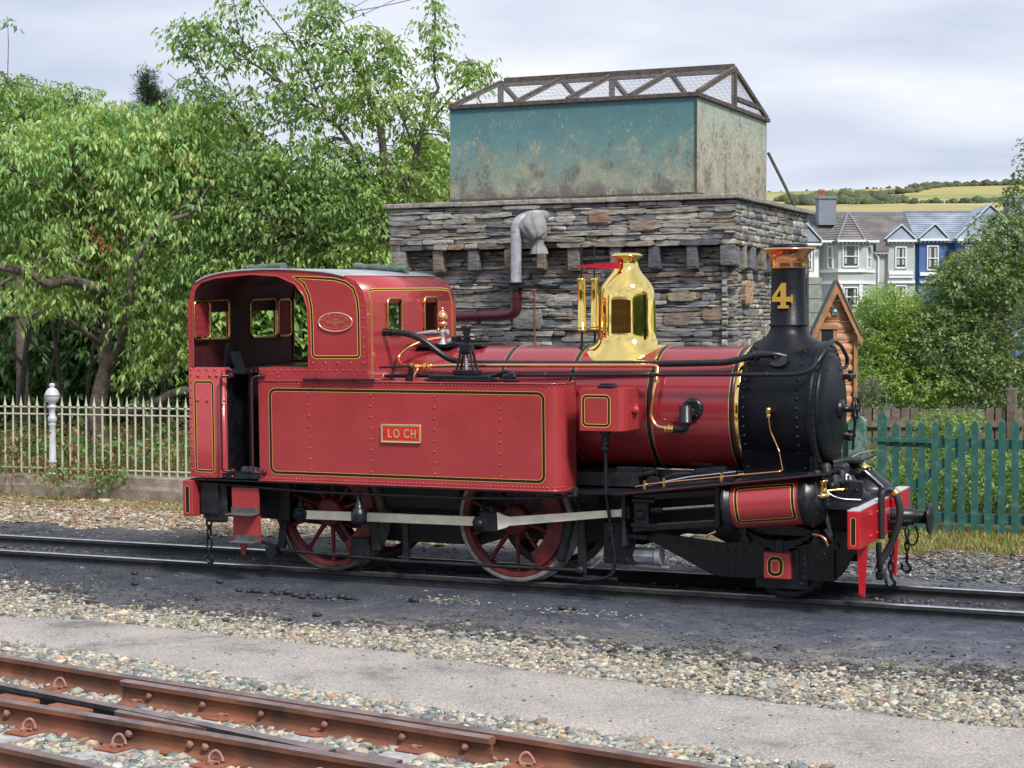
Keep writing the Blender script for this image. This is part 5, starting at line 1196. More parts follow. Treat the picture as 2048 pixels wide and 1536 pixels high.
rail('rail', line_pts(LB, -8, 10), M['rust'], M['railtop'], turn)
rail('crossing_rail', line_pts(LC, -8, 1.9, .055), M['rail_dark'], M['railtop'], turn)
rail('wing_rail', line_pts(LE, -.2, 2.05, .045, st=.25, dy=.12), M['rust'], M['railtop'], turn)
rail('rail', line_pts(LD, -8, 6, .055), M['rust'], M['railtop'], turn)
def clip(parent, x, y, z, ang):
    mb = MB(); R = Matrix.Rotation(ang, 3, 'Z')
    pts = [R @ Vector(p) for p in spline([(.055, .02, .01), (.03, .035, .035), (-.005, .035, .065), (-.035, .02, .055), (-.04, .0, .025), (-.01, -.015, .012), (.04, -.02, .015), (.06, -.02, .02)], 3)]
    tube(mb, [p + Vector((x, y, z)) for p in pts], .0095, 6); mb.build('clip', M['rust_pink'], parent)
    mb = MB(); box(mb, Vector((x, y, z + .012)) + R @ Vector((.01, -.04, 0)), (.035, .035, .03), R=R, bev=.006); mb.build('bolt', M['rust_pink'], parent)
nsl = 0
for k in range(-4, 6):
    xa = -.50 + .775 * k; ya = edge_y(LA, xa); ang = math.atan2(-.18, 1)
    d = Vector((-.18, -.984, 0)).normalized()
    c0 = Vector((xa, ya, 0)) - d * .25; c1 = Vector((xa, ya, 0)) + d * 2.2; mid = (c0 + c1) / 2; zz = float(gz(mid.x, mid.y)) + .10 - .085
    R = Matrix.Rotation(math.atan2(d.y, d.x), 3, 'Z')
    tilt = Matrix.Rotation(0, 3, 'X')
    mb = MB(); L = (c1 - c0).length; vs = []
    for s_ in (0, 1):
        p = c0 if s_ == 0 else c1
        for w_ in (-.125, .125):
            q = p + Vector((-d.y, d.x, 0)) * w_; gg = float(gz(q.x, q.y)) + .10 - .082
            vs += [Vector((q.x, q.y, gg)), Vector((q.x, q.y, gg - .12))]
    mb.add(vs, [(0, 2, 6, 4), (1, 5, 7, 3), (0, 4, 5, 1), (2, 3, 7, 6), (0, 1, 3, 2), (4, 6, 7, 5)])
    slp = mb.build('sleeper', M['concrete'], turn)
    for E in (LA, LB):
        # where the sleeper crosses this line
        t = 0; p = Vector((xa, ya, 0))
        for _ in range(8):
            p = Vector((p.x, edge_y(E, p.x), 0)); p = Vector((xa, ya, 0)) + d * ((p - Vector((xa, ya, 0))).dot(d))
            p.y = p.y + 0
            e = edge_y(E, p.x) - p.y; p = p + d * (e / d.y)
        gg = float(gz(p.x, p.y)) + .10 - .078; q = p + d * .115
        bx = MB(); box(bx, (q.x, q.y, gg), (.19, .20, .014), R=Matrix.Rotation(ang, 3, 'Z'), bev=.005); pl_ = bx.build('base_plate', M['rust_plate'], slp)
        qq = p + d * .105; clip(slp, qq.x, qq.y, gg + .006, ang)
bo = MB()
for x in (-.38, .10, .60, 1.12, 1.72, 2.18):
    y = edge_y(LA2, x) - .012; lathe(bo, [(.021, 0), (.021, .018), (.012, .02), (.012, .03)], (x, y, gz(x, y) + .10 - .008), (-.18, -.98, 0), 6, smooth=False)
bo.build('bolt', M['rust_pink'], turn)
bo = MB()
for x in (-.95, .12, .62, .74): y = edge_y(LB, x) - .012; lathe(bo, [(.024, 0), (.024, .02), (.012, .03)], (x, y, gz(x, y) + .10 - .01), (-.18, -.98, 0), 6, smooth=False)
bo.build('bolt', M['rust_pink'], turn)
# pale blocks of the crossing
mb = MB(); p0 = Vector((-1.1, -6.22, 0)); 
for x in (-1.05, -.55): y = (edge_y(LB, x) + edge_y(LC, x)) / 2; box(mb, (x, y, gz(x, y) + .10 + .01), (.35, .10, .06), R=Matrix.Rotation(-.2, 3, 'Z'), bev=.01)
mb.build('crossing_block', M['rust_plate'], turn)
# ------------------------------------------------------------------ gravel and ballast stones
ICO = None
def ico():
    t = (1 + 5 ** .5) / 2; v = np.array([(-1, t, 0), (1, t, 0), (-1, -t, 0), (1, -t, 0), (0, -1, t), (0, 1, t), (0, -1, -t), (0, 1, -t), (t, 0, -1), (t, 0, 1), (-t, 0, -1), (-t, 0, 1)], float); v /= np.linalg.norm(v[0])
    f = np.array([(0, 11, 5), (0, 5, 1), (0, 1, 7), (0, 7, 10), (0, 10, 11), (1, 5, 9), (5, 11, 4), (11, 10, 2), (10, 7, 6), (7, 1, 8), (3, 9, 4), (3, 4, 2), (3, 2, 6), (3, 6, 8), (3, 8, 9), (4, 9, 5), (2, 4, 11), (6, 2, 10), (8, 6, 7), (9, 8, 1)]); return v, f
IV, IF = ico()
def octa():
    v = np.array([(1, 0, 0), (0, 1, 0), (-1, 0, 0), (0, -1, 0), (.6, .6, .55), (-.6, .6, .6), (-.6, -.6, .55), (.6, -.6, .6), (0, 0, -.5)], float)
    f = np.array([(4, 5, 6), (4, 6, 7), (0, 1, 4), (1, 5, 4), (1, 2, 5), (2, 6, 5), (2, 3, 6), (3, 7, 6), (3, 0, 7), (0, 4, 7)]); return v, f
OV, OF = octa()
PAL_LIGHT = np.array([(.46, .44, .36), (.32, .33, .30), (.52, .44, .32), (.23, .25, .25), (.52, .50, .45), (.34, .27, .20), (.20, .22, .235), (.37, .30, .25), (.28, .30, .26), (.44, .44, .42)])
PAL_DARK = np.array([(.06, .062, .072), (.09, .092, .10), (.045, .047, .055), (.13, .125, .13), (.20, .19, .18), (.075, .08, .09)])
PAL_WARM = np.array([(.42, .36, .28), (.36, .25, .16), (.48, .44, .38), (.30, .16, .10), (.50, .47, .42), (.26, .22, .15), (.34, .32, .24)])
PAL_BALL = np.array([(.36, .36, .31), (.26, .285, .265), (.46, .39, .29), (.20, .23, .235), (.42, .40, .35), (.40, .27, .18), (.31, .34, .30), (.50, .45, .35), (.16, .18, .19)])
def stones(name, xy, size, pal, base=(IV, IF), flat=.62, label=None, wts=None, zoff=0.0, mixfn=None):
    n = len(xy); BV, BFc = base; nv = len(BV)
    s = size * np.exp(RNG.normal(0, .32, n)); sc = np.stack([s * RNG.uniform(.8, 1.6, n), s * RNG.uniform(.6, 1.1, n), s * RNG.uniform(flat * .45, flat * 1.1, n)], 1)
    jit = 1 + RNG.uniform(-.36, .36, (n, nv, 1)); v = BV[None] * jit * sc[:, None, :]
    a = RNG.uniform(0, 2 * np.pi, n); tx = RNG.normal(0, .35, n); ca, sa = np.cos(a), np.sin(a)
    y2 = v[:, :, 1] * np.cos(tx)[:, None] - v[:, :, 2] * np.sin(tx)[:, None]; z2 = v[:, :, 1] * np.sin(tx)[:, None] + v[:, :, 2] * np.cos(tx)[:, None]
    x3 = v[:, :, 0] * ca[:, None] - y2 * sa[:, None]; y3 = v[:, :, 0] * sa[:, None] + y2 * ca[:, None]
    gzv = -0.10 + 0.02332 * xy[:, 1] + 0.00094 * xy[:, 0]
    z3 = z2 + (gzv + sc[:, 2] * RNG.uniform(-.1, .55, n) + zoff)[:, None]
    V = np.stack([x3 + xy[:, 0:1], y3 + xy[:, 1:2], z3], 2).reshape(-1, 3)
    F = (BFc[None] + (np.arange(n) * nv)[:, None, None]).reshape(-1, 3)
    c = pal[RNG.integers(0, len(pal), n)] * RNG.uniform(.65, 1.35, (n, 1)) if mixfn is None else mixfn(xy, n)
    cols = np.repeat(np.clip(c, 0, 1), len(BFc), axis=0)
    o = fast_mesh(name, V, F, M['gravel'], cols, kind='stuff'); 
    if label: o['label'] = label; o['category'] = 'gravel'
    return o
def scatter(n, x0, x1, y0, y1, keep):
    p = np.stack([RNG.uniform(x0, x1, n), RNG.uniform(y0, y1, n)], 1); return p[keep(p)]
def in_view(p, m=1.0):   # keep what the camera could plausibly see, with a margin for a step aside
    d = p - np.array([6.79, -15.84]); dep = d[:, 0] * -.407 + d[:, 1] * .9135; lat = d[:, 0] * .9135 + d[:, 1] * .407
    return (dep > 1) & (np.abs(lat) < dep * .2813 + m)
TE = np.array(top_e); BE = np.array(bot_e)
yt = lambda x: np.interp(x, TE[:, 0], TE[:, 1]); yb = lambda x: np.interp(x, BE[:, 0], BE[:, 1])
dk = lambda x: np.interp(x, [-10, -5.26, -4.2, -3, -1.6, .74, 2.9, 4.85, 9], [-1.0, -1.39, -1.85, -2.3, -2.45, -2.3, -2.65, -2.5, -2.6])
wob = lambda p, f=1.3, a=.25: a * (np.sin(p[:, 0] * f * 2.1 + 1) + np.sin(p[:, 0] * f * 4.7 + p[:, 1] * 3)) * .5
p = scatter(140000, -9, 9, -5, -1, lambda p: in_view(p) & (p[:, 1] < dk(p[:, 0]) + wob(p)) & (p[:, 1] > yt(p[:, 0]) - .02 + wob(p, 3, .05)))
def strip_mix(xy, n):     # paler stones near the path, sooty towards the track
    t = np.clip((xy[:, 1] - yt(xy[:, 0])) / np.maximum(.2, dk(xy[:, 0]) - yt(xy[:, 0])), 0, 1); u = RNG.uniform(0, 1, n)
    dark = u < np.clip((t - .45) * 1.9, .05, .97); c = np.where(dark[:, None], PAL_DARK[RNG.integers(0, len(PAL_DARK), n)], PAL_LIGHT[RNG.integers(0, len(PAL_LIGHT), n)]); return c * RNG.uniform(.6, 1.3, (n, 1)) * np.array([1.0, .97, .93])
stones('gravel_strip', p, .0175, None, label='mixed grey and tan gravel strip between the tarmac path and the sooty track', mixfn=strip_mix)
p = scatter(60000, -10, 9, -3, 3, lambda p: in_view(p) & (p[:, 1] > dk(p[:, 0]) - .1) & ((np.abs(np.abs(p[:, 1]) - .49) > .07)) & (RNG.uniform(0, 1, len(p)) < np.where(p[:, 1] < 0, np.exp((dk(p[:, 0]) - p[:, 1]) * 2.2) + .06, .5)))
stones('cinder_stones', p, .0105, np.concatenate([PAL_DARK, PAL_DARK * 1.5, PAL_DARK * .8, [(.20, .20, .20)]]), base=(OV, OF), label='small dark stones trodden into the cinders around the track')
p = scatter(26000, -13, -2, 1.7, 4.4, lambda p: in_view(p) & (p[:, 1] + wob(p) > 2.0))
stones('gravel_verge', p, .022, PAL_WARM, base=(OV, OF), label='pale gravel mixed with fallen brown leaves along the foot of the low stone wall')
p = scatter(14000, 0, 7, 1.5, 4.6, lambda p: in_view(p) & (p[:, 1] + wob(p) < 3.3 ))
stones('gravel_behind_track', p, .019, np.concatenate([PAL_DARK * 1.7, PAL_DARK * 1.2, PAL_LIGHT[3:7] * .8]), base=(OV, OF), label='dark grey gravel between the far rail and the grass by the green fence')
E3 = lambda L_: (lambda x: np.interp(x, *np.array(L_).T))
p = scatter(120000, -6, 9, -7.6, -3.2, lambda p: in_view(p, .6) & (p[:, 1] < yb(p[:, 0]) + .03 + wob(p, 3, .04)) & (p[:, 1] > E3(LA)(p[:, 0]) + .02))
stones('ballast_edge', p, .022, PAL_BALL, label='pale ballast stones between the tarmac edge and the rusty rail')
def near_sleeper(p, w=.13):
    u = np.array([-.18, -.984]); u /= np.linalg.norm(u); s = p @ np.array([-u[1], u[0]]); out = np.zeros(len(p), bool)
    for k in range(-4, 6):
        xa = -.50 + .775 * k; c = np.array([xa, edge_y(LA, xa)]) @ np.array([-u[1], u[0]]); out |= np.abs(s - c) < w
    return out
p = scatter(80000, -3.5, 6.0, -8.6, -4.6, lambda p: in_view(p, .6) & (p[:, 1] < E3(LA)(p[:, 0]) - .03) & (np.abs(p[:, 1] - E3(LB)(p[:, 0])) > .05) & ~((near_sleeper(p) & (RNG.uniform(0, 1, len(p)) < .94))) & ~((p[:, 0] < 2.1) & (np.abs(p[:, 1] - E3(LC)(p[:, 0])) < .06)) & ~((np.abs(p[:, 1] - E3(LD)(p[:, 0])) < .06)))
stones('ballast', p, .024, PAL_BALL, label='coarse pale ballast of grey, green and tan stones around the rusty turnout', zoff=.004)
# coal lumps lying beside the near rail
rr = random.Random(11)
cp = [(-2.45 + .09 * i + rr.uniform(-.03, .03), -1.42 + rr.uniform(-.05, .05)) for i in range(9)] + [(-1.75 + .08 * i + rr.uniform(-.03, .03), -1.47 + rr.uniform(-.08, .08)) for i in range(8)] + [(-.65, -1.35), (-3.6, -1.45), (-2.9, -1.05), (-3.7, -2.05), (-2.55, -1.95), (.75, -1.25), (.85, -1.2), (-4.0, -.9), (-1.1, -2.3)]
for i, (x, y) in enumerate(cp):
    mb = MB(); r_ = rr.uniform(.022, .04); stone_blob(mb, (0, 0, 0), (r_ * 1.3, r_, r_ * .75), rr); o = mb.build('coal_lump', M['coal']); o.location = W(x, y, -.10 + r_ * .5)
    row = i < 17
    tag(o, 'small black coal lump in the loose row lying beside the near rail under the cab' if row else 'single black coal lump lying apart on the cinders', 'coal', 'coal lumps in a row beside the near rail' if row else 'coal lumps scattered apart on the cinders')
p = scatter(1500, -8, 9, -6, -3, lambda p: in_view(p) & (p[:, 1] < yt(p[:, 0]) - .05) & (p[:, 1] > yb(p[:, 0]) + .05))
stones('path_grit', p, .008, PAL_LIGHT * .9, base=(OV, OF), label='loose grit scattered on the tarmac path', zoff=.024)
p = scatter(5000, -2.5, 3.5, -2.2, -.9, lambda p: (np.hypot((p[:, 0] + .45) / .5, (p[:, 1] + 1.15) / .22) < RNG.uniform(.2, 1.1, len(p))) | (np.hypot((p[:, 0] - .95) / .8, (p[:, 1] + 1.3) / .18) < RNG.uniform(0, 1.1, len(p))))
stones('spilt_gravel', p[:1400], .012, PAL_LIGHT * .75, base=(OV, OF), label='small patches of pale gravel spilt on the dark cinders beside the wheels')
# grass tufts
def blades(name, xy, h, pal, label, cat='grass', kind='stuff', zf=None, w=.006):
    n = len(xy); a = RNG.uniform(0, 2 * np.pi, n); hh = h * RNG.uniform(.4, 1.3, n); lean = RNG.normal(0, .45, (n, 2)) * hh[:, None]
    base = np.stack([xy[:, 0], xy[:, 1], -0.10 + 0.02332 * xy[:, 1] + 0.00094 * xy[:, 0] - .005], 1)
    if zf is not None: base[:, 2] = zf
    dx = np.stack([np.cos(a) * w, np.sin(a) * w, np.zeros(n)], 1); tip = base + np.concatenate([lean, hh[:, None]], 1); mid = base + np.concatenate([lean * .35, hh[:, None] * .6], 1)
    V = np.stack([base - dx, base + dx, mid + dx * .7, mid - dx * .7, tip], 1).reshape(-1, 3); k = (np.arange(n) * 5)[:, None, None]
    F = (np.array([(0, 1, 2), (0, 2, 3), (3, 2, 4)])[None] + k).reshape(-1, 3); c = pal[RNG.integers(0, len(pal), n)] * RNG.uniform(.7, 1.3, (n, 1))
    o = fast_mesh(name, V, F, M['leaf_far'], np.repeat(np.clip(c, 0, 1), 3, 0), kind=kind); o['label'] = label; o['category'] = cat; return o
PAL_GR = np.array([(.22, .26, .07), (.34, .33, .10), (.13, .19, .05), (.42, .36, .16), (.28, .20, .12)])
p = scatter(30000, 1.2, 8, 3.0, 5.2, lambda p: in_view(p) & (p[:, 1] + wob(p, 1.3, .5) > 3.3) & (RNG.uniform(0, 1, len(p)) < .75))
blades('grass', p, .075, PAL_GR, 'yellowing grass strip below the green picket fence')
p = scatter(7000, -12, -5, 3.6, 4.5, lambda p: in_view(p)); blades('grass_by_wall', p, .05, np.array([(.30, .24, .08), (.40, .28, .10), (.22, .24, .08)]), 'dry tawny grass along the foot of the low stone wall')
c_ = RNG.uniform(0, 1, (26, 2)) * np.array([9, 1.1]) + np.array([-3.8, -3.6]); c_ = np.concatenate([c_, np.array([[2.2, -2.9], [2.3, -3.1], [-3.6, -2.6], [-3.4, -3.0], [-1.9, -3.0]])])
p = (c_[:, None, :] + RNG.normal(0, .07, (len(c_), 26, 2))).reshape(-1, 2); p = p[p[:, 1] > yt(p[:, 0]) - .05]; blades('weeds', p, .035, np.array([(.16, .22, .06), (.24, .28, .10)]), 'small green weeds growing in the gravel strip', 'weeds')
# ------------------------------------------------------------------ stone base of the water tower
BX0, BX1, BY0, BY1, BZT = -3.42, .86, 3.46, 6.50, 3.74
tower = empty('stone_tower', ((BX0 + BX1) / 2, (BY0 + BY1) / 2, 0)); tag(tower, 'square slate rubble tower with projecting corbels carrying the teal water tank', 'stone building')
tox, toy = tower.location.x, tower.location.y
mb = MB(); box(mb, (0, .02, 1.5), (BX1 - BX0 - .32, BY1 - BY0 - .34, 3.4)); box(mb, (0, 0, 3.49), (BX1 - BX0 - .07, BY1 - BY0 - .07, .48)); mb.build('core', M['mortar'], tower)
rs = random.Random(23)
def stone_mesh(seed):
    r_ = random.Random(seed); n = 8; mb = MB(); vs = []
    def ring(s, d, j):
        o = []
        for k, (a, b_) in enumerate([(-.5, -.32), (-.40, -.5), (.38, -.5), (.5, -.30), (.5, .33), (.40, .5), (-.36, .5), (-.5, .34)]):
            o.append(((a * s + r_.uniform(-j, j)), -d + r_.uniform(-j, j) * .5, (b_ * s + r_.uniform(-j, j) * 1.0)))
        return o
    r0 = ring(1.0, 0, .0); r1 = ring(1.0, .90, .045); r2 = ring(.965, 1.0, .04); vs = r0 + r1 + r2 + [(r_.uniform(-.3, .3), -.97 - r_.uniform(0, .06), r_.uniform(-.2, .2))]
    fs = [(k, (k + 1) % n, n + (k + 1) % n, n + k) for k in range(n)] + [(n + k, n + (k + 1) % n, 2 * n + (k + 1) % n, 2 * n + k) for k in range(n)] + [(2 * n + k, 2 * n + (k + 1) % n, 3 * n) for k in range(n)]
    return vs, fs
SM = [stone_mesh(s) for s in range(10)]
SME = []
for vs, fs in SM:
    me = bpy.data.meshes.new('stone'); me.from_pydata(vs, [], fs); me.materials.append(M['stone_obj']); me.update(); SME.append(me)
SLATE = [(.25, .255, .26), (.18, .19, .205), (.31, .31, .295), (.38, .37, .335), (.14, .15, .17), (.30, .275, .23), (.22, .225, .235), (.34, .335, .31), (.24, .19, .15), (.40, .39, .36), (.17, .17, .175), (.29, .225, .17)]
cells = []   # (face, u0,u1,v0,v1)
def coursing(face, u0, u1, v0, v1, hmin, hmax, lmin, lmax, big=0.06):
    v = v0
    while v < v1 - .015:
        h = min(rs.uniform(hmin, hmax) * (1.6 if rs.random() < .18 else 1), v1 - v); 
        if v1 - v - h < .03: h = v1 - v
        u = u0 - rs.uniform(0, .05)
        while u < u1 - .01:
            L = rs.uniform(lmin, lmax) * (.55 if rs.random() < .25 else 1.0)
            if u1 - u - L < lmin * .5: L = u1 - u
            if h > .075 and L > .2 and rs.random() < .35:   # a thick course split into two thin slips
                t = rs.uniform(.35, .65); cells.append((face, max(u, u0), u + L, v, v + h * t)); cells.append((face, max(u, u0), u + L, v + h * t, v + h))
            else: cells.append((face, max(u, u0), u + L, v, v + h))
            u += L
        v += h
coursing('F', BX0, BX1, 3.245, BZT, .024, .070, .14, .62); coursing('S', BY0, BY1, 3.245, BZT, .035, .085, .13, .36)
coursing('F2', BX0 + .02, BX1 - .03, 1.0, 3.235, .022, .066, .14, .58); coursing('S2', BY0 + .08, BY1 - .05, 1.0, 3.235, .035, .09, .12, .34)
coursing('F2', BX0 + .02, BX1 - .03, -.05, 1.0, .06, .12, .2, .6); coursing('S2', BY0 + .08, BY1 - .05, -.05, 1.0, .07, .13, .15, .4)
items = []
for f_, a0, a1, b0, b1 in cells:
    w_, h_ = (a1 - a0) - .004, (b1 - b0) - .004
    if w_ < .02 or h_ < .012: continue
    uc, vc = (a0 + a1) / 2, (b0 + b1) / 2; dep = rs.uniform(.045, .085); out = rs.uniform(0, .026)
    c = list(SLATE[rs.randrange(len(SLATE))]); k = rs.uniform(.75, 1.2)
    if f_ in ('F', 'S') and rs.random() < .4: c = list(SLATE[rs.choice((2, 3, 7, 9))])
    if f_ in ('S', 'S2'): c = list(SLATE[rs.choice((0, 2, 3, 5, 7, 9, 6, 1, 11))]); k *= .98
    if vc < 3.24 and vc > 2.98: k *= .8  # recess under the overhang: its shade is put into the stone colour
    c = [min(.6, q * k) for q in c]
    if f_[0] == 'S': dep = rs.uniform(.045, .058); out *= .4
    if f_ == 'F': loc = (uc - tox, BY0 + .05 - toy, vc); rz = 0
    elif f_ == 'F2': loc = (uc - tox, BY0 + .20 - toy, vc); rz = 0
    elif f_ == 'S': loc = (BX1 - .05 - tox, uc - toy, vc); rz = math.pi / 2
    else: loc = (BX1 - .18 - tox, uc - toy, vc); rz = math.pi / 2
    vis = w_ * h_ * (1.0 if f_[0] == 'F' else .45) * (1 if vc > 1.9 else .02)
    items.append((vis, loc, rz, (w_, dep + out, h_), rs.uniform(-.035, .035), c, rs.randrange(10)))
items.sort(key=lambda t: -t[0])
bulkV = []; bulkF = []; bulkC = []; nb = 0
for i, (vis, loc, rz, sc, tilt, c, mi_) in enumerate(items):
    if i < 290:
        o = bpy.data.objects.new('stone', SME[mi_]); COL.objects.link(o); o.parent = tower; o.location = loc; o.rotation_euler = (0, tilt, rz); o.scale = sc; o.color = (*c, 1)
    else:
        vs, fs = SM[mi_]; R = Matrix.Rotation(rz, 3, 'Z') @ Matrix.Rotation(tilt, 3, 'Y')
        a = np.array(vs) * np.array(sc); a = a @ np.array(R).T + np.array(loc); bulkV.append(a)
        for f_ in fs:
            if len(f_) == 4: bulkF += [(f_[0] + nb, f_[1] + nb, f_[2] + nb), (f_[0] + nb, f_[2] + nb, f_[3] + nb)]; bulkC += [c, c]
            else: bulkF.append(tuple(q + nb for q in f_)); bulkC.append(c)
        nb += len(vs)
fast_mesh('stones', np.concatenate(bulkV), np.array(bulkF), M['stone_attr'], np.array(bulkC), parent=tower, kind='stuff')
# corbels
CM = []
for q in range(4):
    r_ = random.Random(q + 70); mb = MB(); box(mb, (0, 0, 0), (1, 1, 1), bev=.07); mb.v = [(x + r_.uniform(-.03, .03), y + r_.uniform(-.02, .02), z + r_.uniform(-.03, .03) - (.06 if z < 0 and y < 0 else 0) * -1) for x, y, z in mb.v]
    me = bpy.data.meshes.new('corbel'); me.from_pydata(mb.v, [], mb.f); me.materials.append(M['stone_obj']); me.update(); CM.append(me)
def corbel(x0, x1, z0, z1, face='F', y=None, col=(.22, .2, .18)):
    o = bpy.data.objects.new('corbel', CM[rs.randrange(4)]); COL.objects.link(o); o.parent = tower; z1 = 3.252
    if face == 'F': o.location = ((x0 + x1) / 2 - tox, BY0 + .10 - toy, (z0 + z1) / 2); o.scale = (x1 - x0, .22, z1 - z0)
    else: o.location = (BX1 - .10 - tox, (x0 + x1) / 2 - toy, (z0 + z1) / 2); o.scale = (x1 - x0, .22, z1 - z0); o.rotation_euler = (0, 0, math.pi / 2)
    o.color = (*[k * .85 for k in col], 1)
for x0, x1, z0, z1, c in ((-3.40, -3.22, 2.96, 3.24, (.30, .29, .27)), (-2.86, -2.72, 2.98, 3.22, (.26, .22, .19)), (-2.40, -2.26, 2.98, 3.22, (.17, .17, .18)), (-1.93, -1.83, 3.00, 3.235, (.27, .22, .14)), (-1.52, -1.42, 2.99, 3.22, (.26, .21, .16)),
                         (-1.14, -.99, 2.98, 3.22, (.22, .21, .2)), (-.62, -.49, 2.97, 3.22, (.24, .23, .22)), (-.16, -.03, 2.98, 3.23, (.12, .13, .16)), (.29, .42, 2.98, 3.23, (.15, .15, .16)), (.68, .855, 3.0, 3.24, (.19, .20, .22))):
    corbel(x0, x1, z0, z1, 'F', col=c)
for y0, y1 in ((3.78, 3.86), (4.05, 4.22), (4.5, 4.66), (5.0, 5.14), (5.5, 5.64), (6.0, 6.14), (6.34, 6.46)): corbel(y0, y1, 2.97, 3.23, 'S', col=rs.choice(((.3, .28, .25), (.2, .2, .22), (.27, .24, .2))))
# big orange stones and a few square blocks on the flank
for y0, y1, z0, z1, c in ((4.08, 4.38, 2.60, 2.86, (.42, .27, .18)), (4.9, 5.2, 2.2, 2.38, (.32, .31, .28)), (4.5, 4.75, 2.1, 2.25, (.34, .33, .30))):
    o = bpy.data.objects.new('stone', SME[2]); COL.objects.link(o); o.parent = tower; o.location = (BX1 - .165 - tox, (y0 + y1) / 2 - toy, (z0 + z1) / 2); o.scale = (y1 - y0, .10, z1 - z0); o.rotation_euler = (0, 0, math.pi / 2); o.color = (*c, 1)
for x0, x1, z0, z1, c in ((-.62, -.30, 2.62, 2.72, (.30, .22, .16)), (.05, .36, 2.63, 2.73, (.33, .29, .2)), (.0, .30, 2.36, 2.5, (.25, .19, .16)), (.45, .75, 2.42, 2.54, (.30, .22, .17)), (-.35, -.05, 3.42, 3.54, (.30, .24, .19)), (-.85, -.62, 3.52, 3.64, (.28, .17, .13)), (-1.85, -1.5, 2.32, 2.55, (.28, .28, .26))):
    o = bpy.data.objects.new('stone', SME[5]); COL.objects.link(o); o.parent = tower; o.location = ((x0 + x1) / 2 - tox, BY0 + (.19 if z0 < 3.2 else .04) - toy, (z0 + z1) / 2); o.scale = (x1 - x0, .095, z1 - z0); o.color = (*c, 1)
# coping slabs
def slab(x0, x1, y0, y1):
    mb = MB(); box(mb, ((x0 + x1) / 2 - tox, (y0 + y1) / 2 - toy, 3.775 + rs.uniform(-.003, .003)), (x1 - x0 - .006, y1 - y0, .055), bev=.008); mb.build('coping_slab', M['cap'], tower)
xe = [-3.50, -3.0, -2.55, -2.1, -1.6, -1.15, -.65, -.2, .28, .93]
for a, b_ in zip(xe[:-1], xe[1:]): slab(a, b_, 3.39, 3.85)
for a, b_ in zip(xe[:-1], xe[1:]): slab(a, b_, 6.08, 6.54)
ye = [3.853, 4.3, 4.75, 5.2, 5.65, 6.077]
for a, b_ in zip(ye[:-1], ye[1:]): slab(.28, .93, a, b_); slab(-3.50, -3.05, a, b_)
# ------------------------------------------------------------------ water tank with its roof frame
tank = empty('water_tank', (-1.235, 5.17, 3.80)); tag(tank, 'rectangular riveted tank with peeling teal paint and rust streaks on top of the slate tower', 'water tank')
TX0, TX1, TY0, TY1 = -2.77, .302, 3.75, 6.58; ox, oy, oz = tank.location
for nm, c, s, m in (('front_panel', ((TX0 + TX1) / 2, TY0 + .01, 4.375), (TX1 - TX0, .02, 1.15), 'tank_front'), ('side_panel', (TX1 - .01, (TY0 + TY1) / 2, 4.375), (.02, TY1 - TY0 - .044, 1.15), 'tank_side'), ('side_panel', (TX0 + .01, (TY0 + TY1) / 2, 4.375), (.02, TY1 - TY0 - .044, 1.15), 'tank_side'), ('back_panel', ((TX0 + TX1) / 2, TY1 - .01, 4.375), (TX1 - TX0, .02, 1.15), 'tank_front')):
    mb = MB(); box(mb, (c[0] - ox, c[1] - oy, c[2] - oz), s); mb.build(nm, M[m], tank)
mb = MB(); box(mb, (TX1 + .004 - ox, TY0 - .004 - oy, 4.37 - oz), (.02, .02, 1.12)); box(mb, (-ox + (TX0 + TX1) / 2, -oy + (TY0 + TY1) / 2, 3.83 - oz), (TX1 - TX0 + .03, TY1 - TY0 + .03, .06)); box(mb, (-ox + (TX0 + TX1) / 2, -oy + (TY0 + TY1) / 2, 4.75 - oz), (TX1 - TX0 - .05, TY1 - TY0 - .05, .02)); mb.build('edge', M['wood_old'], tank)
rf = empty('roof_frame', (0, 0, 0)); rf.parent = tank; rf.location = (-ox, -oy, -oz)
def timber(p, q, w=.055, h=.075, nm='rafter', par=None):
    p = Vector(p); q = Vector(q); d = (q - p); L = d.length; d.normalize(); R = d.to_track_quat('X', 'Z').to_matrix(); mb = MB(); box(mb, (p + q) / 2, (L, w, h), R=R, bev=.004); return mb.build(nm, M['wood_old'], par or rf)
za, zr = 4.955, 5.425; ym = 5.165; xa0, xa1 = TX0 + .02, TX1 + .01; xr0, xr1 = -2.70, .285
for y in (TY0, TY1): timber((xa0 - .03, y, za), (xa1 + .03, y, za), .07, .05, 'plate')
for x in (xa0, xa1): timber((x, TY0, za), (x, TY1, za), .05, .05, 'plate')
timber((xr0, ym, zr), (xr1 + .03, ym, zr), .05, .11, 'ridge')
for x in (xa0, -1.93, -1.27, -.50, xa1):
    for y in (TY0 + .02, TY1 - .02): timber((x, y, za + .02), (x, ym, zr), .045, .06)
for x in (xa0, xa1, -1.25): timber((x, ym, za), (x, ym, zr), .06, .06, 'post')
timber((xa1, ym + .1, za + .12), (xa1, TY1 - .35, za + .12), .04, .06, 'brace')
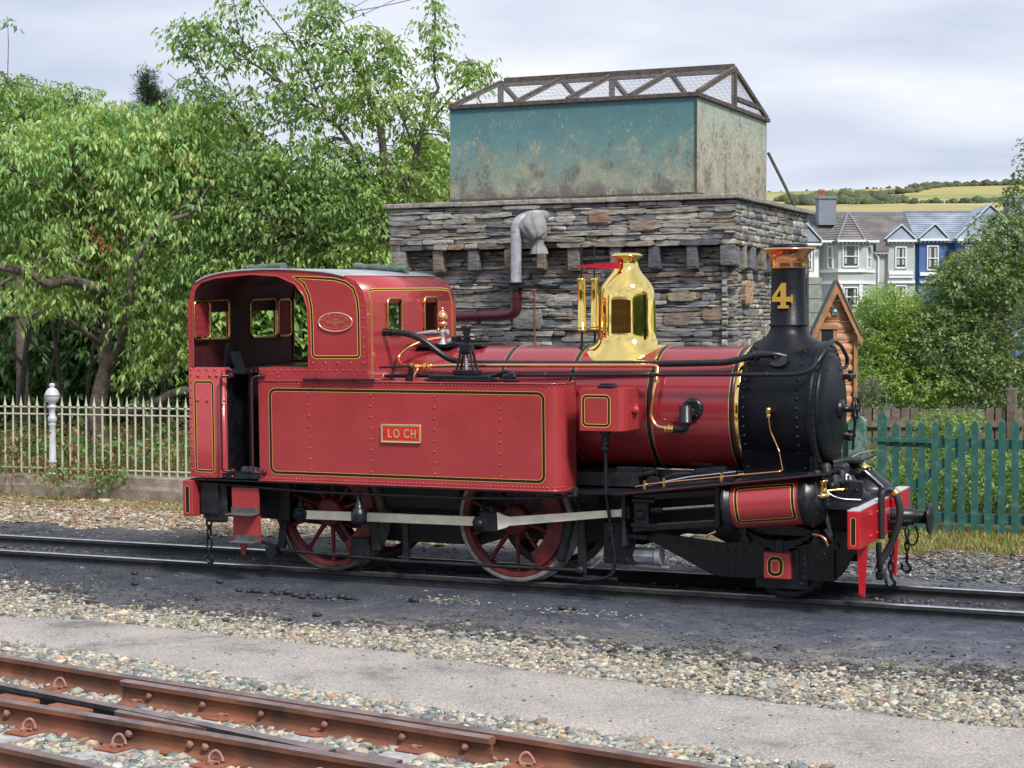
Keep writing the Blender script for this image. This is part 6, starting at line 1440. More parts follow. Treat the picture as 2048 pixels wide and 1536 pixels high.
# wire netting on both slopes and the gable
def net(name, c0, c1, c2, c3, nu, nv):
    mb = MB(); c0, c1, c2, c3 = map(Vector, (c0, c1, c2, c3)); r_ = .0015
    for i in range(nu + 1):
        a = c0.lerp(c1, i / nu); b_ = c3.lerp(c2, i / nu); tube(mb, [a, b_], r_, 3, caps=False, smooth=False)
    for j in range(nv + 1):
        a = c0.lerp(c3, j / nv); b_ = c1.lerp(c2, j / nv); tube(mb, [a, b_], r_, 3, caps=False, smooth=False)
    o = mb.build(name, M['galv'], rf, kind='stuff'); return o
net('netting', (xa0, TY0, za + .02), (xa1, TY0, za + .02), (xr1, ym, zr), (xr0, ym, zr), 46, 16)
net('netting', (xa0, TY1, za + .02), (xa1, TY1, za + .02), (xr1, ym, zr), (xr0, ym, zr), 46, 16)
net('netting', (xa1, TY0, za), (xa1, TY1, za), (xa1, ym + .02, zr), (xa1, ym - .02, zr), 44, 14)
mb = MB(); tube(mb, [(TX1 + .02, 6.58, 4.55), (.50, 6.7, 4.15), (.66, 6.75, 3.80), (.78, 6.8, 3.2), (.8, 6.8, .02)], .020, 8); o = mb.build('overflow_pipe', M['wood_old']); tag(o, 'thin dark pipe slanting down from the right end of the teal tank', 'pipe')
# ------------------------------------------------------------------ water crane on the wall
cr = empty('water_crane', (-1.60, 3.10, 2.4)); tag(cr, 'grey upright water delivery pipe with a dark red elbow fixed before the slate wall', 'water pipe'); co_ = Vector(cr.location)
def cadd(nm, mb, m): return mb.build(nm, M[m], cr)
def sh(mb): mb.v = [tuple(Vector(v) - co_) for v in mb.v]; return mb
mb = MB(); tube(mb, bend([(-1.63, 3.12, 2.84), (-1.63, 3.12, 3.55), (-1.45, 3.25, 3.62), (-1.40, 3.55, 3.62)], .12, 6), .062, 20); lathe(mb, [(.067, 0), (.067, .02)], (-1.63, 3.12, 3.42), (0, 0, 1), 20); cadd('upper_pipe', sh(mb), 'galv')
mb = MB(); box(mb, (-1.61, 3.12, 2.80), (.44, .16, .035), bev=.008); box(mb, (-1.62, 3.12, 2.835), (.16, .16, .03), bev=.01); box(mb, (-1.32, 3.3, 2.80), (.3, .04, .03)); lathe(mb, [(.085, 0), (.085, .03)], (-1.63, 3.12, 2.76), (0, 0, 1), 20); cadd('flange', sh(mb), 'black')
mb = MB(); tube(mb, bend([(-1.63, 3.12, 2.80), (-1.63, 3.12, 2.50), (-1.80, 3.12, 2.47), (-2.9, 3.12, 2.45), (-3.15, 3.12, 2.2)], .24, 8), .066, 20); lathe(mb, [(.09, 0), (.09, .03)], (-2.12, 3.12, 2.462), (1, 0, 0), 20); lathe(mb, [(.074, 0), (.074, .02)], (-1.63, 3.12, 2.66), (0, 0, 1), 20); cadd('elbow', sh(mb), 'maroon')
mb = MB(); tube(mb, [(-1.48, 3.3, 2.76), (-1.48, 3.32, 1.2)], .012, 6); box(mb, (-1.52, 3.2, 2.66), (.14, .12, .03), bev=.006); cadd('bracket', sh(mb), 'rust')
# cloth wrapped over the joint
mb = MB(); vs = []; nu, nv = 72, 30; c = Vector((-1.47, 3.20, 3.48))
for j in range(nv + 1):
    v_ = j / nv; ph = -math.pi * .5 + math.pi * v_
    for i in range(nu):
        t = 2 * math.pi * i / nu; rx = .175; s_ = math.cos(ph) ** .7 if math.cos(ph) > 0 else 0
        p = Vector((rx * math.cos(t) * s_, .14 * math.sin(t) * s_, .165 * math.sin(ph)))
        fold = .5 + .5 * math.sin(t * 9 + 2.2 * math.sin(ph * 2.1) + 1.3 * mnoise.noise(p * 6)); fold2 = .5 + .5 * math.sin(t * 4 - ph * 4 + 2 * mnoise.noise(p * 4 + Vector((3, 3, 3))))
        q = 1.06 - .085 * fold ** 2 - .07 * fold2 ** 3 + .10 * mnoise.noise(p * 5); p *= q
        if p.z < 0: p.x = p.x * (1 + .15 * p.z / .185) + .05 * (-p.z / .185)
        vs.append(c + p)
mb.add(vs, [(j * nu + i, j * nu + (i + 1) % nu, (j + 1) * nu + (i + 1) % nu, (j + 1) * nu + i) for j in range(nv) for i in range(nu)], 0, True)
n_ = 40; sk_ = []
for k, (rr_, z_) in enumerate([(.075, .16), (.055, .12), (.085, .06), (.10, .0)]):
    for i in range(n_): t = 2 * math.pi * i / n_; q = rr_ * (1 + .12 * math.sin(t * 8) * (k > 1)); sk_.append((-1.38 + q * math.cos(t), 3.2 + q * math.sin(t) * .8, 3.17 + z_))
mb.add(sk_, [(k * n_ + i, (k + 1) * n_ + i, (k + 1) * n_ + (i + 1) % n_, k * n_ + (i + 1) % n_) for k in range(3) for i in range(n_)], 0, True)
o = mb.build('pipe_cover', M['cloth']); tag(o, 'crumpled grey cloth wrapped round the top bend of the water pipe', 'cloth cover')
# ------------------------------------------------------------------ left boundary: low wall, iron railings, post
lw_ = empty('low_stone_wall', (-9, 4.6, 0)); tag(lw_, 'low mossy stone kerb wall under the white iron railings', 'stone wall')
xx = [-16, -14.2, -12.6, -11.0, -9.9, -8.44, -7.0, -5.6, -4.3, -3.45]
for a, b_ in zip(xx[:-1], xx[1:]):
    mb = MB(); zt = .285 + (( a + b_) / 2 + 10.08) * .015; z0 = gz(0, 4.5) - .1; n = 14; vs = []
    pr = [(4.42, z0), (4.42, z0 + .25), (4.435, zt - .12), (4.45, zt - .015), (4.48, zt), (4.85, zt), (4.86, z0)]
    for i in range(n + 1):
        x = a + .006 + (b_ - a - .012) * i / n
        for k, (y, z) in enumerate(pr): q = mnoise.noise(Vector((x * 4, k * 1.3, 3))) * .018; vs.append((x - (-9), y + q - 4.6, z + (q * .5 if 0 < k < 6 else 0)))
    m_ = len(pr); mb.add(vs, [(i * m_ + k, i * m_ + k + 1, (i + 1) * m_ + k + 1, (i + 1) * m_ + k)[::-1] for i in range(n) for k in range(m_ - 1)] + [tuple(range(m_)), tuple(reversed(range(n * m_, n * m_ + m_)))], 0, False)
    mb.build('block', M['coping'], lw_)
def railings(x0, x1, label, dz0):
    r_ = empty('iron_railings', ((x0 + x1) / 2, 4.65, .3)); tag(r_, label, 'railings', 'white iron railings along the left boundary'); ox_, oy_, oz_ = r_.location
    zt = lambda x, z: z + (x + 10.2) * .006
    n = int(round((x1 - x0) / .1382)); st = (x1 - x0) / n
    bar = None
    for k in range(n):
        x = x0 + st * (k + .5)
        if bar is None:
            mb = MB(); tube(mb, [(0, 0, 0), (0, 0, .93)], .015, 8); lathe(mb, [(.013, 0), (.026, .01), (.026, .02), (.018, .04), (.010, .09), (.0, .165)], (0, 0, .93), (0, 0, 1), 8); bar = mb.build('bar', M['iron_white'], r_)
            o = bar
        else: o = bar.copy(); COL.objects.link(o)
        o.location = (x - ox_, 0, zt(x, .30) - oz_)
    for z in (1.225, 1.127, .372):
        mb = MB(); tube(mb, [(x0 - ox_, 0, zt(x0, z) - oz_), (x1 - ox_, 0, zt(x1, z) - oz_)], .013, 8); mb.build('cross_bar', M['iron_white'], r_)
    return r_
railings(-13.2, -9.42, 'rusty white spiked iron railings left of the ball-topped iron post', 0)
railings(-9.27, -6.0, 'rusty white spiked iron railings between the ball-topped iron post and the cab', 0)
railings(-5.9, -3.6, 'rusty white spiked iron railings behind the locomotive, against the slate tower', 0)
mb = MB(); lathe(mb, [(.085, 0), (.085, .03), (.065, .05), (.06, .12), (.06, .17), (.075, .18), (.075, .20), (.058, .22), (.054, .60), (.052, .68), (.065, .70), (.065, .72), (.05, .735), (.075, .75), (.075, .81), (.052, .825), (.048, .90), (.06, .915), (.06, .93), (.085, .945), (.085, .96), (.055, .975), (.06, 1.0), (.10, 1.03), (.13, 1.085), (.128, 1.11), (.14, 1.115), (.12, 1.13), (.105, 1.17), (.07, 1.205), (.035, 1.22), (.045, 1.235), (.055, 1.255), (.035, 1.28), (.0, 1.285)], (0, 0, 0), (0, 0, 1), 20, caps=True)
o = mb.build('iron_post', M['post_white']); o.location = (-9.345, 4.62, .285); o.scale = (.82, .82, 1); tag(o, 'ornate pale iron post with a fluted ball finial among the white railings', 'iron post')
# ------------------------------------------------------------------ right boundary: green gate and picket fence
def picket(x, w, z0, z1, y=4.75, pointed=True, t=.022, par=None, nm='picket', m='green', th=.04):
    mb = MB(); ol = [(-w / 2, 0), (w / 2, 0), (w / 2, z1 - z0 - th), (0 if pointed else w / 2 - .02, z1 - z0)] + ([] if pointed else [(-w / 2 + .02, z1 - z0)]) + [(-w / 2, z1 - z0 - th)]
    plate(mb, ol, (), 0, t, lambda u, v, q: Vector((u, q, v))); o = mb.build(nm, M[m], par); o.location = (x, y, z0); return o
fe = empty('picket_fence', (0, 0, 0)); tag(fe, 'green picket gate and fence with pointed pales right of the locomotive buffer', 'picket fence')
for k in range(36): picket(2.355 + .1472 * k, .075, .02 + rs.uniform(-.006, .006), 1.262 + .0055 * min(k, 12) + rs.uniform(-.006, .006), par=fe)
picket(2.20, .10, .0, 1.36, y=4.74, pointed=False, t=.05, par=fe, nm='stile')
for z in (1.04, .20): mb = MB(); box(mb, (5.0, 4.80, z), (5.7, .035, .11), bev=.004); mb.build('rail', M['green'], fe)
mb = MB(); box(mb, (2.42, 4.73, 1.06), (.70, .02, .05), bev=.004); mb.build('latch_bar', M['green'], fe)
timber_g = MB(); p = Vector((2.25, 4.79, .30)); q = Vector((3.15, 4.79, 1.02)); d = (q - p).normalized(); box(timber_g, (p + q) / 2, ((q - p).length, .03, .09), R=d.to_track_quat('X', 'Z').to_matrix()); timber_g.build('brace', M['green'], fe)
mb = MB(); plate(mb, [(-.09, 0), (.09, 0), (.09, 1.27), (.05, 1.315), (-.05, 1.315), (-.09, 1.27)], (), 0, .15, lambda u, v, q: Vector((u, q, v))); o = mb.build('gate_post', M['green_post']); o.location = (1.92, 4.68, 0); tag(o, 'thick weathered green gate post between the wooden shed and the picket gate', 'gate post')
f2 = empty('picket_fence', (1.3, 4.75, 0)); tag(f2, 'short run of green fence between the gate post and the slate tower', 'picket fence')
for k in range(6): picket(.48 - .147 * k, .075, .02, 1.27, y=0, par=f2)
for z in (1.04, .20): mb = MB(); box(mb, (.1, .05, z), (.9, .035, .11), bev=.004); mb.build('rail', M['green'], f2)
# old brown board fence behind
bf_ = empty('board_fence', (1.7, 10.3, .12)); tag(bf_, 'weathered brown board fence with a top rail behind the green picket fence', 'board fence')
a = Vector((.2, 9.75)); b2 = Vector((5.2, 12.0)); dd = (b2 - a).normalized(); nb_ = int((b2 - a).length / .135)
for k in range(nb_):
    q = a + dd * (.135 * k); mb = MB(); plate(mb, [(-.055, 0), (.055, 0), (.055, .98 + rs.uniform(-.015, .015)), (-.055, .98 + rs.uniform(-.015, .015))], (), 0, .02, lambda u, v, t_: Vector((u, t_, v)))
    o = mb.build('board', M['board_old'], bf_); o.location = (q.x - 1.7, q.y - 10.3, .08); o.rotation_euler = (0, 0, math.atan2(dd.y, dd.x))
for z in (.84, .30):
    mb = MB(); R = Matrix.Rotation(math.atan2(dd.y, dd.x), 3, 'Z'); m_ = (a + b2) / 2; nn = Vector((dd.y, -dd.x)); box(mb, (m_.x + nn.x * .03 - 1.7, m_.y + nn.y * .03 - 10.3, z), ((b2 - a).length, .04, .09), R=R); mb.build('rail', M['board_old'], bf_)
mb = MB(); box(mb, (0, 0, .65), (.13, .13, 1.5), bev=.01); q = a + dd * 2.75; o = mb.build('post', M['board_old'], bf_); o.location = (q.x - 1.7, q.y - 10.36, -.05)
# ------------------------------------------------------------------ wooden shed
shd = empty('wooden_shed', (1.02, 7.36, gz(1, 7.3)), rad(17)); tag(shd, 'narrow orange log-lap wooden shed with a steep lichen-covered gable roof beside the slate tower', 'shed')
# local: x along the gable (away), y = to the left of it (behind), z up ; gable plane y=0
g0 = gz(1, 7.3); za_ = 2.905 - g0; we = .30; ze = za_ - .58
nz_ = 20; bh_ = .135; zc_ = .05
while zc_ < za_ - .06:
    zt_ = zc_ + bh_; wid = we - .08 if zt_ <= ze + .02 else max(.0, (za_ - (zt_)) / .58 * .27 + .02)
    if wid < .04: break
    mb = MB(); n = 5; vs = []
    xa_, xb_ = -wid, wid
    for x in (xa_, xb_):
        for k in range(n + 1):
            t = k / n; vs.append((x, -.018 - .03 * math.sin(math.pi * t), zc_ + bh_ * t * .97))
        vs.append((x, .02, zc_ + bh_ * .97)); vs.append((x, .02, zc_))
    m_ = n + 3; mb.add(vs, [(k, k + 1, m_ + k + 1, m_ + k)[::-1] for k in range(n)] + [(n, n + 1, m_ + n + 1, m_ + n), (0, m_, 2 * m_ - 1, m_ - 1)] + [tuple(range(m_)), tuple(reversed(range(m_, 2 * m_)))], 0, True)
    mb.build('log_board', M['log'], shd)
    if wid >= we - .09:
        mb = MB(); vs = []
        for y in (0.02, .85):
            for k in range(n + 1): t = k / n; vs.append((-we + .07 - .03 * math.sin(math.pi * t), y, zc_ + bh_ * t * .97))
        mb.add(vs, [(k, k + 1, n + 1 + k + 1, n + 1 + k) for k in range(n)], 0, True); mb.build('log_board', M['log'], shd)
    zc_ += bh_
mb = MB(); box(mb, (0, .45, ze / 2), (.40, .84, ze)); mb.build('core', M['log_trim'], shd)
for x in (-we + .06, we - .06): mb = MB(); box(mb, (x, -.03, ze / 2 - .03), (.05, .09, ze - .05), bev=.005); mb.build('corner_post', M['log_trim'], shd)
for s in (-1, 1):
    # bargeboard and roof slope
    e0 = Vector((s * (we + .02), 0, ze - .10)); ap = Vector((0, 0, za_ + .02)); mb = MB(); d = (ap - e0); nn = Vector((-d.z, 0, d.x)).normalized() * (1 if s < 0 else -1)
    vs = []
    for y in (-.14, -.11):
        for p_, o_ in ((e0, 0), (ap, 0), (ap, -.15), (e0, -.13)): q = p_ + nn * 0 + Vector((0, 0, o_)); vs.append((q.x, y, q.z))
    mb.add(vs, BF); mb.build('bargeboard', M['log_trim'], shd)
    mb = MB(); vs = []
    for y in (-.16, .95):
        for p_, o_ in ((e0, .0), (ap, .0), (ap, .03), (e0, .03)): vs.append((p_.x, y, p_.z + o_ + .005))
    mb.add(vs, BF); mb.build('roof', M['felt'], shd)
mb = MB(); box(mb, (-.12, -.06, ze - .12), (.14, .03, .20)); mb.build('window', M['glass'], shd)
for c, s in (((-.12, -.07, ze + .02), (.26, .05, .06)), ((-.215, -.06, ze - .14), (.04, .04, .28)), ((-.02, -.06, ze - .14), (.05, .04, .28))): mb = MB(); box(mb, c, s); mb.build('window_frame', M['log_trim'], shd)
mb = MB(); box(mb, (-.02, -.062, za_ - .36), (.075, .012, .10), mi=0); box(mb, (-.02, -.070, za_ - .35), (.035, .005, .03), mi=1); mb.build('plaque', [M['green_post'], M['white_paint']], shd)
mb = MB(); cyl(mb, (0, -.13, za_), (0, -.13, za_ + .12), .012, 6); mb.build('finial', M['log_trim'], shd)
# ------------------------------------------------------------------ far setting: a helper that turns a bearing and a distance into a world point
CAMP = Vector(cam.location); CR = Vector((math.cos(.420157), math.sin(.420157), 0)); CF = Vector((-math.sin(.420157), math.cos(.420157), 0))
def at(px, py, dep):
    return CAMP + CF * dep + CR * ((px - 1024) / 3640.7 * dep) + Vector((0, 0, (658 - py) / 3640.7 * dep))
PLX = [(-4000, 30), (4000, 30)]
# hill
hm = bpy.data.materials.new('hill_fields'); hm.use_nodes = True; nt = hm.node_tree; b = nt.nodes['Principled BSDF']
g = N(nt, 'ShaderNodeTexCoord'); mp = N(nt, 'ShaderNodeMapping'); mp.inputs['Scale'].default_value = (.0042, .0034, .0); mp.inputs['Location'].default_value = (.3, .12, 0); nt.links.new(g.outputs['Object'], mp.inputs[0])
vo = N(nt, 'ShaderNodeTexVoronoi'); vo.inputs['Scale'].default_value = 1.0; nt.links.new(mp.outputs[0], vo.inputs['Vector'])
sc_ = N(nt, 'ShaderNodeSeparateColor'); nt.links.new(vo.outputs['Color'], sc_.inputs[0])
cr = ramp(nt, sc_.outputs[0], [(0, (.36, .30, .12)), (.3, (.33, .29, .10)), (.45, (.20, .25, .07)), (.7, (.26, .27, .09)), (1, (.40, .32, .15))])
n1 = N(nt, 'ShaderNodeTexNoise', ins={'Scale': .02, 'Detail': 8.0}); nt.links.new(g.outputs['Object'], n1.inputs[0]); c2 = ramp(nt, n1.outputs['Fac'], [(.3, (.8,) * 3), (.7, (1.15,) * 3)])
mx = N(nt, 'ShaderNodeMixRGB'); mx.blend_type = 'MULTIPLY'; mx.inputs[0].default_value = 1; nt.links.new(cr, mx.inputs[1]); nt.links.new(c2, mx.inputs[2]); nt.links.new(mx.outputs[0], b.inputs['Base Color']); b.inputs['Roughness'].default_value = 1
V = []; nu, nv = 90, 40
def hill_z(lat, d):
    r = (lat + 200) / 2200
    return (min(d, 1500) - 465) * .0826 * (d > 465) * (1.0 + .10 * (lat - 320) / 600 + .05 * math.sin(lat * .006)) * max(.25, 1 - .25 * abs(r)) + 2.5 * mnoise.noise(Vector((lat * .006, d * .006, 0))) + (29.6 if d >= 465 else 0) * max(0, min(1, (d - 465) / 140))
def hz_(lat, d):
    base = 0.2 + 41 * max(0, min(1, (d - 250) / 350)) if d < 600 else 41.2 + (min(d, 1520) - 600) * .0826 - max(0, d - 1520) * .02
    tiltf = 1 + .10 * max(-1.2, min(1.6, (lat - 230) / 220)) * max(0, min(1, (d - 700) / 800)) * .6
    return base * tiltf + 1.2 * mnoise.noise(Vector((lat * .01, d * .008, 0)))
for j in range(nv + 1):
    d = 240 + (2400 - 240) * (j / nv) ** 1.3
    for i in range(nu + 1):
        lat = (-2600 + 5200 * i / nu); p = CAMP + CF * d + CR * lat; V.append((p.x, p.y, hz_(lat, d)))
F = [(j * (nu + 1) + i, j * (nu + 1) + i + 1, (j + 1) * (nu + 1) + i + 1, (j + 1) * (nu + 1) + i) for j in range(nv) for i in range(nu)]
fast_mesh('hills', np.array(V), np.array(F), hm, smooth=True, kind='structure')
PAL_HEDGE = np.array([(.09, .115, .07), (.12, .14, .07), (.07, .09, .06), (.15, .155, .085)])
def lumps(name, pts, size, label, n_per, cat='hedgerow', spread=4, flat=.8):
    P = []
    for (lat0, d0), (lat1, d1) in zip(pts[:-1], pts[1:]):
        L = math.hypot(lat1 - lat0, d1 - d0); k = max(2, int(L * n_per)); t = RNG.uniform(0, 1, k); la = lat0 + (lat1 - lat0) * t + RNG.normal(0, spread, k); dd_ = d0 + (d1 - d0) * t + RNG.normal(0, spread * 2, k)
        P += [(a, b_) for a, b_ in zip(la, dd_)]
    n = len(P); s = size * np.exp(RNG.normal(0, .35, n)); V = []; 
    c = np.array([[*(CAMP + CF * b_ + CR * a)[:2], hz_(a, b_)] for a, b_ in P]); jit = 1 + RNG.uniform(-.25, .25, (n, 12, 1)); v = IV[None] * jit * s[:, None, None] * np.array([1, 1, flat]); v[:, :, 2] += (s * .35)[:, None]; V = (v + c[:, None, :]).reshape(-1, 3)
    F = (IF[None] + (np.arange(n) * 12)[:, None, None]).reshape(-1, 3); cols = np.repeat(PAL_HEDGE[RNG.integers(0, 4, n)], 20, 0)
    o = fast_mesh(name, V, F, M['leaf_far'], cols, kind='stuff'); o['label'] = label; o['category'] = cat
def hl(px, py): k = (658 - py) / 3640.7; d = min(1500, 11.16 / max(.0068, .0826 - k)); return ((px - 1024) / 3640.7 * d, d)
lumps('hedgerow', [hl(1560, 404), hl(1700, 396), hl(1790, 391), hl(1860, 385)], 1.5, 'dark hedgerow slanting up between the straw field and the green field on the hill', 1.4, spread=2)
lumps('hedgerow', [hl(1600, 414), hl(1700, 408), hl(1800, 404)], 1.9, 'thick dark hedge on the lower part of the hill above the slate roofs', 1.6, spread=3)
lumps('hedgerow', [hl(1840, 386), hl(1900, 381), hl(1980, 378), hl(2060, 376)], 1.8, 'dark gorse belt along the upper right of the hill', 1.8, spread=4)
lumps('hedgerow', [hl(1700, 412), hl(1800, 408), hl(1930, 409), hl(2050, 404)], 1.1, 'low hedge directly above the ridge of the terrace roofs', 1.2, spread=1.5)
lumps('hedgerow', [(130, 1500), (250, 1505), (420, 1500)], .9, 'thin line of bushes along the skyline of the hill', .22, spread=5)
lumps('hill_tree', [hl(1815, 410), hl(1822, 410)], 1.8, 'rounded dark tree clump on the hill above the narrow grey gable', 1.5, cat='trees', spread=2, flat=1.1)
# ------------------------------------------------------------------ terrace of houses
DH = 110.0; S_ = DH / 3640.7
def U(px): return (px - 1024) * S_
def Zp(py): return CAMP.z + (658 - py) * S_
def house(name, label, u0):
    e = empty('house', CAMP + CF * DH + CR * u0 - Vector((0, 0, CAMP.z)), .420157); tag(e, label, 'house', None); return e
def hbox(par, nm, m, u0, u1, y0, y1, z0, z1, ref, bev=0):
    mb = MB(); box(mb, ((u0 + u1) / 2 - ref, (y0 + y1) / 2, (z0 + z1) / 2), (u1 - u0, y1 - y0, z1 - z0), bev=bev); return mb.build(nm, M[m], par)
def window(par, u0, u1, z0, z1, y, ref, ang=0.0, frame_w=.07, mull=True):
    c = Vector(((u0 + u1) / 2 - ref, y, (z0 + z1) / 2)); w_ = u1 - u0; h_ = z1 - z0; R = Matrix.Rotation(ang, 3, 'Z')
    mb = MB()
    for dx, dz, sx, sz in ((-w_ / 2, 0, frame_w, h_ + frame_w), (w_ / 2, 0, frame_w, h_ + frame_w), (0, h_ / 2, w_ - frame_w, frame_w), (0, -h_ / 2, w_ + .1, frame_w * 1.3), (0, -.02, w_ - frame_w, frame_w * .8)): box(mb, c + R @ Vector((dx, -.035, dz)), (sx, .07, sz), R=R)
    fr = mb.build('window', M['white_paint'], par)
    for zz in (-.25, .25):
        mb = MB(); box(mb, c + R @ Vector((0, .0, zz * h_)), (w_ - frame_w, .02, h_ / 2 - frame_w * .7), R=R); mb.build('pane', M['glass'], fr)
    mb = MB()
    for s_ in (-1, 1): box(mb, c + R @ Vector((s_ * (w_ * .5 - frame_w - .09), -.013, .05)), (.13, .004, h_ - .25), R=R)
    mb.build('curtain', M['curtain'], fr)
    return fr
def slope_roof(par, nm, m, u0, u1, ya, za1, yb_, zb1, ref, courses=14):
    mb = MB(); d = Vector((0, yb_ - ya, zb1 - za1)); L = d.length; n = Vector((0, -d.z, d.y)).normalized()
    for k in range(courses):
        p0 = Vector((0, ya, za1)) + d * (k / courses); p1 = Vector((0, ya, za1)) + d * ((k + 1) / courses); th = .06
        vs = [Vector((u - ref, 0, 0)) + q for u in (u0, u1) for q in (p0 + n * th, p1 + n * .005, p1 - n * .1, p0 - n * .1)]
        mb.add(vs, [(0, 1, 5, 4), (0, 4, 7, 3), (3, 7, 6, 2), (0, 3, 2, 1), (4, 5, 6, 7)])
    return mb.build(nm, M[m], par)
def gable(par, u0, u1, zb, uap, zap, ref, face_m, roof_m, y0=-.25, depth=2.2):
    mb = MB(); plate(mb, [(u0 + .12 - ref, zb), (u1 - .12 - ref, zb), (uap - ref, zap - .12)], (), y0, y0 + .05, lambda u, v, t: Vector((u, t, v))); g_ = mb.build('gable', M[face_m], par)
    for a in (u0, u1):
        mb = MB(); vs = [(a - ref, y0 - .10, zb), (uap - ref, y0 - .10, zap), (uap - ref, y0 - .10, zap + .12), (a - ref + (-.08 if a == u0 else .08), y0 - .10, zb + .03)]; vs += [(x, y + .12, z) for x, y, z in vs]; mb.add(vs, BF); mb.build('bargeboard', M['trim_blue'], g_)
        mb = MB(); vs = [(a - ref, y0, zb), (uap - ref, y0, zap), (uap - ref, y0 + depth, zap), (a - ref, y0 + depth * .1, zb)]; vs = vs + [(x, y, z + .06) for x, y, z in vs]; mb.add(vs, BF); mb.build('roof_slope', M[roof_m], g_)
    return g_
def dentils(par, u0, u1, z, y, ref, st=.24):
    mb = MB(); box(mb, ((u0 + u1) / 2 - ref, y - .1, z + .07), (u1 - u0, .3, .13)); u = u0 + .08
    while u < u1 - .05: box(mb, (u - ref, y - .08, z - .05), (.08, .1, .10)); u += st
    return mb.build('cornice', M['white_paint'], par)
# grey house with the bay
r0 = U(1730); hB = house('house', 'pale grey-green terraced house with a hexagonal bay, brown slate roof and white window surrounds', r0)
hbox(hB, 'wall', 'house_grey', U(1634), U(1828), 0, 6, 0, Zp(482), r0)
slope_roof(hB, 'roof', 'slate_brown', U(1630), U(1829), -.3, Zp(484), 3.4, Zp(421), r0)
hbox(hB, 'ridge', 'chimney_grey', U(1630), U(1829), 3.3, 3.5, Zp(421), Zp(421) + .12, r0)
# bay: half hexagon walls
def bay(par, uL, uFL, uFR, uR, yF, z0, z1, ref, m, nm='bay'):
    mb = MB(); plate(mb, [(uL - ref, 0), (uFL - ref, yF), (uFR - ref, yF), (uR - ref, 0)], (), z0, z1, lambda u, v, t: Vector((u, v, t))); return mb.build(nm, M[m], par)
by = bay(hB, U(1640), U(1668), U(1716), U(1748), -1.3, 0, Zp(487), r0, 'house_grey')
window(hB, U(1677), U(1707), Zp(535), Zp(493), -1.32, r0)
window(hB, U(1650), U(1662), Zp(537), Zp(495), -.78, r0, ang=-.92)
window(hB, U(1724), U(1738), Zp(537), Zp(495), -.66, r0, ang=.85)
for z0, z1 in ((Zp(546), Zp(540)), (Zp(569), Zp(563))): bay(hB, U(1638), U(1667), U(1717), U(1750), -1.42, z0, z1, r0, 'white_paint', 'string_course')
window(hB, U(1679), U(1706), Zp(612), Zp(576), -1.32, r0)
for a, b_ in ((1668, 1676), (1709, 1716)): hbox(hB, 'pilaster', 'white_paint', U(a), U(b_), -1.38, -1.28, Zp(612), Zp(564), r0)
mb = MB(); apx = Vector((U(1699) - r0, .6, Zp(425))); ring = [Vector((U(1634) - r0, .2, Zp(486))), Vector((U(1664) - r0, -1.6, Zp(487))), Vector((U(1720) - r0, -1.6, Zp(487))), Vector((U(1754) - r0, .2, Zp(486)))]
for k in range(12):
    t0, t1 = k / 12, (k + 1) / 12
    lo = [r_.lerp(apx, t0) + Vector((0, -.03, .05)) for r_ in ring]; hi = [r_.lerp(apx, t1) + Vector((0, 0, .0)) for r_ in ring]; lo2 = [r_.lerp(apx, t0) + Vector((0, .04, -.04)) for r_ in ring]
    for i in range(3): mb.add([lo[i], lo[i + 1], hi[i + 1], hi[i]], [(0, 1, 2, 3)]); mb.add([lo[i], lo2[i], lo2[i + 1], lo[i + 1]], [(0, 1, 2, 3)])
mb.build('bay_roof', M['slate_brown'], hB)
mb = MB()
for i in (1, 2): tube(mb, [ring[i] + Vector((0, -.03, .08)), apx + Vector((0, 0, .05))], .06, 6)
mb.build('hip_tiles', M['chimney_grey'], hB)
for a, b_, y in ((1664, 1720, -1.5),): dentils(hB, U(a), U(b_), Zp(487), y, r0)
dentils(hB, U(1636), U(1660), Zp(487), -.9, r0); dentils(hB, U(1722), U(1750), Zp(487), -.9, r0)
hbox(hB, 'wall', 'house_grey', U(1773), U(1826), -.30, .1, 0, Zp(480), r0)
window(hB, U(1788), U(1808), Zp(536), Zp(495), -.32, r0); gable(hB, U(1766), U(1828), Zp(480), U(1799), Zp(452), r0, 'slate_blue', 'slate_blue', -.35); dentils(hB, U(1770), U(1828), Zp(485), -.35, r0)
for z0, z1 in ((Zp(550), Zp(543)), (Zp(556), Zp(552))): hbox(hB, 'sill', 'white_paint', U(1774), U(1822), -.46, -.30, z0, z1, r0)
hbox(hB, 'sill', 'white_paint', U(1772), U(1826), -.45, -.30, Zp(567), Zp(562), r0); window(hB, U(1788), U(1808), Zp(612), Zp(572), -.32, r0)
dentils(hB, U(1748), U(1774), Zp(508), -.05, r0); hbox(hB, 'roof', 'slate_brown', U(1748), U(1774), -.4, .1, Zp(503), Zp(484), r0)
mb = MB(); tube(mb, [(U(1755) - r0, -.12, Zp(515)), (U(1755) - r0, -.12, 0)], .05, 6); tube(mb, [(U(1745) - r0, -.2, Zp(505)), (U(1755) - r0, -.12, Zp(515))], .05, 6); mb.build('downpipe', M['white_paint'], hB)
# chimney between the two roofs
mb = MB(); box(mb, ((U(1643) + U(1678)) / 2 - r0, 1.8, (Zp(393) + Zp(448)) / 2), (U(1678) - U(1643), 1.2, Zp(393) - Zp(448))); box(mb, ((U(1643) + U(1678)) / 2 - r0, 1.8, Zp(393)), (U(1680) - U(1641), 1.35, .12)); ch = mb.build('chimney', M['chimney_grey'], hB)
for px in (1648, 1654): mb = MB(); lathe(mb, [(.11, 0), (.10, .35), (.13, .38), (.11, .5)], (U(px) - r0, 1.7, Zp(392)), (0, 0, 1), 10); mb.build('chimney_pot', M['terracotta'], ch)
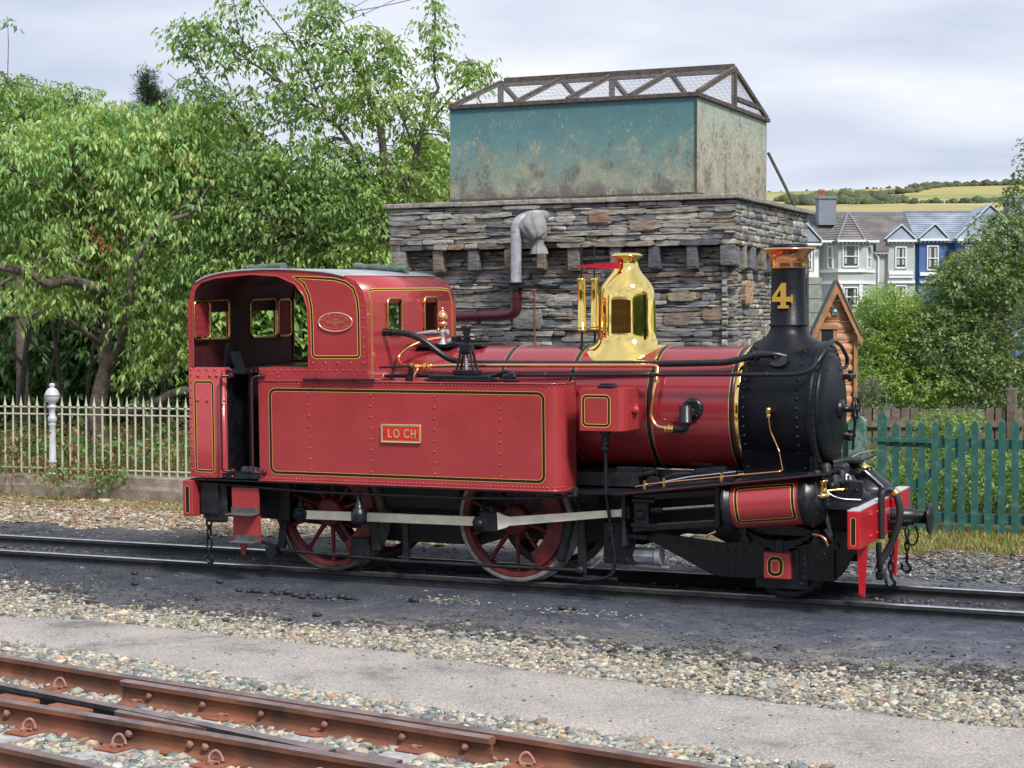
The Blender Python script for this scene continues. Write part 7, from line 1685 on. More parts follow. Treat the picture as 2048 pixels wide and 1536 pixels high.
# blue house
r1 = U(1930); hC = house('house', 'blue-painted terraced house with blue-grey slate roof and white-trimmed gables', r1)
hbox(hC, 'wall', 'house_blue', U(1828.5), U(2070), 0.003, 6, 0, Zp(482), r1)
slope_roof(hC, 'roof', 'slate_blue', U(1829.5), U(2075), -.3, Zp(484), 3.4, Zp(419), r1)
hbox(hC, 'ridge', 'chimney_grey', U(1829.5), U(2075), 3.3, 3.5, Zp(419), Zp(419) + .12, r1)
hbox(hC, 'wall', 'house_blue', U(1835), U(1888), -.30, .1, 0, Zp(480), r1)
window(hC, U(1851), U(1872), Zp(540), Zp(493), -.32, r1); gable(hC, U(1833), U(1893), Zp(478), U(1866), Zp(450), r1, 'slate_blue', 'slate_blue', -.35); dentils(hC, U(1835), U(1892), Zp(483), -.35, r1)
hbox(hC, 'sill', 'white_paint', U(1836), U(1886), -.46, -.30, Zp(552), Zp(545), r1); hbox(hC, 'sill', 'white_paint', U(1836), U(1890), -.46, -.30, Zp(567), Zp(562), r1)
hbox(hC, 'wall', 'house_blue', U(1906), U(2040), -1.2, .1, 0, Zp(482), r1); gable(hC, U(1898), U(2040), Zp(480), U(1967), Zp(414), r1, 'slate_blue', 'slate_blue', -1.3, 4.0); dentils(hC, U(1902), U(2036), Zp(485), -1.3, r1)
for a, b_ in ((1920, 1938), (1955, 1985), (2000, 2018)): window(hC, U(a), U(b_), Zp(540), Zp(493), -1.22, r1)
mb = MB(); tube(mb, [(U(1824) - r1, -.1, Zp(490)), (U(1824) - r1, -.1, 0)], .06, 6); mb.build('downpipe', M['white_paint'], hC)
hbox(hC, 'chimney', 'chimney_grey', U(2038), U(2066), 2.5, 3.6, Zp(430), Zp(385), r1)
# pale house at the left, half hidden by the tower
r2 = U(1590); hA = house('house', 'pale terraced house with blue-grey slate roof half hidden behind the slate tower', r2)
hbox(hA, 'wall', 'house_pale', U(1530), U(1633), 0.002, 6, 0, Zp(490), r2); slope_roof(hA, 'roof', 'slate_blue', U(1530), U(1629), -.3, Zp(484), 3.4, Zp(421), r2)
gable(hA, U(1560), U(1641), Zp(484), U(1600), Zp(440), r2, 'slate_blue', 'slate_blue', -.45); dentils(hA, U(1562), U(1640), Zp(492), -.3, r2)
hbox(hA, 'wall', 'house_pale', U(1570), U(1631), -.32, .1, 0, Zp(492), r2)
window(hA, U(1600), U(1620), Zp(540), Zp(500), -.34, r2); hbox(hA, 'pilaster', 'white_paint', U(1625), U(1634), -.42, -.3, 0, Zp(500), r2); hbox(hA, 'sill', 'white_paint', U(1572), U(1632), -.46, -.30, Zp(556), Zp(546), r2)
# low grey-green boarded outbuilding between tower and houses
M['board_gg'] = mat('boards_grey_green', (.26, .30, .27), .8, var=.2)
ob = empty('outbuilding', at(1578, 658, 31) - Vector((0, 0, 2.0)), .420157); tag(ob, 'grey-green boarded outbuilding seen between the chimney and the shed roof', 'outbuilding')
for k in range(24): mb = MB(); box(mb, (0, -.01 * (k % 2), .06 + k * .12), (1.1, .02, .118)); mb.build('board', M['board_gg'], ob)
mb = MB(); box(mb, (0, .7, 1.42), (1.08, 1.3, 2.84)); mb.build('wall', M['board_gg'], ob)
# ------------------------------------------------------------------ leaves
def leaf_arrays(pos, d, up, L, Wd, curl=.18):
    """folded leaf: 6 vertices, 4 triangles"""
    d = d / np.linalg.norm(d, axis=1, keepdims=True); s = np.cross(d, up); s /= np.maximum(1e-6, np.linalg.norm(s, axis=1, keepdims=True)); n = np.cross(s, d)
    L = L[:, None]; Wd = Wd[:, None]
    b = pos; m = pos + d * L * .45 - n * Wd * .18; l = pos + d * L * .42 - s * Wd * .5 + n * Wd * .12; r = pos + d * L * .42 + s * Wd * .5 + n * Wd * .12; t = pos + d * L - n * L * curl
    V = np.stack([b, m, l, r, t], 1).reshape(-1, 3); k = (np.arange(len(pos)) * 5)[:, None, None]
    F = (np.array([(0, 1, 2), (0, 3, 1), (2, 1, 4), (1, 3, 4)])[None] + k).reshape(-1, 3); return V, F
def blob_points(blobs, n, shell=.5):
    """points inside ellipsoids: (px,py,dep, rx_px, ry_px, rdep, weight)"""
    w = np.array([b_[6] for b_ in blobs], float); w /= w.sum(); idx = RNG.choice(len(blobs), n, p=w); out = np.zeros((n, 3)); nrm = np.zeros((n, 3))
    for i, b_ in enumerate(blobs):
        m = idx == i; k = m.sum()
        if not k: continue
        u = RNG.normal(0, 1, (k, 3)); u /= np.linalg.norm(u, axis=1, keepdims=True); r = RNG.uniform(0, 1, (k, 1)) ** (shell * .5) 
        u = u * r; px = b_[3] / 3640.7 * b_[2]; pz = b_[4] / 3640.7 * b_[2]; c = np.array(at(b_[0], b_[1], b_[2]))
        out[m] = c + u[:, 0:1] * px * np.array(CR) + u[:, 1:2] * b_[5] * np.array(CF) + u[:, 2:3] * pz * np.array([0, 0, 1]); nrm[m] = u
    return out, idx
def foliage(name, centers, per, L, Wd, pal, parent, spread=.16, droop=.7, axd=None, matn='leaf', seed=0, palidx=None, twig=.28, color_noise=.22, kind='stuff'):
    """sprays of leaves: a short twig at every centre carries `per` leaves on alternate sides"""
    n = len(centers); ax = RNG.normal(0, 1, (n, 3)); ax[:, 2] = ax[:, 2] * .35 - (droop * .55 if axd is None else axd); ax /= np.linalg.norm(ax, axis=1, keepdims=True)
    t = np.tile(np.linspace(0, 1, per), n); c = np.repeat(centers, per, 0); a = np.repeat(ax, per, 0); N_ = n * per
    side = np.cross(a, np.array([0, 0, 1.0])); side /= np.maximum(1e-5, np.linalg.norm(side, axis=1, keepdims=True)); sg = np.where((np.arange(N_) % 2) == 0, 1, -1)[:, None]
    pos = c + a * (t[:, None] * twig) + RNG.normal(0, spread * .12, (N_, 3)); pos[:, 2] -= (t ** 2) * twig * .25
    d = a * .55 + side * sg * .7 + RNG.normal(0, .3, (N_, 3)); d[:, 2] -= droop
    up = np.array([0, 0, 1.0]) + RNG.normal(0, .35, (N_, 3)); ll = L * RNG.uniform(.42, 1.2, N_); V, F = leaf_arrays(pos, d, up, ll, ll * (Wd / L) * RNG.uniform(.85, 1.15, N_))
    base = pal[RNG.integers(0, len(pal), n)] if palidx is None else palidx; col = np.repeat(base, per, 0) * RNG.uniform(1 - color_noise, 1 + color_noise, (N_, 1)); col = col * (1 + RNG.normal(0, .05, (N_, 3)))
    return fast_mesh(name, V, F, M[matn], np.repeat(np.clip(col, 0.004, 1), 4, 0), parent=parent, kind=kind)
def limb(par, pts, r0, r1, m='bark', nm='branch', seg=5, n=8, wob_=.02):
    P = spline(pts, seg); k = len(P); P = [p + Vector((mnoise.noise(p * 1.7), mnoise.noise(p * 1.7 + Vector((9, 0, 0))), 0)) * wob_ * (0 < i < k - 1) for i, p in enumerate(P)]
    mb = MB(); tube(mb, P, [(r0 + (r1 - r0) * (i / (k - 1)) ** .8) * (1 + .1 * mnoise.noise(p * 5)) for i, p in enumerate(P)], n); return mb.build(nm, M[m], par), P
def twigs(par, skeleton, centers, frac, r=.006, m='bark', nm='twigs'):
    S = np.array([tuple(p) for p in skeleton]); mb = MB()
    for c in centers[:: max(1, int(1 / frac))]:
        dd_ = np.linalg.norm(S - c, axis=1) + np.maximum(0, S[:, 2] - c[2]) * .8; i = int(np.argmin(dd_))
        if dd_[i] > 2.6: continue
        a = Vector(S[i]); b_ = Vector(c); mid = a.lerp(b_, .5) + Vector((random.uniform(-.1, .1), random.uniform(-.1, .1), .10 * (b_ - a).length)); L = (b_ - a).length
        if L < .05: continue
        tube(mb, [a, a.lerp(mid, .5) + Vector((0, 0, .02)), mid, b_], [r * (1 + L * .9), r * (1 + L * .6), r * (1 + L * .3), r * .6], 4, caps=False)
    return mb.build(nm, M[m], par, kind='stuff')
def tree_root(base, label, group=None, cat='tree', name='tree'): return empty(name, base, 0, label, cat, group)
def rel(o, e):   # the mesh was made in world coordinates: shift it under its thing
    o.data.transform(Matrix.Translation(-Vector(e.location))); return o
A_ = lambda *q: at(*q)
YG = np.array([(0.265, 0.413, 0.131), (0.347, 0.472, 0.160), (0.224, 0.389, 0.131), (0.184, 0.342, 0.117), (0.408, 0.472, 0.175)]); MG = np.array([(0.185, 0.304, 0.093), (0.242, 0.373, 0.116), (0.142, 0.248, 0.085), (0.298, 0.428, 0.139), (0.213, 0.331, 0.124)]); DG = np.array([(0.131, 0.232, 0.101), (0.178, 0.300, 0.126), (0.100, 0.188, 0.084), (0.232, 0.345, 0.151)])
def make_tree(label, base, trunk, limbs, blobs, n, per, L, Wd, pals, bark='bark', twf=.2, droop=.7, shell=.5, twig=.28, matn='leaf', tr=(.16, .07), group=None, name='tree', axd=None):
    e = tree_root(base, label, group, name=name); sk = []
    o, P = limb(e, trunk, tr[0], tr[1], bark, 'trunk', n=12); rel(o, e); sk += P
    for pts, r0, r1 in limbs: o, P = limb(e, pts, r0, r1, bark, 'branch'); rel(o, e); sk += P
    C, idx = blob_points(blobs, n, shell); pal = np.zeros((n, 3))
    for i, b_ in enumerate(blobs):
        m = idx == i; pp = pals[b_[7]]; pal[m] = pp[RNG.integers(0, len(pp), m.sum())]
    o = foliage('crown', C, per, L, Wd, None, e, palidx=pal, droop=droop, twig=twig, matn=matn, axd=axd); rel(o, e)
    if twf > 0: o = twigs(e, sk, C, twf, m=bark); rel(o, e)
    return e
PALS = {'y': YG, 'm': MG, 'd': DG, 'l': np.array([(.26, .38, .11), (.21, .32, .09), (.31, .42, .13)]), 'o': np.array([(.34, .30, .06), (.30, .20, .06), (.24, .28, .06)]), 's': np.array([(.16, .23, .11), (.21, .29, .13), (.12, .18, .085), (.27, .33, .14)]), 'r': np.array([(.30, .10, .05), (.25, .07, .04)])}
t1 = 27.0
make_tree('spreading cherry tree with drooping yellow-green leaves and a forked grey trunk behind the white railings', A_(200, 985, t1),
    [A_(205, 990, t1), A_(200, 900, t1), A_(193, 840, t1), A_(200, 780, t1), A_(212, 735, t1), A_(208, 700, t1), A_(214, 640, t1 + .1), A_(205, 560, t1 + .2), A_(215, 470, t1 + .4)],
    [([A_(215, 740, t1), A_(240, 690, t1 - .4), A_(258, 620, t1 - .8), A_(264, 545, t1 - 1.0), A_(290, 490, t1 - 1.1), A_(322, 452, t1 - 1.15), A_(350, 438, t1 - 1.1), A_(385, 424, t1 - .95), A_(412, 385, t1 - .7), A_(440, 340, t1 - .4)], .085, .012),
     ([A_(208, 600, t1 - .2), A_(190, 575, t1 - .7), A_(130, 560, t1 - 1.1), A_(95, 568, t1 - 1.2), A_(60, 545, t1 - 1.3), A_(0, 532, t1 - 1.4), A_(-60, 500, t1 - 1.4)], .10, .05), ([A_(216, 560, t1), A_(170, 530, t1 - .9), A_(110, 515, t1 - 1.2), A_(50, 540, t1 - 1.3), A_(0, 570, t1 - 1.4)], .05, .025),
     ([A_(205, 690, t1), A_(150, 650, t1 - .6), A_(100, 620, t1 - 1.0), A_(50, 632, t1 - 1.1), A_(-20, 628, t1 - 1.2)], .042, .028), ([A_(222, 780, t1), A_(260, 775, t1 - .1), A_(300, 765, t1 - .2), A_(330, 750, t1 - .2), A_(345, 740, t1 - .2)], .04, .02),
     ([A_(225, 830, t1), A_(300, 810, t1 - .1), A_(350, 785, t1 - .1), A_(400, 780, t1)], .08, .06), ([A_(262, 540, t1 - .6), A_(235, 430, t1 - .8), A_(212, 400, t1 - .9), A_(150, 350, t1 - .8)], .03, .01), ([A_(330, 440, t1 - 1.0), A_(400, 380, t1 - .7), A_(370, 300, t1 - .4)], .022, .007), ([A_(215, 470, t1), A_(120, 400, t1 - .7), A_(20, 330, t1 - .9)], .03, .01)],
    [(80, 330, t1, 150, 90, 1.2, 2.2, 'y'), (270, 300, t1, 170, 75, 1.2, 2.2, 'y'), (410, 320, t1 + .2, 110, 90, 1.1, 1.5, 'y'), (-90, 340, t1, 110, 90, 1.2, 1.3, 'y'), (150, 430, t1, 200, 80, 1.3, 2, 'm'), (350, 400, t1, 150, 75, 1.2, 1.4, 'y'), (450, 450, t1, 90, 90, 1, 1.0, 'm'), (120, 500, t1 - 1.5, 110, 55, .15, .16, 'l'), (60, 600, t1 - 1.4, 90, 30, .15, .08, 'l'), (330, 440, t1 - 1.5, 70, 45, .15, .10, 'm'), (255, 600, t1 - 1.2, 50, 60, .15, .08, 'l'), (60, 490, t1 - .1, 110, 50, .9, .7, 'l'), (270, 520, t1 - .2, 120, 50, .8, .65, 'l'), (110, 590, t1 - .4, 110, 28, .5, .35, 'l'), (340, 590, t1 - .3, 60, 80, .5, .65, 'm'), (325, 700, t1 - .3, 55, 50, .4, .35, 'l'), (380, 240, t1, 110, 35, .9, .6, 'y'), (190, 250, t1, 120, 50, 1, .9, 'y'), (225, 480, t1 - 1.0, 22, 36, .2, .022, 'r'), (140, 475, t1 - 1.0, 16, 12, .2, .012, 'r')],
    3000, 15, .125, .046, PALS, twf=.10, droop=1.0, twig=.55, axd=.08, tr=(.165, .07))
make_tree('taller tree with mid-green leaves rising behind the cherry at the far left', A_(40, 960, 31), [A_(40, 960, 31), A_(45, 700, 31), A_(30, 400, 31), A_(60, 260, 31)], [([A_(30, 450, 31), A_(120, 330, 31), A_(160, 240, 31)], .05, .015), ([A_(40, 400, 31), A_(0, 250, 31), A_(20, 160, 31)], .05, .015)],
    [(50, 210, 31, 90, 60, 1.2, 1.2, 'm'), (150, 215, 31, 70, 55, 1.0, .9, 'm'), (20, 260, 31, 90, 90, 1.3, 1.5, 'm'), (22, 45, 31, 12, 8, .1, .012, 'd'), (4, 135, 31, 12, 8, .1, .012, 'd'), (180, 280, 31, 120, 70, 1.3, 1.5, 'm'), (250, 350, 31.5, 200, 120, 1.4, 2.2, 'm')], 1500, 9, .115, .045, PALS, twf=.2, droop=.5, tr=(.13, .05))
t3 = 26.6
make_tree('tall loose-crowned tree with long bare-stemmed shoots against the sky, left of the teal tank', A_(760, 960, t3), [A_(760, 960, t3), A_(755, 700, t3), A_(765, 520, t3), A_(773, 394, t3), A_(768, 310, t3), A_(761, 255, t3), A_(743, 204, t3), A_(715, 120, t3)],
    [([A_(768, 430, t3), A_(795, 381, t3), A_(825, 343, t3), A_(834, 310, t3), A_(843, 266, t3), A_(863, 204, t3), A_(877, 179, t3), A_(870, 146, t3), A_(872, 36, t3), A_(862, -20, t3)], .055, .01),
     ([A_(764, 500, t3), A_(740, 380, t3), A_(706, 299, t3), A_(655, 233, t3), A_(582, 182, t3), A_(520, 138, t3), A_(436, 80, t3), A_(400, 50, t3)], .05, .008), ([A_(761, 255, t3), A_(735, 180, t3), A_(700, 110, t3), A_(650, 40, t3), A_(630, -30, t3)], .03, .006),
     ([A_(762, 560, t3), A_(640, 470, t3), A_(564, 365, t3), A_(500, 270, t3), A_(420, 180, t3), A_(360, 80, t3)], .045, .007), ([A_(655, 233, t3), A_(600, 110, t3), A_(540, 30, t3), A_(500, -20, t3)], .02, .005), ([A_(834, 310, t3), A_(800, 220, t3), A_(770, 140, t3), A_(760, 60, t3)], .025, .006), ([A_(843, 266, t3), A_(900, 200, t3), A_(945, 150, t3), A_(930, 110, t3)], .02, .005), ([A_(500, 270, t3), A_(430, 220, t3), A_(340, 150, t3)], .018, .005), ([A_(582, 182, t3), A_(490, 90, t3), A_(470, 0, t3)], .016, .005)],
    [(560, 430, t3, 140, 90, 1.1, 2.0, 'm'), (700, 430, t3, 110, 100, 1.1, 1.7, 'm'), (830, 380, t3 + .3, 80, 120, 1.0, 1.3, 'l'), (640, 330, t3, 130, 60, 1.0, 1.3, 'm'), (500, 350, t3, 110, 80, 1.0, 1.1, 'm'), (520, 215, t3, 110, 55, .9, .5, 'm'), (640, 200, t3, 90, 60, .9, .5, 'm'), (750, 200, t3, 80, 60, .9, .5, 'l'), (860, 240, t3, 50, 80, .7, .5, 'l'), (600, 110, t3, 95, 50, .8, .36, 'm'), (720, 110, t3, 90, 60, .8, .5, 'm'), (866, 80, t3, 22, 90, .3, .22, 'm'), (395, 60, t3, 45, 30, .4, .16, 'm'), (460, 110, t3, 70, 45, .5, .24, 'm'), (945, 150, t3, 36, 34, .4, .2, 'l'), (640, 25, t3, 50, 40, .5, .28, 'm'), (480, 20, t3, 35, 40, .3, .14, 'm'), (370, 100, t3, 20, 35, .3, .08, 'm'), (400, 190, t3, 60, 40, .5, .25, 'm'), (760, 110, t3, 60, 50, .6, .25, 'l'), (690, 520, t3 - .2, 120, 40, .7, .8, 'l'), (600, 400, t3 - .3, 120, 90, .8, .5, 'd'), (460, 520, t3 - .2, 80, 30, .7, .6, 'm')],
    3100, 9, .11, .05, PALS, twf=.3, droop=.75, twig=.34, axd=.0, tr=(.10, .035))
e = tree_root(A_(300, 900, 34), 'small dark conifer tip showing above the cherry crown', name='conifer'); o, P = limb(e, [A_(300, 960, 34), A_(300, 500, 34), A_(297, 150, 34)], .12, .01, 'bark_dark', 'trunk'); rel(o, e)
C, _ = blob_points([(300, 230, 34, 34, 60, .4, 1), (297, 175, 34, 16, 40, .2, .5), (325, 210, 34, 30, 30, .3, .5)], 900, .6); o = foliage('crown', C, 10, .10, .014, np.array([(.035, .06, .035), (.05, .08, .045)]), e, droop=-.3, twig=.16); rel(o, e)
# background trees that close the view behind
for i, (lab, px, blobs, pal) in enumerate([('dark background tree behind the cherry trunk at the far left', 80, [(60, 480, 35, 200, 180, 1.5, 1, 'd'), (70, 760, 35, 180, 130, 1, .8, 'd'), (150, 620, 34, 160, 120, 1, .7, 'd')], 'd'),
    ('dark background tree behind the cab and the cherry', 380, [(380, 470, 35.5, 190, 180, 1.5, 1, 'd'), (380, 780, 35, 180, 140, 1, .8, 'd'), (300, 640, 34.5, 150, 120, 1, .6, 'd'), (520, 640, 33.5, 130, 80, .8, 1.0, 'm')], 'd'), ('dark background tree filling the gap left of the slate tower', 680, [(660, 480, 34, 190, 110, 1.5, 1, 'd'), (800, 470, 34, 120, 90, 1.2, .8, 'm'), (680, 700, 34, 160, 150, 1, .7, 'd'), (870, 360, 34, 50, 90, 1.2, .45, 'l')], 'd')]):
    make_tree(lab, A_(px, 930, 35), [A_(px, 930, 35), A_(px + 10, 800, 35), A_(px - 15, 650, 35), A_(px + 10, 500, 35)], [([A_(px, 760, 35), A_(px + 60, 640, 35), A_(px + 90, 500, 35)], .06, .02), ([A_(px, 700, 35), A_(px - 70, 600, 35), A_(px - 110, 480, 35)], .06, .02)], blobs, 2300, 8, .22, .12, PALS, bark='bark_dark', twf=.05, droop=.5, twig=.5, matn='leaf_far', group='dark trees closing the view behind the cherry')
for i, (px, lean, r_) in enumerate([(35, 20, .07), (130, -20, .05), (85, 30, .04), (275, 15, .05), (330, -10, .045), (165, 25, .035)]):
    e = tree_root(A_(px, 945, 29.5), ['slender dark stem at the very left edge behind the railings', 'slender dark stem just right of the iron post', 'thin leaning dark stem left of the iron post', 'slender dark stem between the cherry trunk and the cab', 'dark stem close to the rear of the cab', 'thin dark sapling stem close left of the cherry trunk'][i], 'slender dark stems behind the railings', name='sapling')
    o, P = limb(e, [A_(px, 960, 29.5), A_(px + lean * .2, 820, 29.5), A_(px + lean, 680, 29.6), A_(px + lean * 1.8, 560, 29.8)], r_, r_ * .5, 'bark_dark', 'trunk'); rel(o, e)
    o, P2 = limb(e, [P[8], P[8] + CR * (.5 if i % 2 else -.5) + Vector((0, 0, .7)), P[8] + CR * (.7 if i % 2 else -.8) + Vector((0, 0, 1.5))], r_ * .5, r_ * .2, 'bark_dark', 'branch'); rel(o, e)
n_ = 5200; px_w = np.concatenate([RNG.uniform(-2200, 1525, n_), RNG.uniform(2110, 4200, 2600)]); dp_ = RNG.uniform(62, 84, len(px_w)); c_w = np.array([tuple(at(a, 658, d)) for a, d in zip(px_w, dp_)]); c_w[:, 2] = RNG.uniform(0, 1, len(c_w)) ** .8 * (6.0 + 1.3 * np.sin(px_w * .011) + .8 * np.sin(px_w * .031))
o = foliage('woodland', c_w, 8, .75, .42, DG * .8, None, matn='leaf_far', droop=.3, twig=1.1); o['label'] = 'far belt of woodland beyond the yard, seen in the gaps of the nearer trees'; o['category'] = 'woodland'
lumps('hedgerow', [(-1400, 900), (-600, 1000), (-120, 1020), (130, 1000)], 2.6, 'hedgerow crossing the hill behind the slate tower', .35, spread=3)
lumps('hedgerow', [(-1200, 1250), (-300, 1300), (100, 1290)], 2.8, 'upper hedgerow crossing the hill behind the tall tree', .3, spread=3)
lumps('hedgerow', [(330, 900), (700, 1000), (1400, 950)], 2.6, 'hedgerow running out of the picture on the right of the hill', .3, spread=3)
# undergrowth behind the railings: ground leaves, dead leaves and stems
def ground_leaves(name, n, px0, px1, d0, d1, h0, h1, pal, L, label, cat='undergrowth', per=7, droop=.2, twig=.2):
    dep = RNG.uniform(d0, d1, n); px = RNG.uniform(px0, px1, n); c = np.array([tuple(at(a, 658, d)) for a, d in zip(px, dep)]); c[:, 2] = -0.10 + .02332 * np.minimum(c[:, 1], 14) + RNG.uniform(h0, h1, n) ** 1.0
    o = foliage(name, c, per, L, L * .5, pal, None, droop=droop, twig=twig); o['label'] = label; o['category'] = cat; return o
ground_leaves('undergrowth', 900, -60, 420, 25.6, 30, .25, .75, np.concatenate([MG, DG, DG]), .11, 'low green undergrowth behind the white railings')
ground_leaves('dead_leaves', 420, -60, 420, 24.9, 27.5, .30, .95, np.array([(.26, .10, .06), (.32, .17, .09), (.36, .26, .10), (.20, .08, .05)]), .07, 'reddish dead leaves and withered stems hanging behind the railings', 'dead leaves', 6, .6)
ground_leaves('ivy', 130, 80, 260, 24.45, 24.6, .28, .52, np.array([(.12, .22, .06), (.30, .10, .05), (.16, .26, .07)]), .07, 'green and red creeper growing over the foot of the iron post', 'creeper', 6, .5)
blades('dry_grass', np.array([[*(at(a, 658, d))[:2]] for a, d in zip(RNG.uniform(-60, 420, 2600), RNG.uniform(25.2, 28.5, 2600))]), .5, np.array([(.30, .25, .12), (.22, .20, .09), (.14, .18, .06)]), 'tall dry grass stems behind the white railings', 'grass', w=.006)
# right-hand shrubs
make_tree('large dark green shrub with small leaves filling the right edge above the brown fence', A_(2000, 880, 29.5), [A_(2000, 880, 29.5), A_(1990, 760, 29.5), A_(2010, 620, 29.5), A_(2030, 480, 29.5)], [([A_(1995, 750, 29.5), A_(1940, 640, 29.3), A_(1920, 540, 29.3)], .05, .015), ([A_(2005, 650, 29.5), A_(2060, 520, 29.5), A_(2070, 380, 29.5)], .05, .015), ([A_(1995, 780, 29.5), A_(1900, 720, 29.2), A_(1850, 660, 29.2)], .04, .01)],
    [(2070, 420, 29.5, 60, 110, .8, .9, 's'), (2010, 500, 29.5, 75, 80, 1, 1.4, 's'), (1950, 560, 29.3, 75, 70, 1, 1.3, 's'), (1905, 590, 29.2, 45, 80, .8, .9, 's'), (2030, 640, 29.2, 100, 120, 1, 2.1, 's'), (1900, 690, 29, 95, 80, .9, 1.6, 's'), (1990, 760, 28.7, 120, 60, .8, 1.6, 's'), (1850, 770, 28.8, 90, 45, .7, 1.0, 'l'), (2060, 300, 29.5, 16, 40, .3, .12, 's')], 3700, 10, .082, .044, PALS, twf=.05, droop=.25, twig=.2, shell=.42, tr=(.09, .04), name='shrub', bark='bark_dark')
make_tree('bright light-green bush right of the wooden shed', A_(1745, 880, 29.3), [A_(1745, 880, 29.3), A_(1750, 780, 29.3), A_(1755, 660, 29.3)], [([A_(1750, 780, 29.3), A_(1800, 700, 29.3), A_(1810, 640, 29.3)], .03, .01)],
    [(1765, 610, 29.3, 42, 45, .6, 1, 'l'), (1735, 670, 29.3, 45, 60, .7, 1.2, 'l'), (1800, 640, 29.4, 38, 55, .6, .9, 'l'), (1760, 740, 29.2, 60, 70, .7, 1.5, 'l'), (1820, 700, 29.3, 60, 70, .7, 1.2, 'm'), (1722, 770, 28.9, 25, 50, .5, .5, 'l'), (1840, 610, 29.5, 20, 40, .4, .3, 'l')], 2100, 10, .07, .026, PALS, twf=.08, droop=.1, twig=.22, tr=(.05, .02), name='bush')
make_tree('far dark bush in front of the houses, behind the light-green bush', A_(1850, 760, 45), [A_(1850, 800, 45), A_(1850, 700, 45), A_(1850, 620, 45)], [], [(1700, 660, 45, 90, 70, 1.5, 1, 's'), (1840, 640, 45, 90, 45, 1.5, 1, 's'), (1960, 620, 45, 120, 90, 1.5, 1, 's'), (1800, 740, 44, 200, 70, 1.5, 1.6, 'd')], 1200, 9, .17, .09, PALS, twf=0, twig=.3, matn='leaf_far', name='bush')
ground_leaves('brambles', 1500, 1735, 2110, 22.0, 25.4, .12, .62, np.array([(.11, .19, .06), (.16, .27, .08), (.22, .33, .11), (.08, .14, .05)]), .075, 'bright green brambles and ivy between the green pickets and the brown fence', 'brambles', 8, .3, .18)
ground_leaves('ivy', 260, 1835, 1960, 24.6, 25.6, .62, 1.05, np.array([(.14, .24, .07), (.22, .32, .10)]), .07, 'clump of ivy climbing over the top rail of the brown fence', 'ivy', 8, .3, .16)
ground_leaves('buddleia', 120, 1705, 1760, 27.9, 28.4, 1.1, 1.35, np.array([(.22, .19, .23), (.18, .17, .16), (.12, .15, .08)]), .05, 'dusty purple buddleia heads over the left end of the brown fence', 'shrub', 8, .1, .14)
# fallen leaves on the verge and at the grass edge
def flat_leaves(name, xy, L, pal, label):
    n = len(xy); pos = np.stack([xy[:, 0], xy[:, 1], -0.10 + .02332 * xy[:, 1] + .00094 * xy[:, 0] + RNG.uniform(.015, .035, n)], 1); d = RNG.normal(0, 1, (n, 3)); d[:, 2] *= .2; V, F = leaf_arrays(pos, d, np.array([0, 0, 1.0]) + RNG.normal(0, .3, (n, 3)), L * RNG.uniform(.6, 1.2, n), L * .5 * np.ones(n)); c = pal[RNG.integers(0, len(pal), n)] * RNG.uniform(.7, 1.3, (n, 1)); o = fast_mesh(name, V, F, M['leaf_far'], np.repeat(c, 4, 0), kind='stuff'); o['label'] = label; o['category'] = 'leaves'
PBR = np.array([(.38, .22, .14), (.30, .16, .10), (.42, .32, .19), (.26, .12, .08)])
p = scatter(1500, -13, -4, 2.2, 4.4, lambda p: in_view(p)); flat_leaves('fallen_leaves', p, .06, PBR, 'fallen brown leaves strewn over the gravel below the low wall')
p = scatter(900, 1.5, 7, 2.6, 4.6, lambda p: in_view(p)); flat_leaves('fallen_leaves', p, .05, PBR, 'brown leaves scattered at the edge of the grass near the buffer')
# overhead wires
for i, (a, b_, s_) in enumerate([((640, 52, 40), (900, -95, 60), .1), ((690, 48, 40), (900, -60, 60), .1), ((700, 28, 38), (1150, -160, 60), .5)]):
    P0, P1 = at(*a), at(*b_); mb = MB(); tube(mb, [P0.lerp(P1, t / 12) - Vector((0, 0, s_ * 4 * (t / 12) * (1 - t / 12))) for t in range(13)], .012, 4, caps=False); o = mb.build('overhead_wire', M['chimney_grey']); tag(o, ['uppermost of the thin grey wires crossing the sky above the tall tree', 'middle thin grey wire crossing the sky above the tall tree', 'lowest sagging grey wire crossing the sky above the tall tree'][i], 'wire', 'overhead wires at the top')
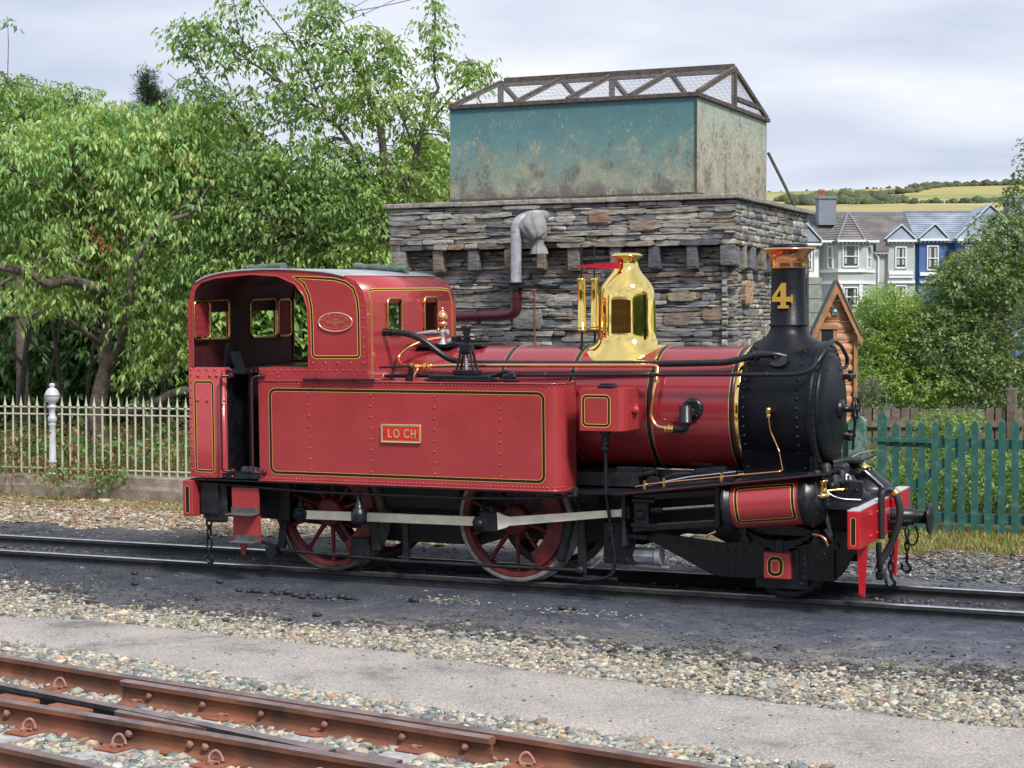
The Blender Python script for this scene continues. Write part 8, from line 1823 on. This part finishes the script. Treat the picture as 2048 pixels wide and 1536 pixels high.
# station building and trees across the line, behind the viewer: they show only as reflections in the brass and paint
stn = empty('station_building', (-3, -22.5, gz(4, -20))); tag(stn, 'long brown station building with tall doors facing the locomotive from behind the viewer', 'station building')
M['brick'] = mat('brown_boarding', (.13, .055, .035), .7, var=.4, vscale=2); M['canopy'] = mat('canopy_cream', (.40, .30, .16), .6)
mb = MB(); box(mb, (0, -3, 2.6), (40, 6, 5.2)); mb.build('wall', M['brick'], stn); mb = MB(); vs = [(-20.5, .6, 5.2), (20.5, .6, 5.2), (20.5, -6.6, 5.2), (-20.5, -6.6, 5.2), (-18, -3, 7.5), (18, -3, 7.5)]; mb.add(vs, [(0, 1, 5, 4), (1, 2, 5), (2, 3, 4, 5), (3, 0, 4), (0, 3, 2, 1)]); mb.build('roof', M['slate_brown'], stn)
for k in range(16): mb = MB(); cyl(mb, (-16.5 + k * 2.2, .15, 0), (-16.5 + k * 2.2, .15, 5.1), .12, 8); mb.build('column', M['canopy'] if k % 2 else M['brick'], stn)
for k in range(12): mb = MB(); box(mb, (-15.4 + k * 2.75, .02, 2.2), (1.0, .08, 1.9)); f_ = mb.build('window', M['canopy'], stn); mb = MB(); box(mb, (-15.4 + k * 2.75, .07, 2.2), (.8, .03, 1.7)); mb.build('pane', M['glass'], f_)
for i, (x, y, h) in enumerate([(14.5, -10.5, 6.5), (15, -8, 7), (15.5, -5.5, 7.0), (16, -3, 7), (16.5, -.5, 7.0), (17.5, 2.5, 7.5), (18.5, 5.5, 7.5), (16, -13.5, 7), (-24, -14, 8.5)]):
    e = empty('tree', (x, y, gz(x, y)), 0, 'round green tree %s, mirrored in the brass dome' % ['at the near right of the yard', 'second from the viewer on the right', 'third from the viewer on the right', 'fourth from the viewer on the right', 'fifth from the viewer on the right', 'sixth on the right beyond the buffer', 'farthest right beyond the buffer', 'beside the right end of the station', 'at the far left of the yard'][i], 'tree')
    limb(e, [(0, 0, 0), (.1, 0, h * .4), (0, .1, h * .7)], .2, .08, 'bark_dark', 'trunk')
    u = RNG.normal(0, 1, (700, 3)); u /= np.linalg.norm(u, axis=1, keepdims=True); C = u * RNG.uniform(.5, 1, (700, 1)) * np.array([2.4, 2.4, h * .42]) + np.array([0, 0, h * .58])
    foliage('crown', C, 7, .34, .2, MG, e, droop=.4, twig=.5, matn='leaf_far')
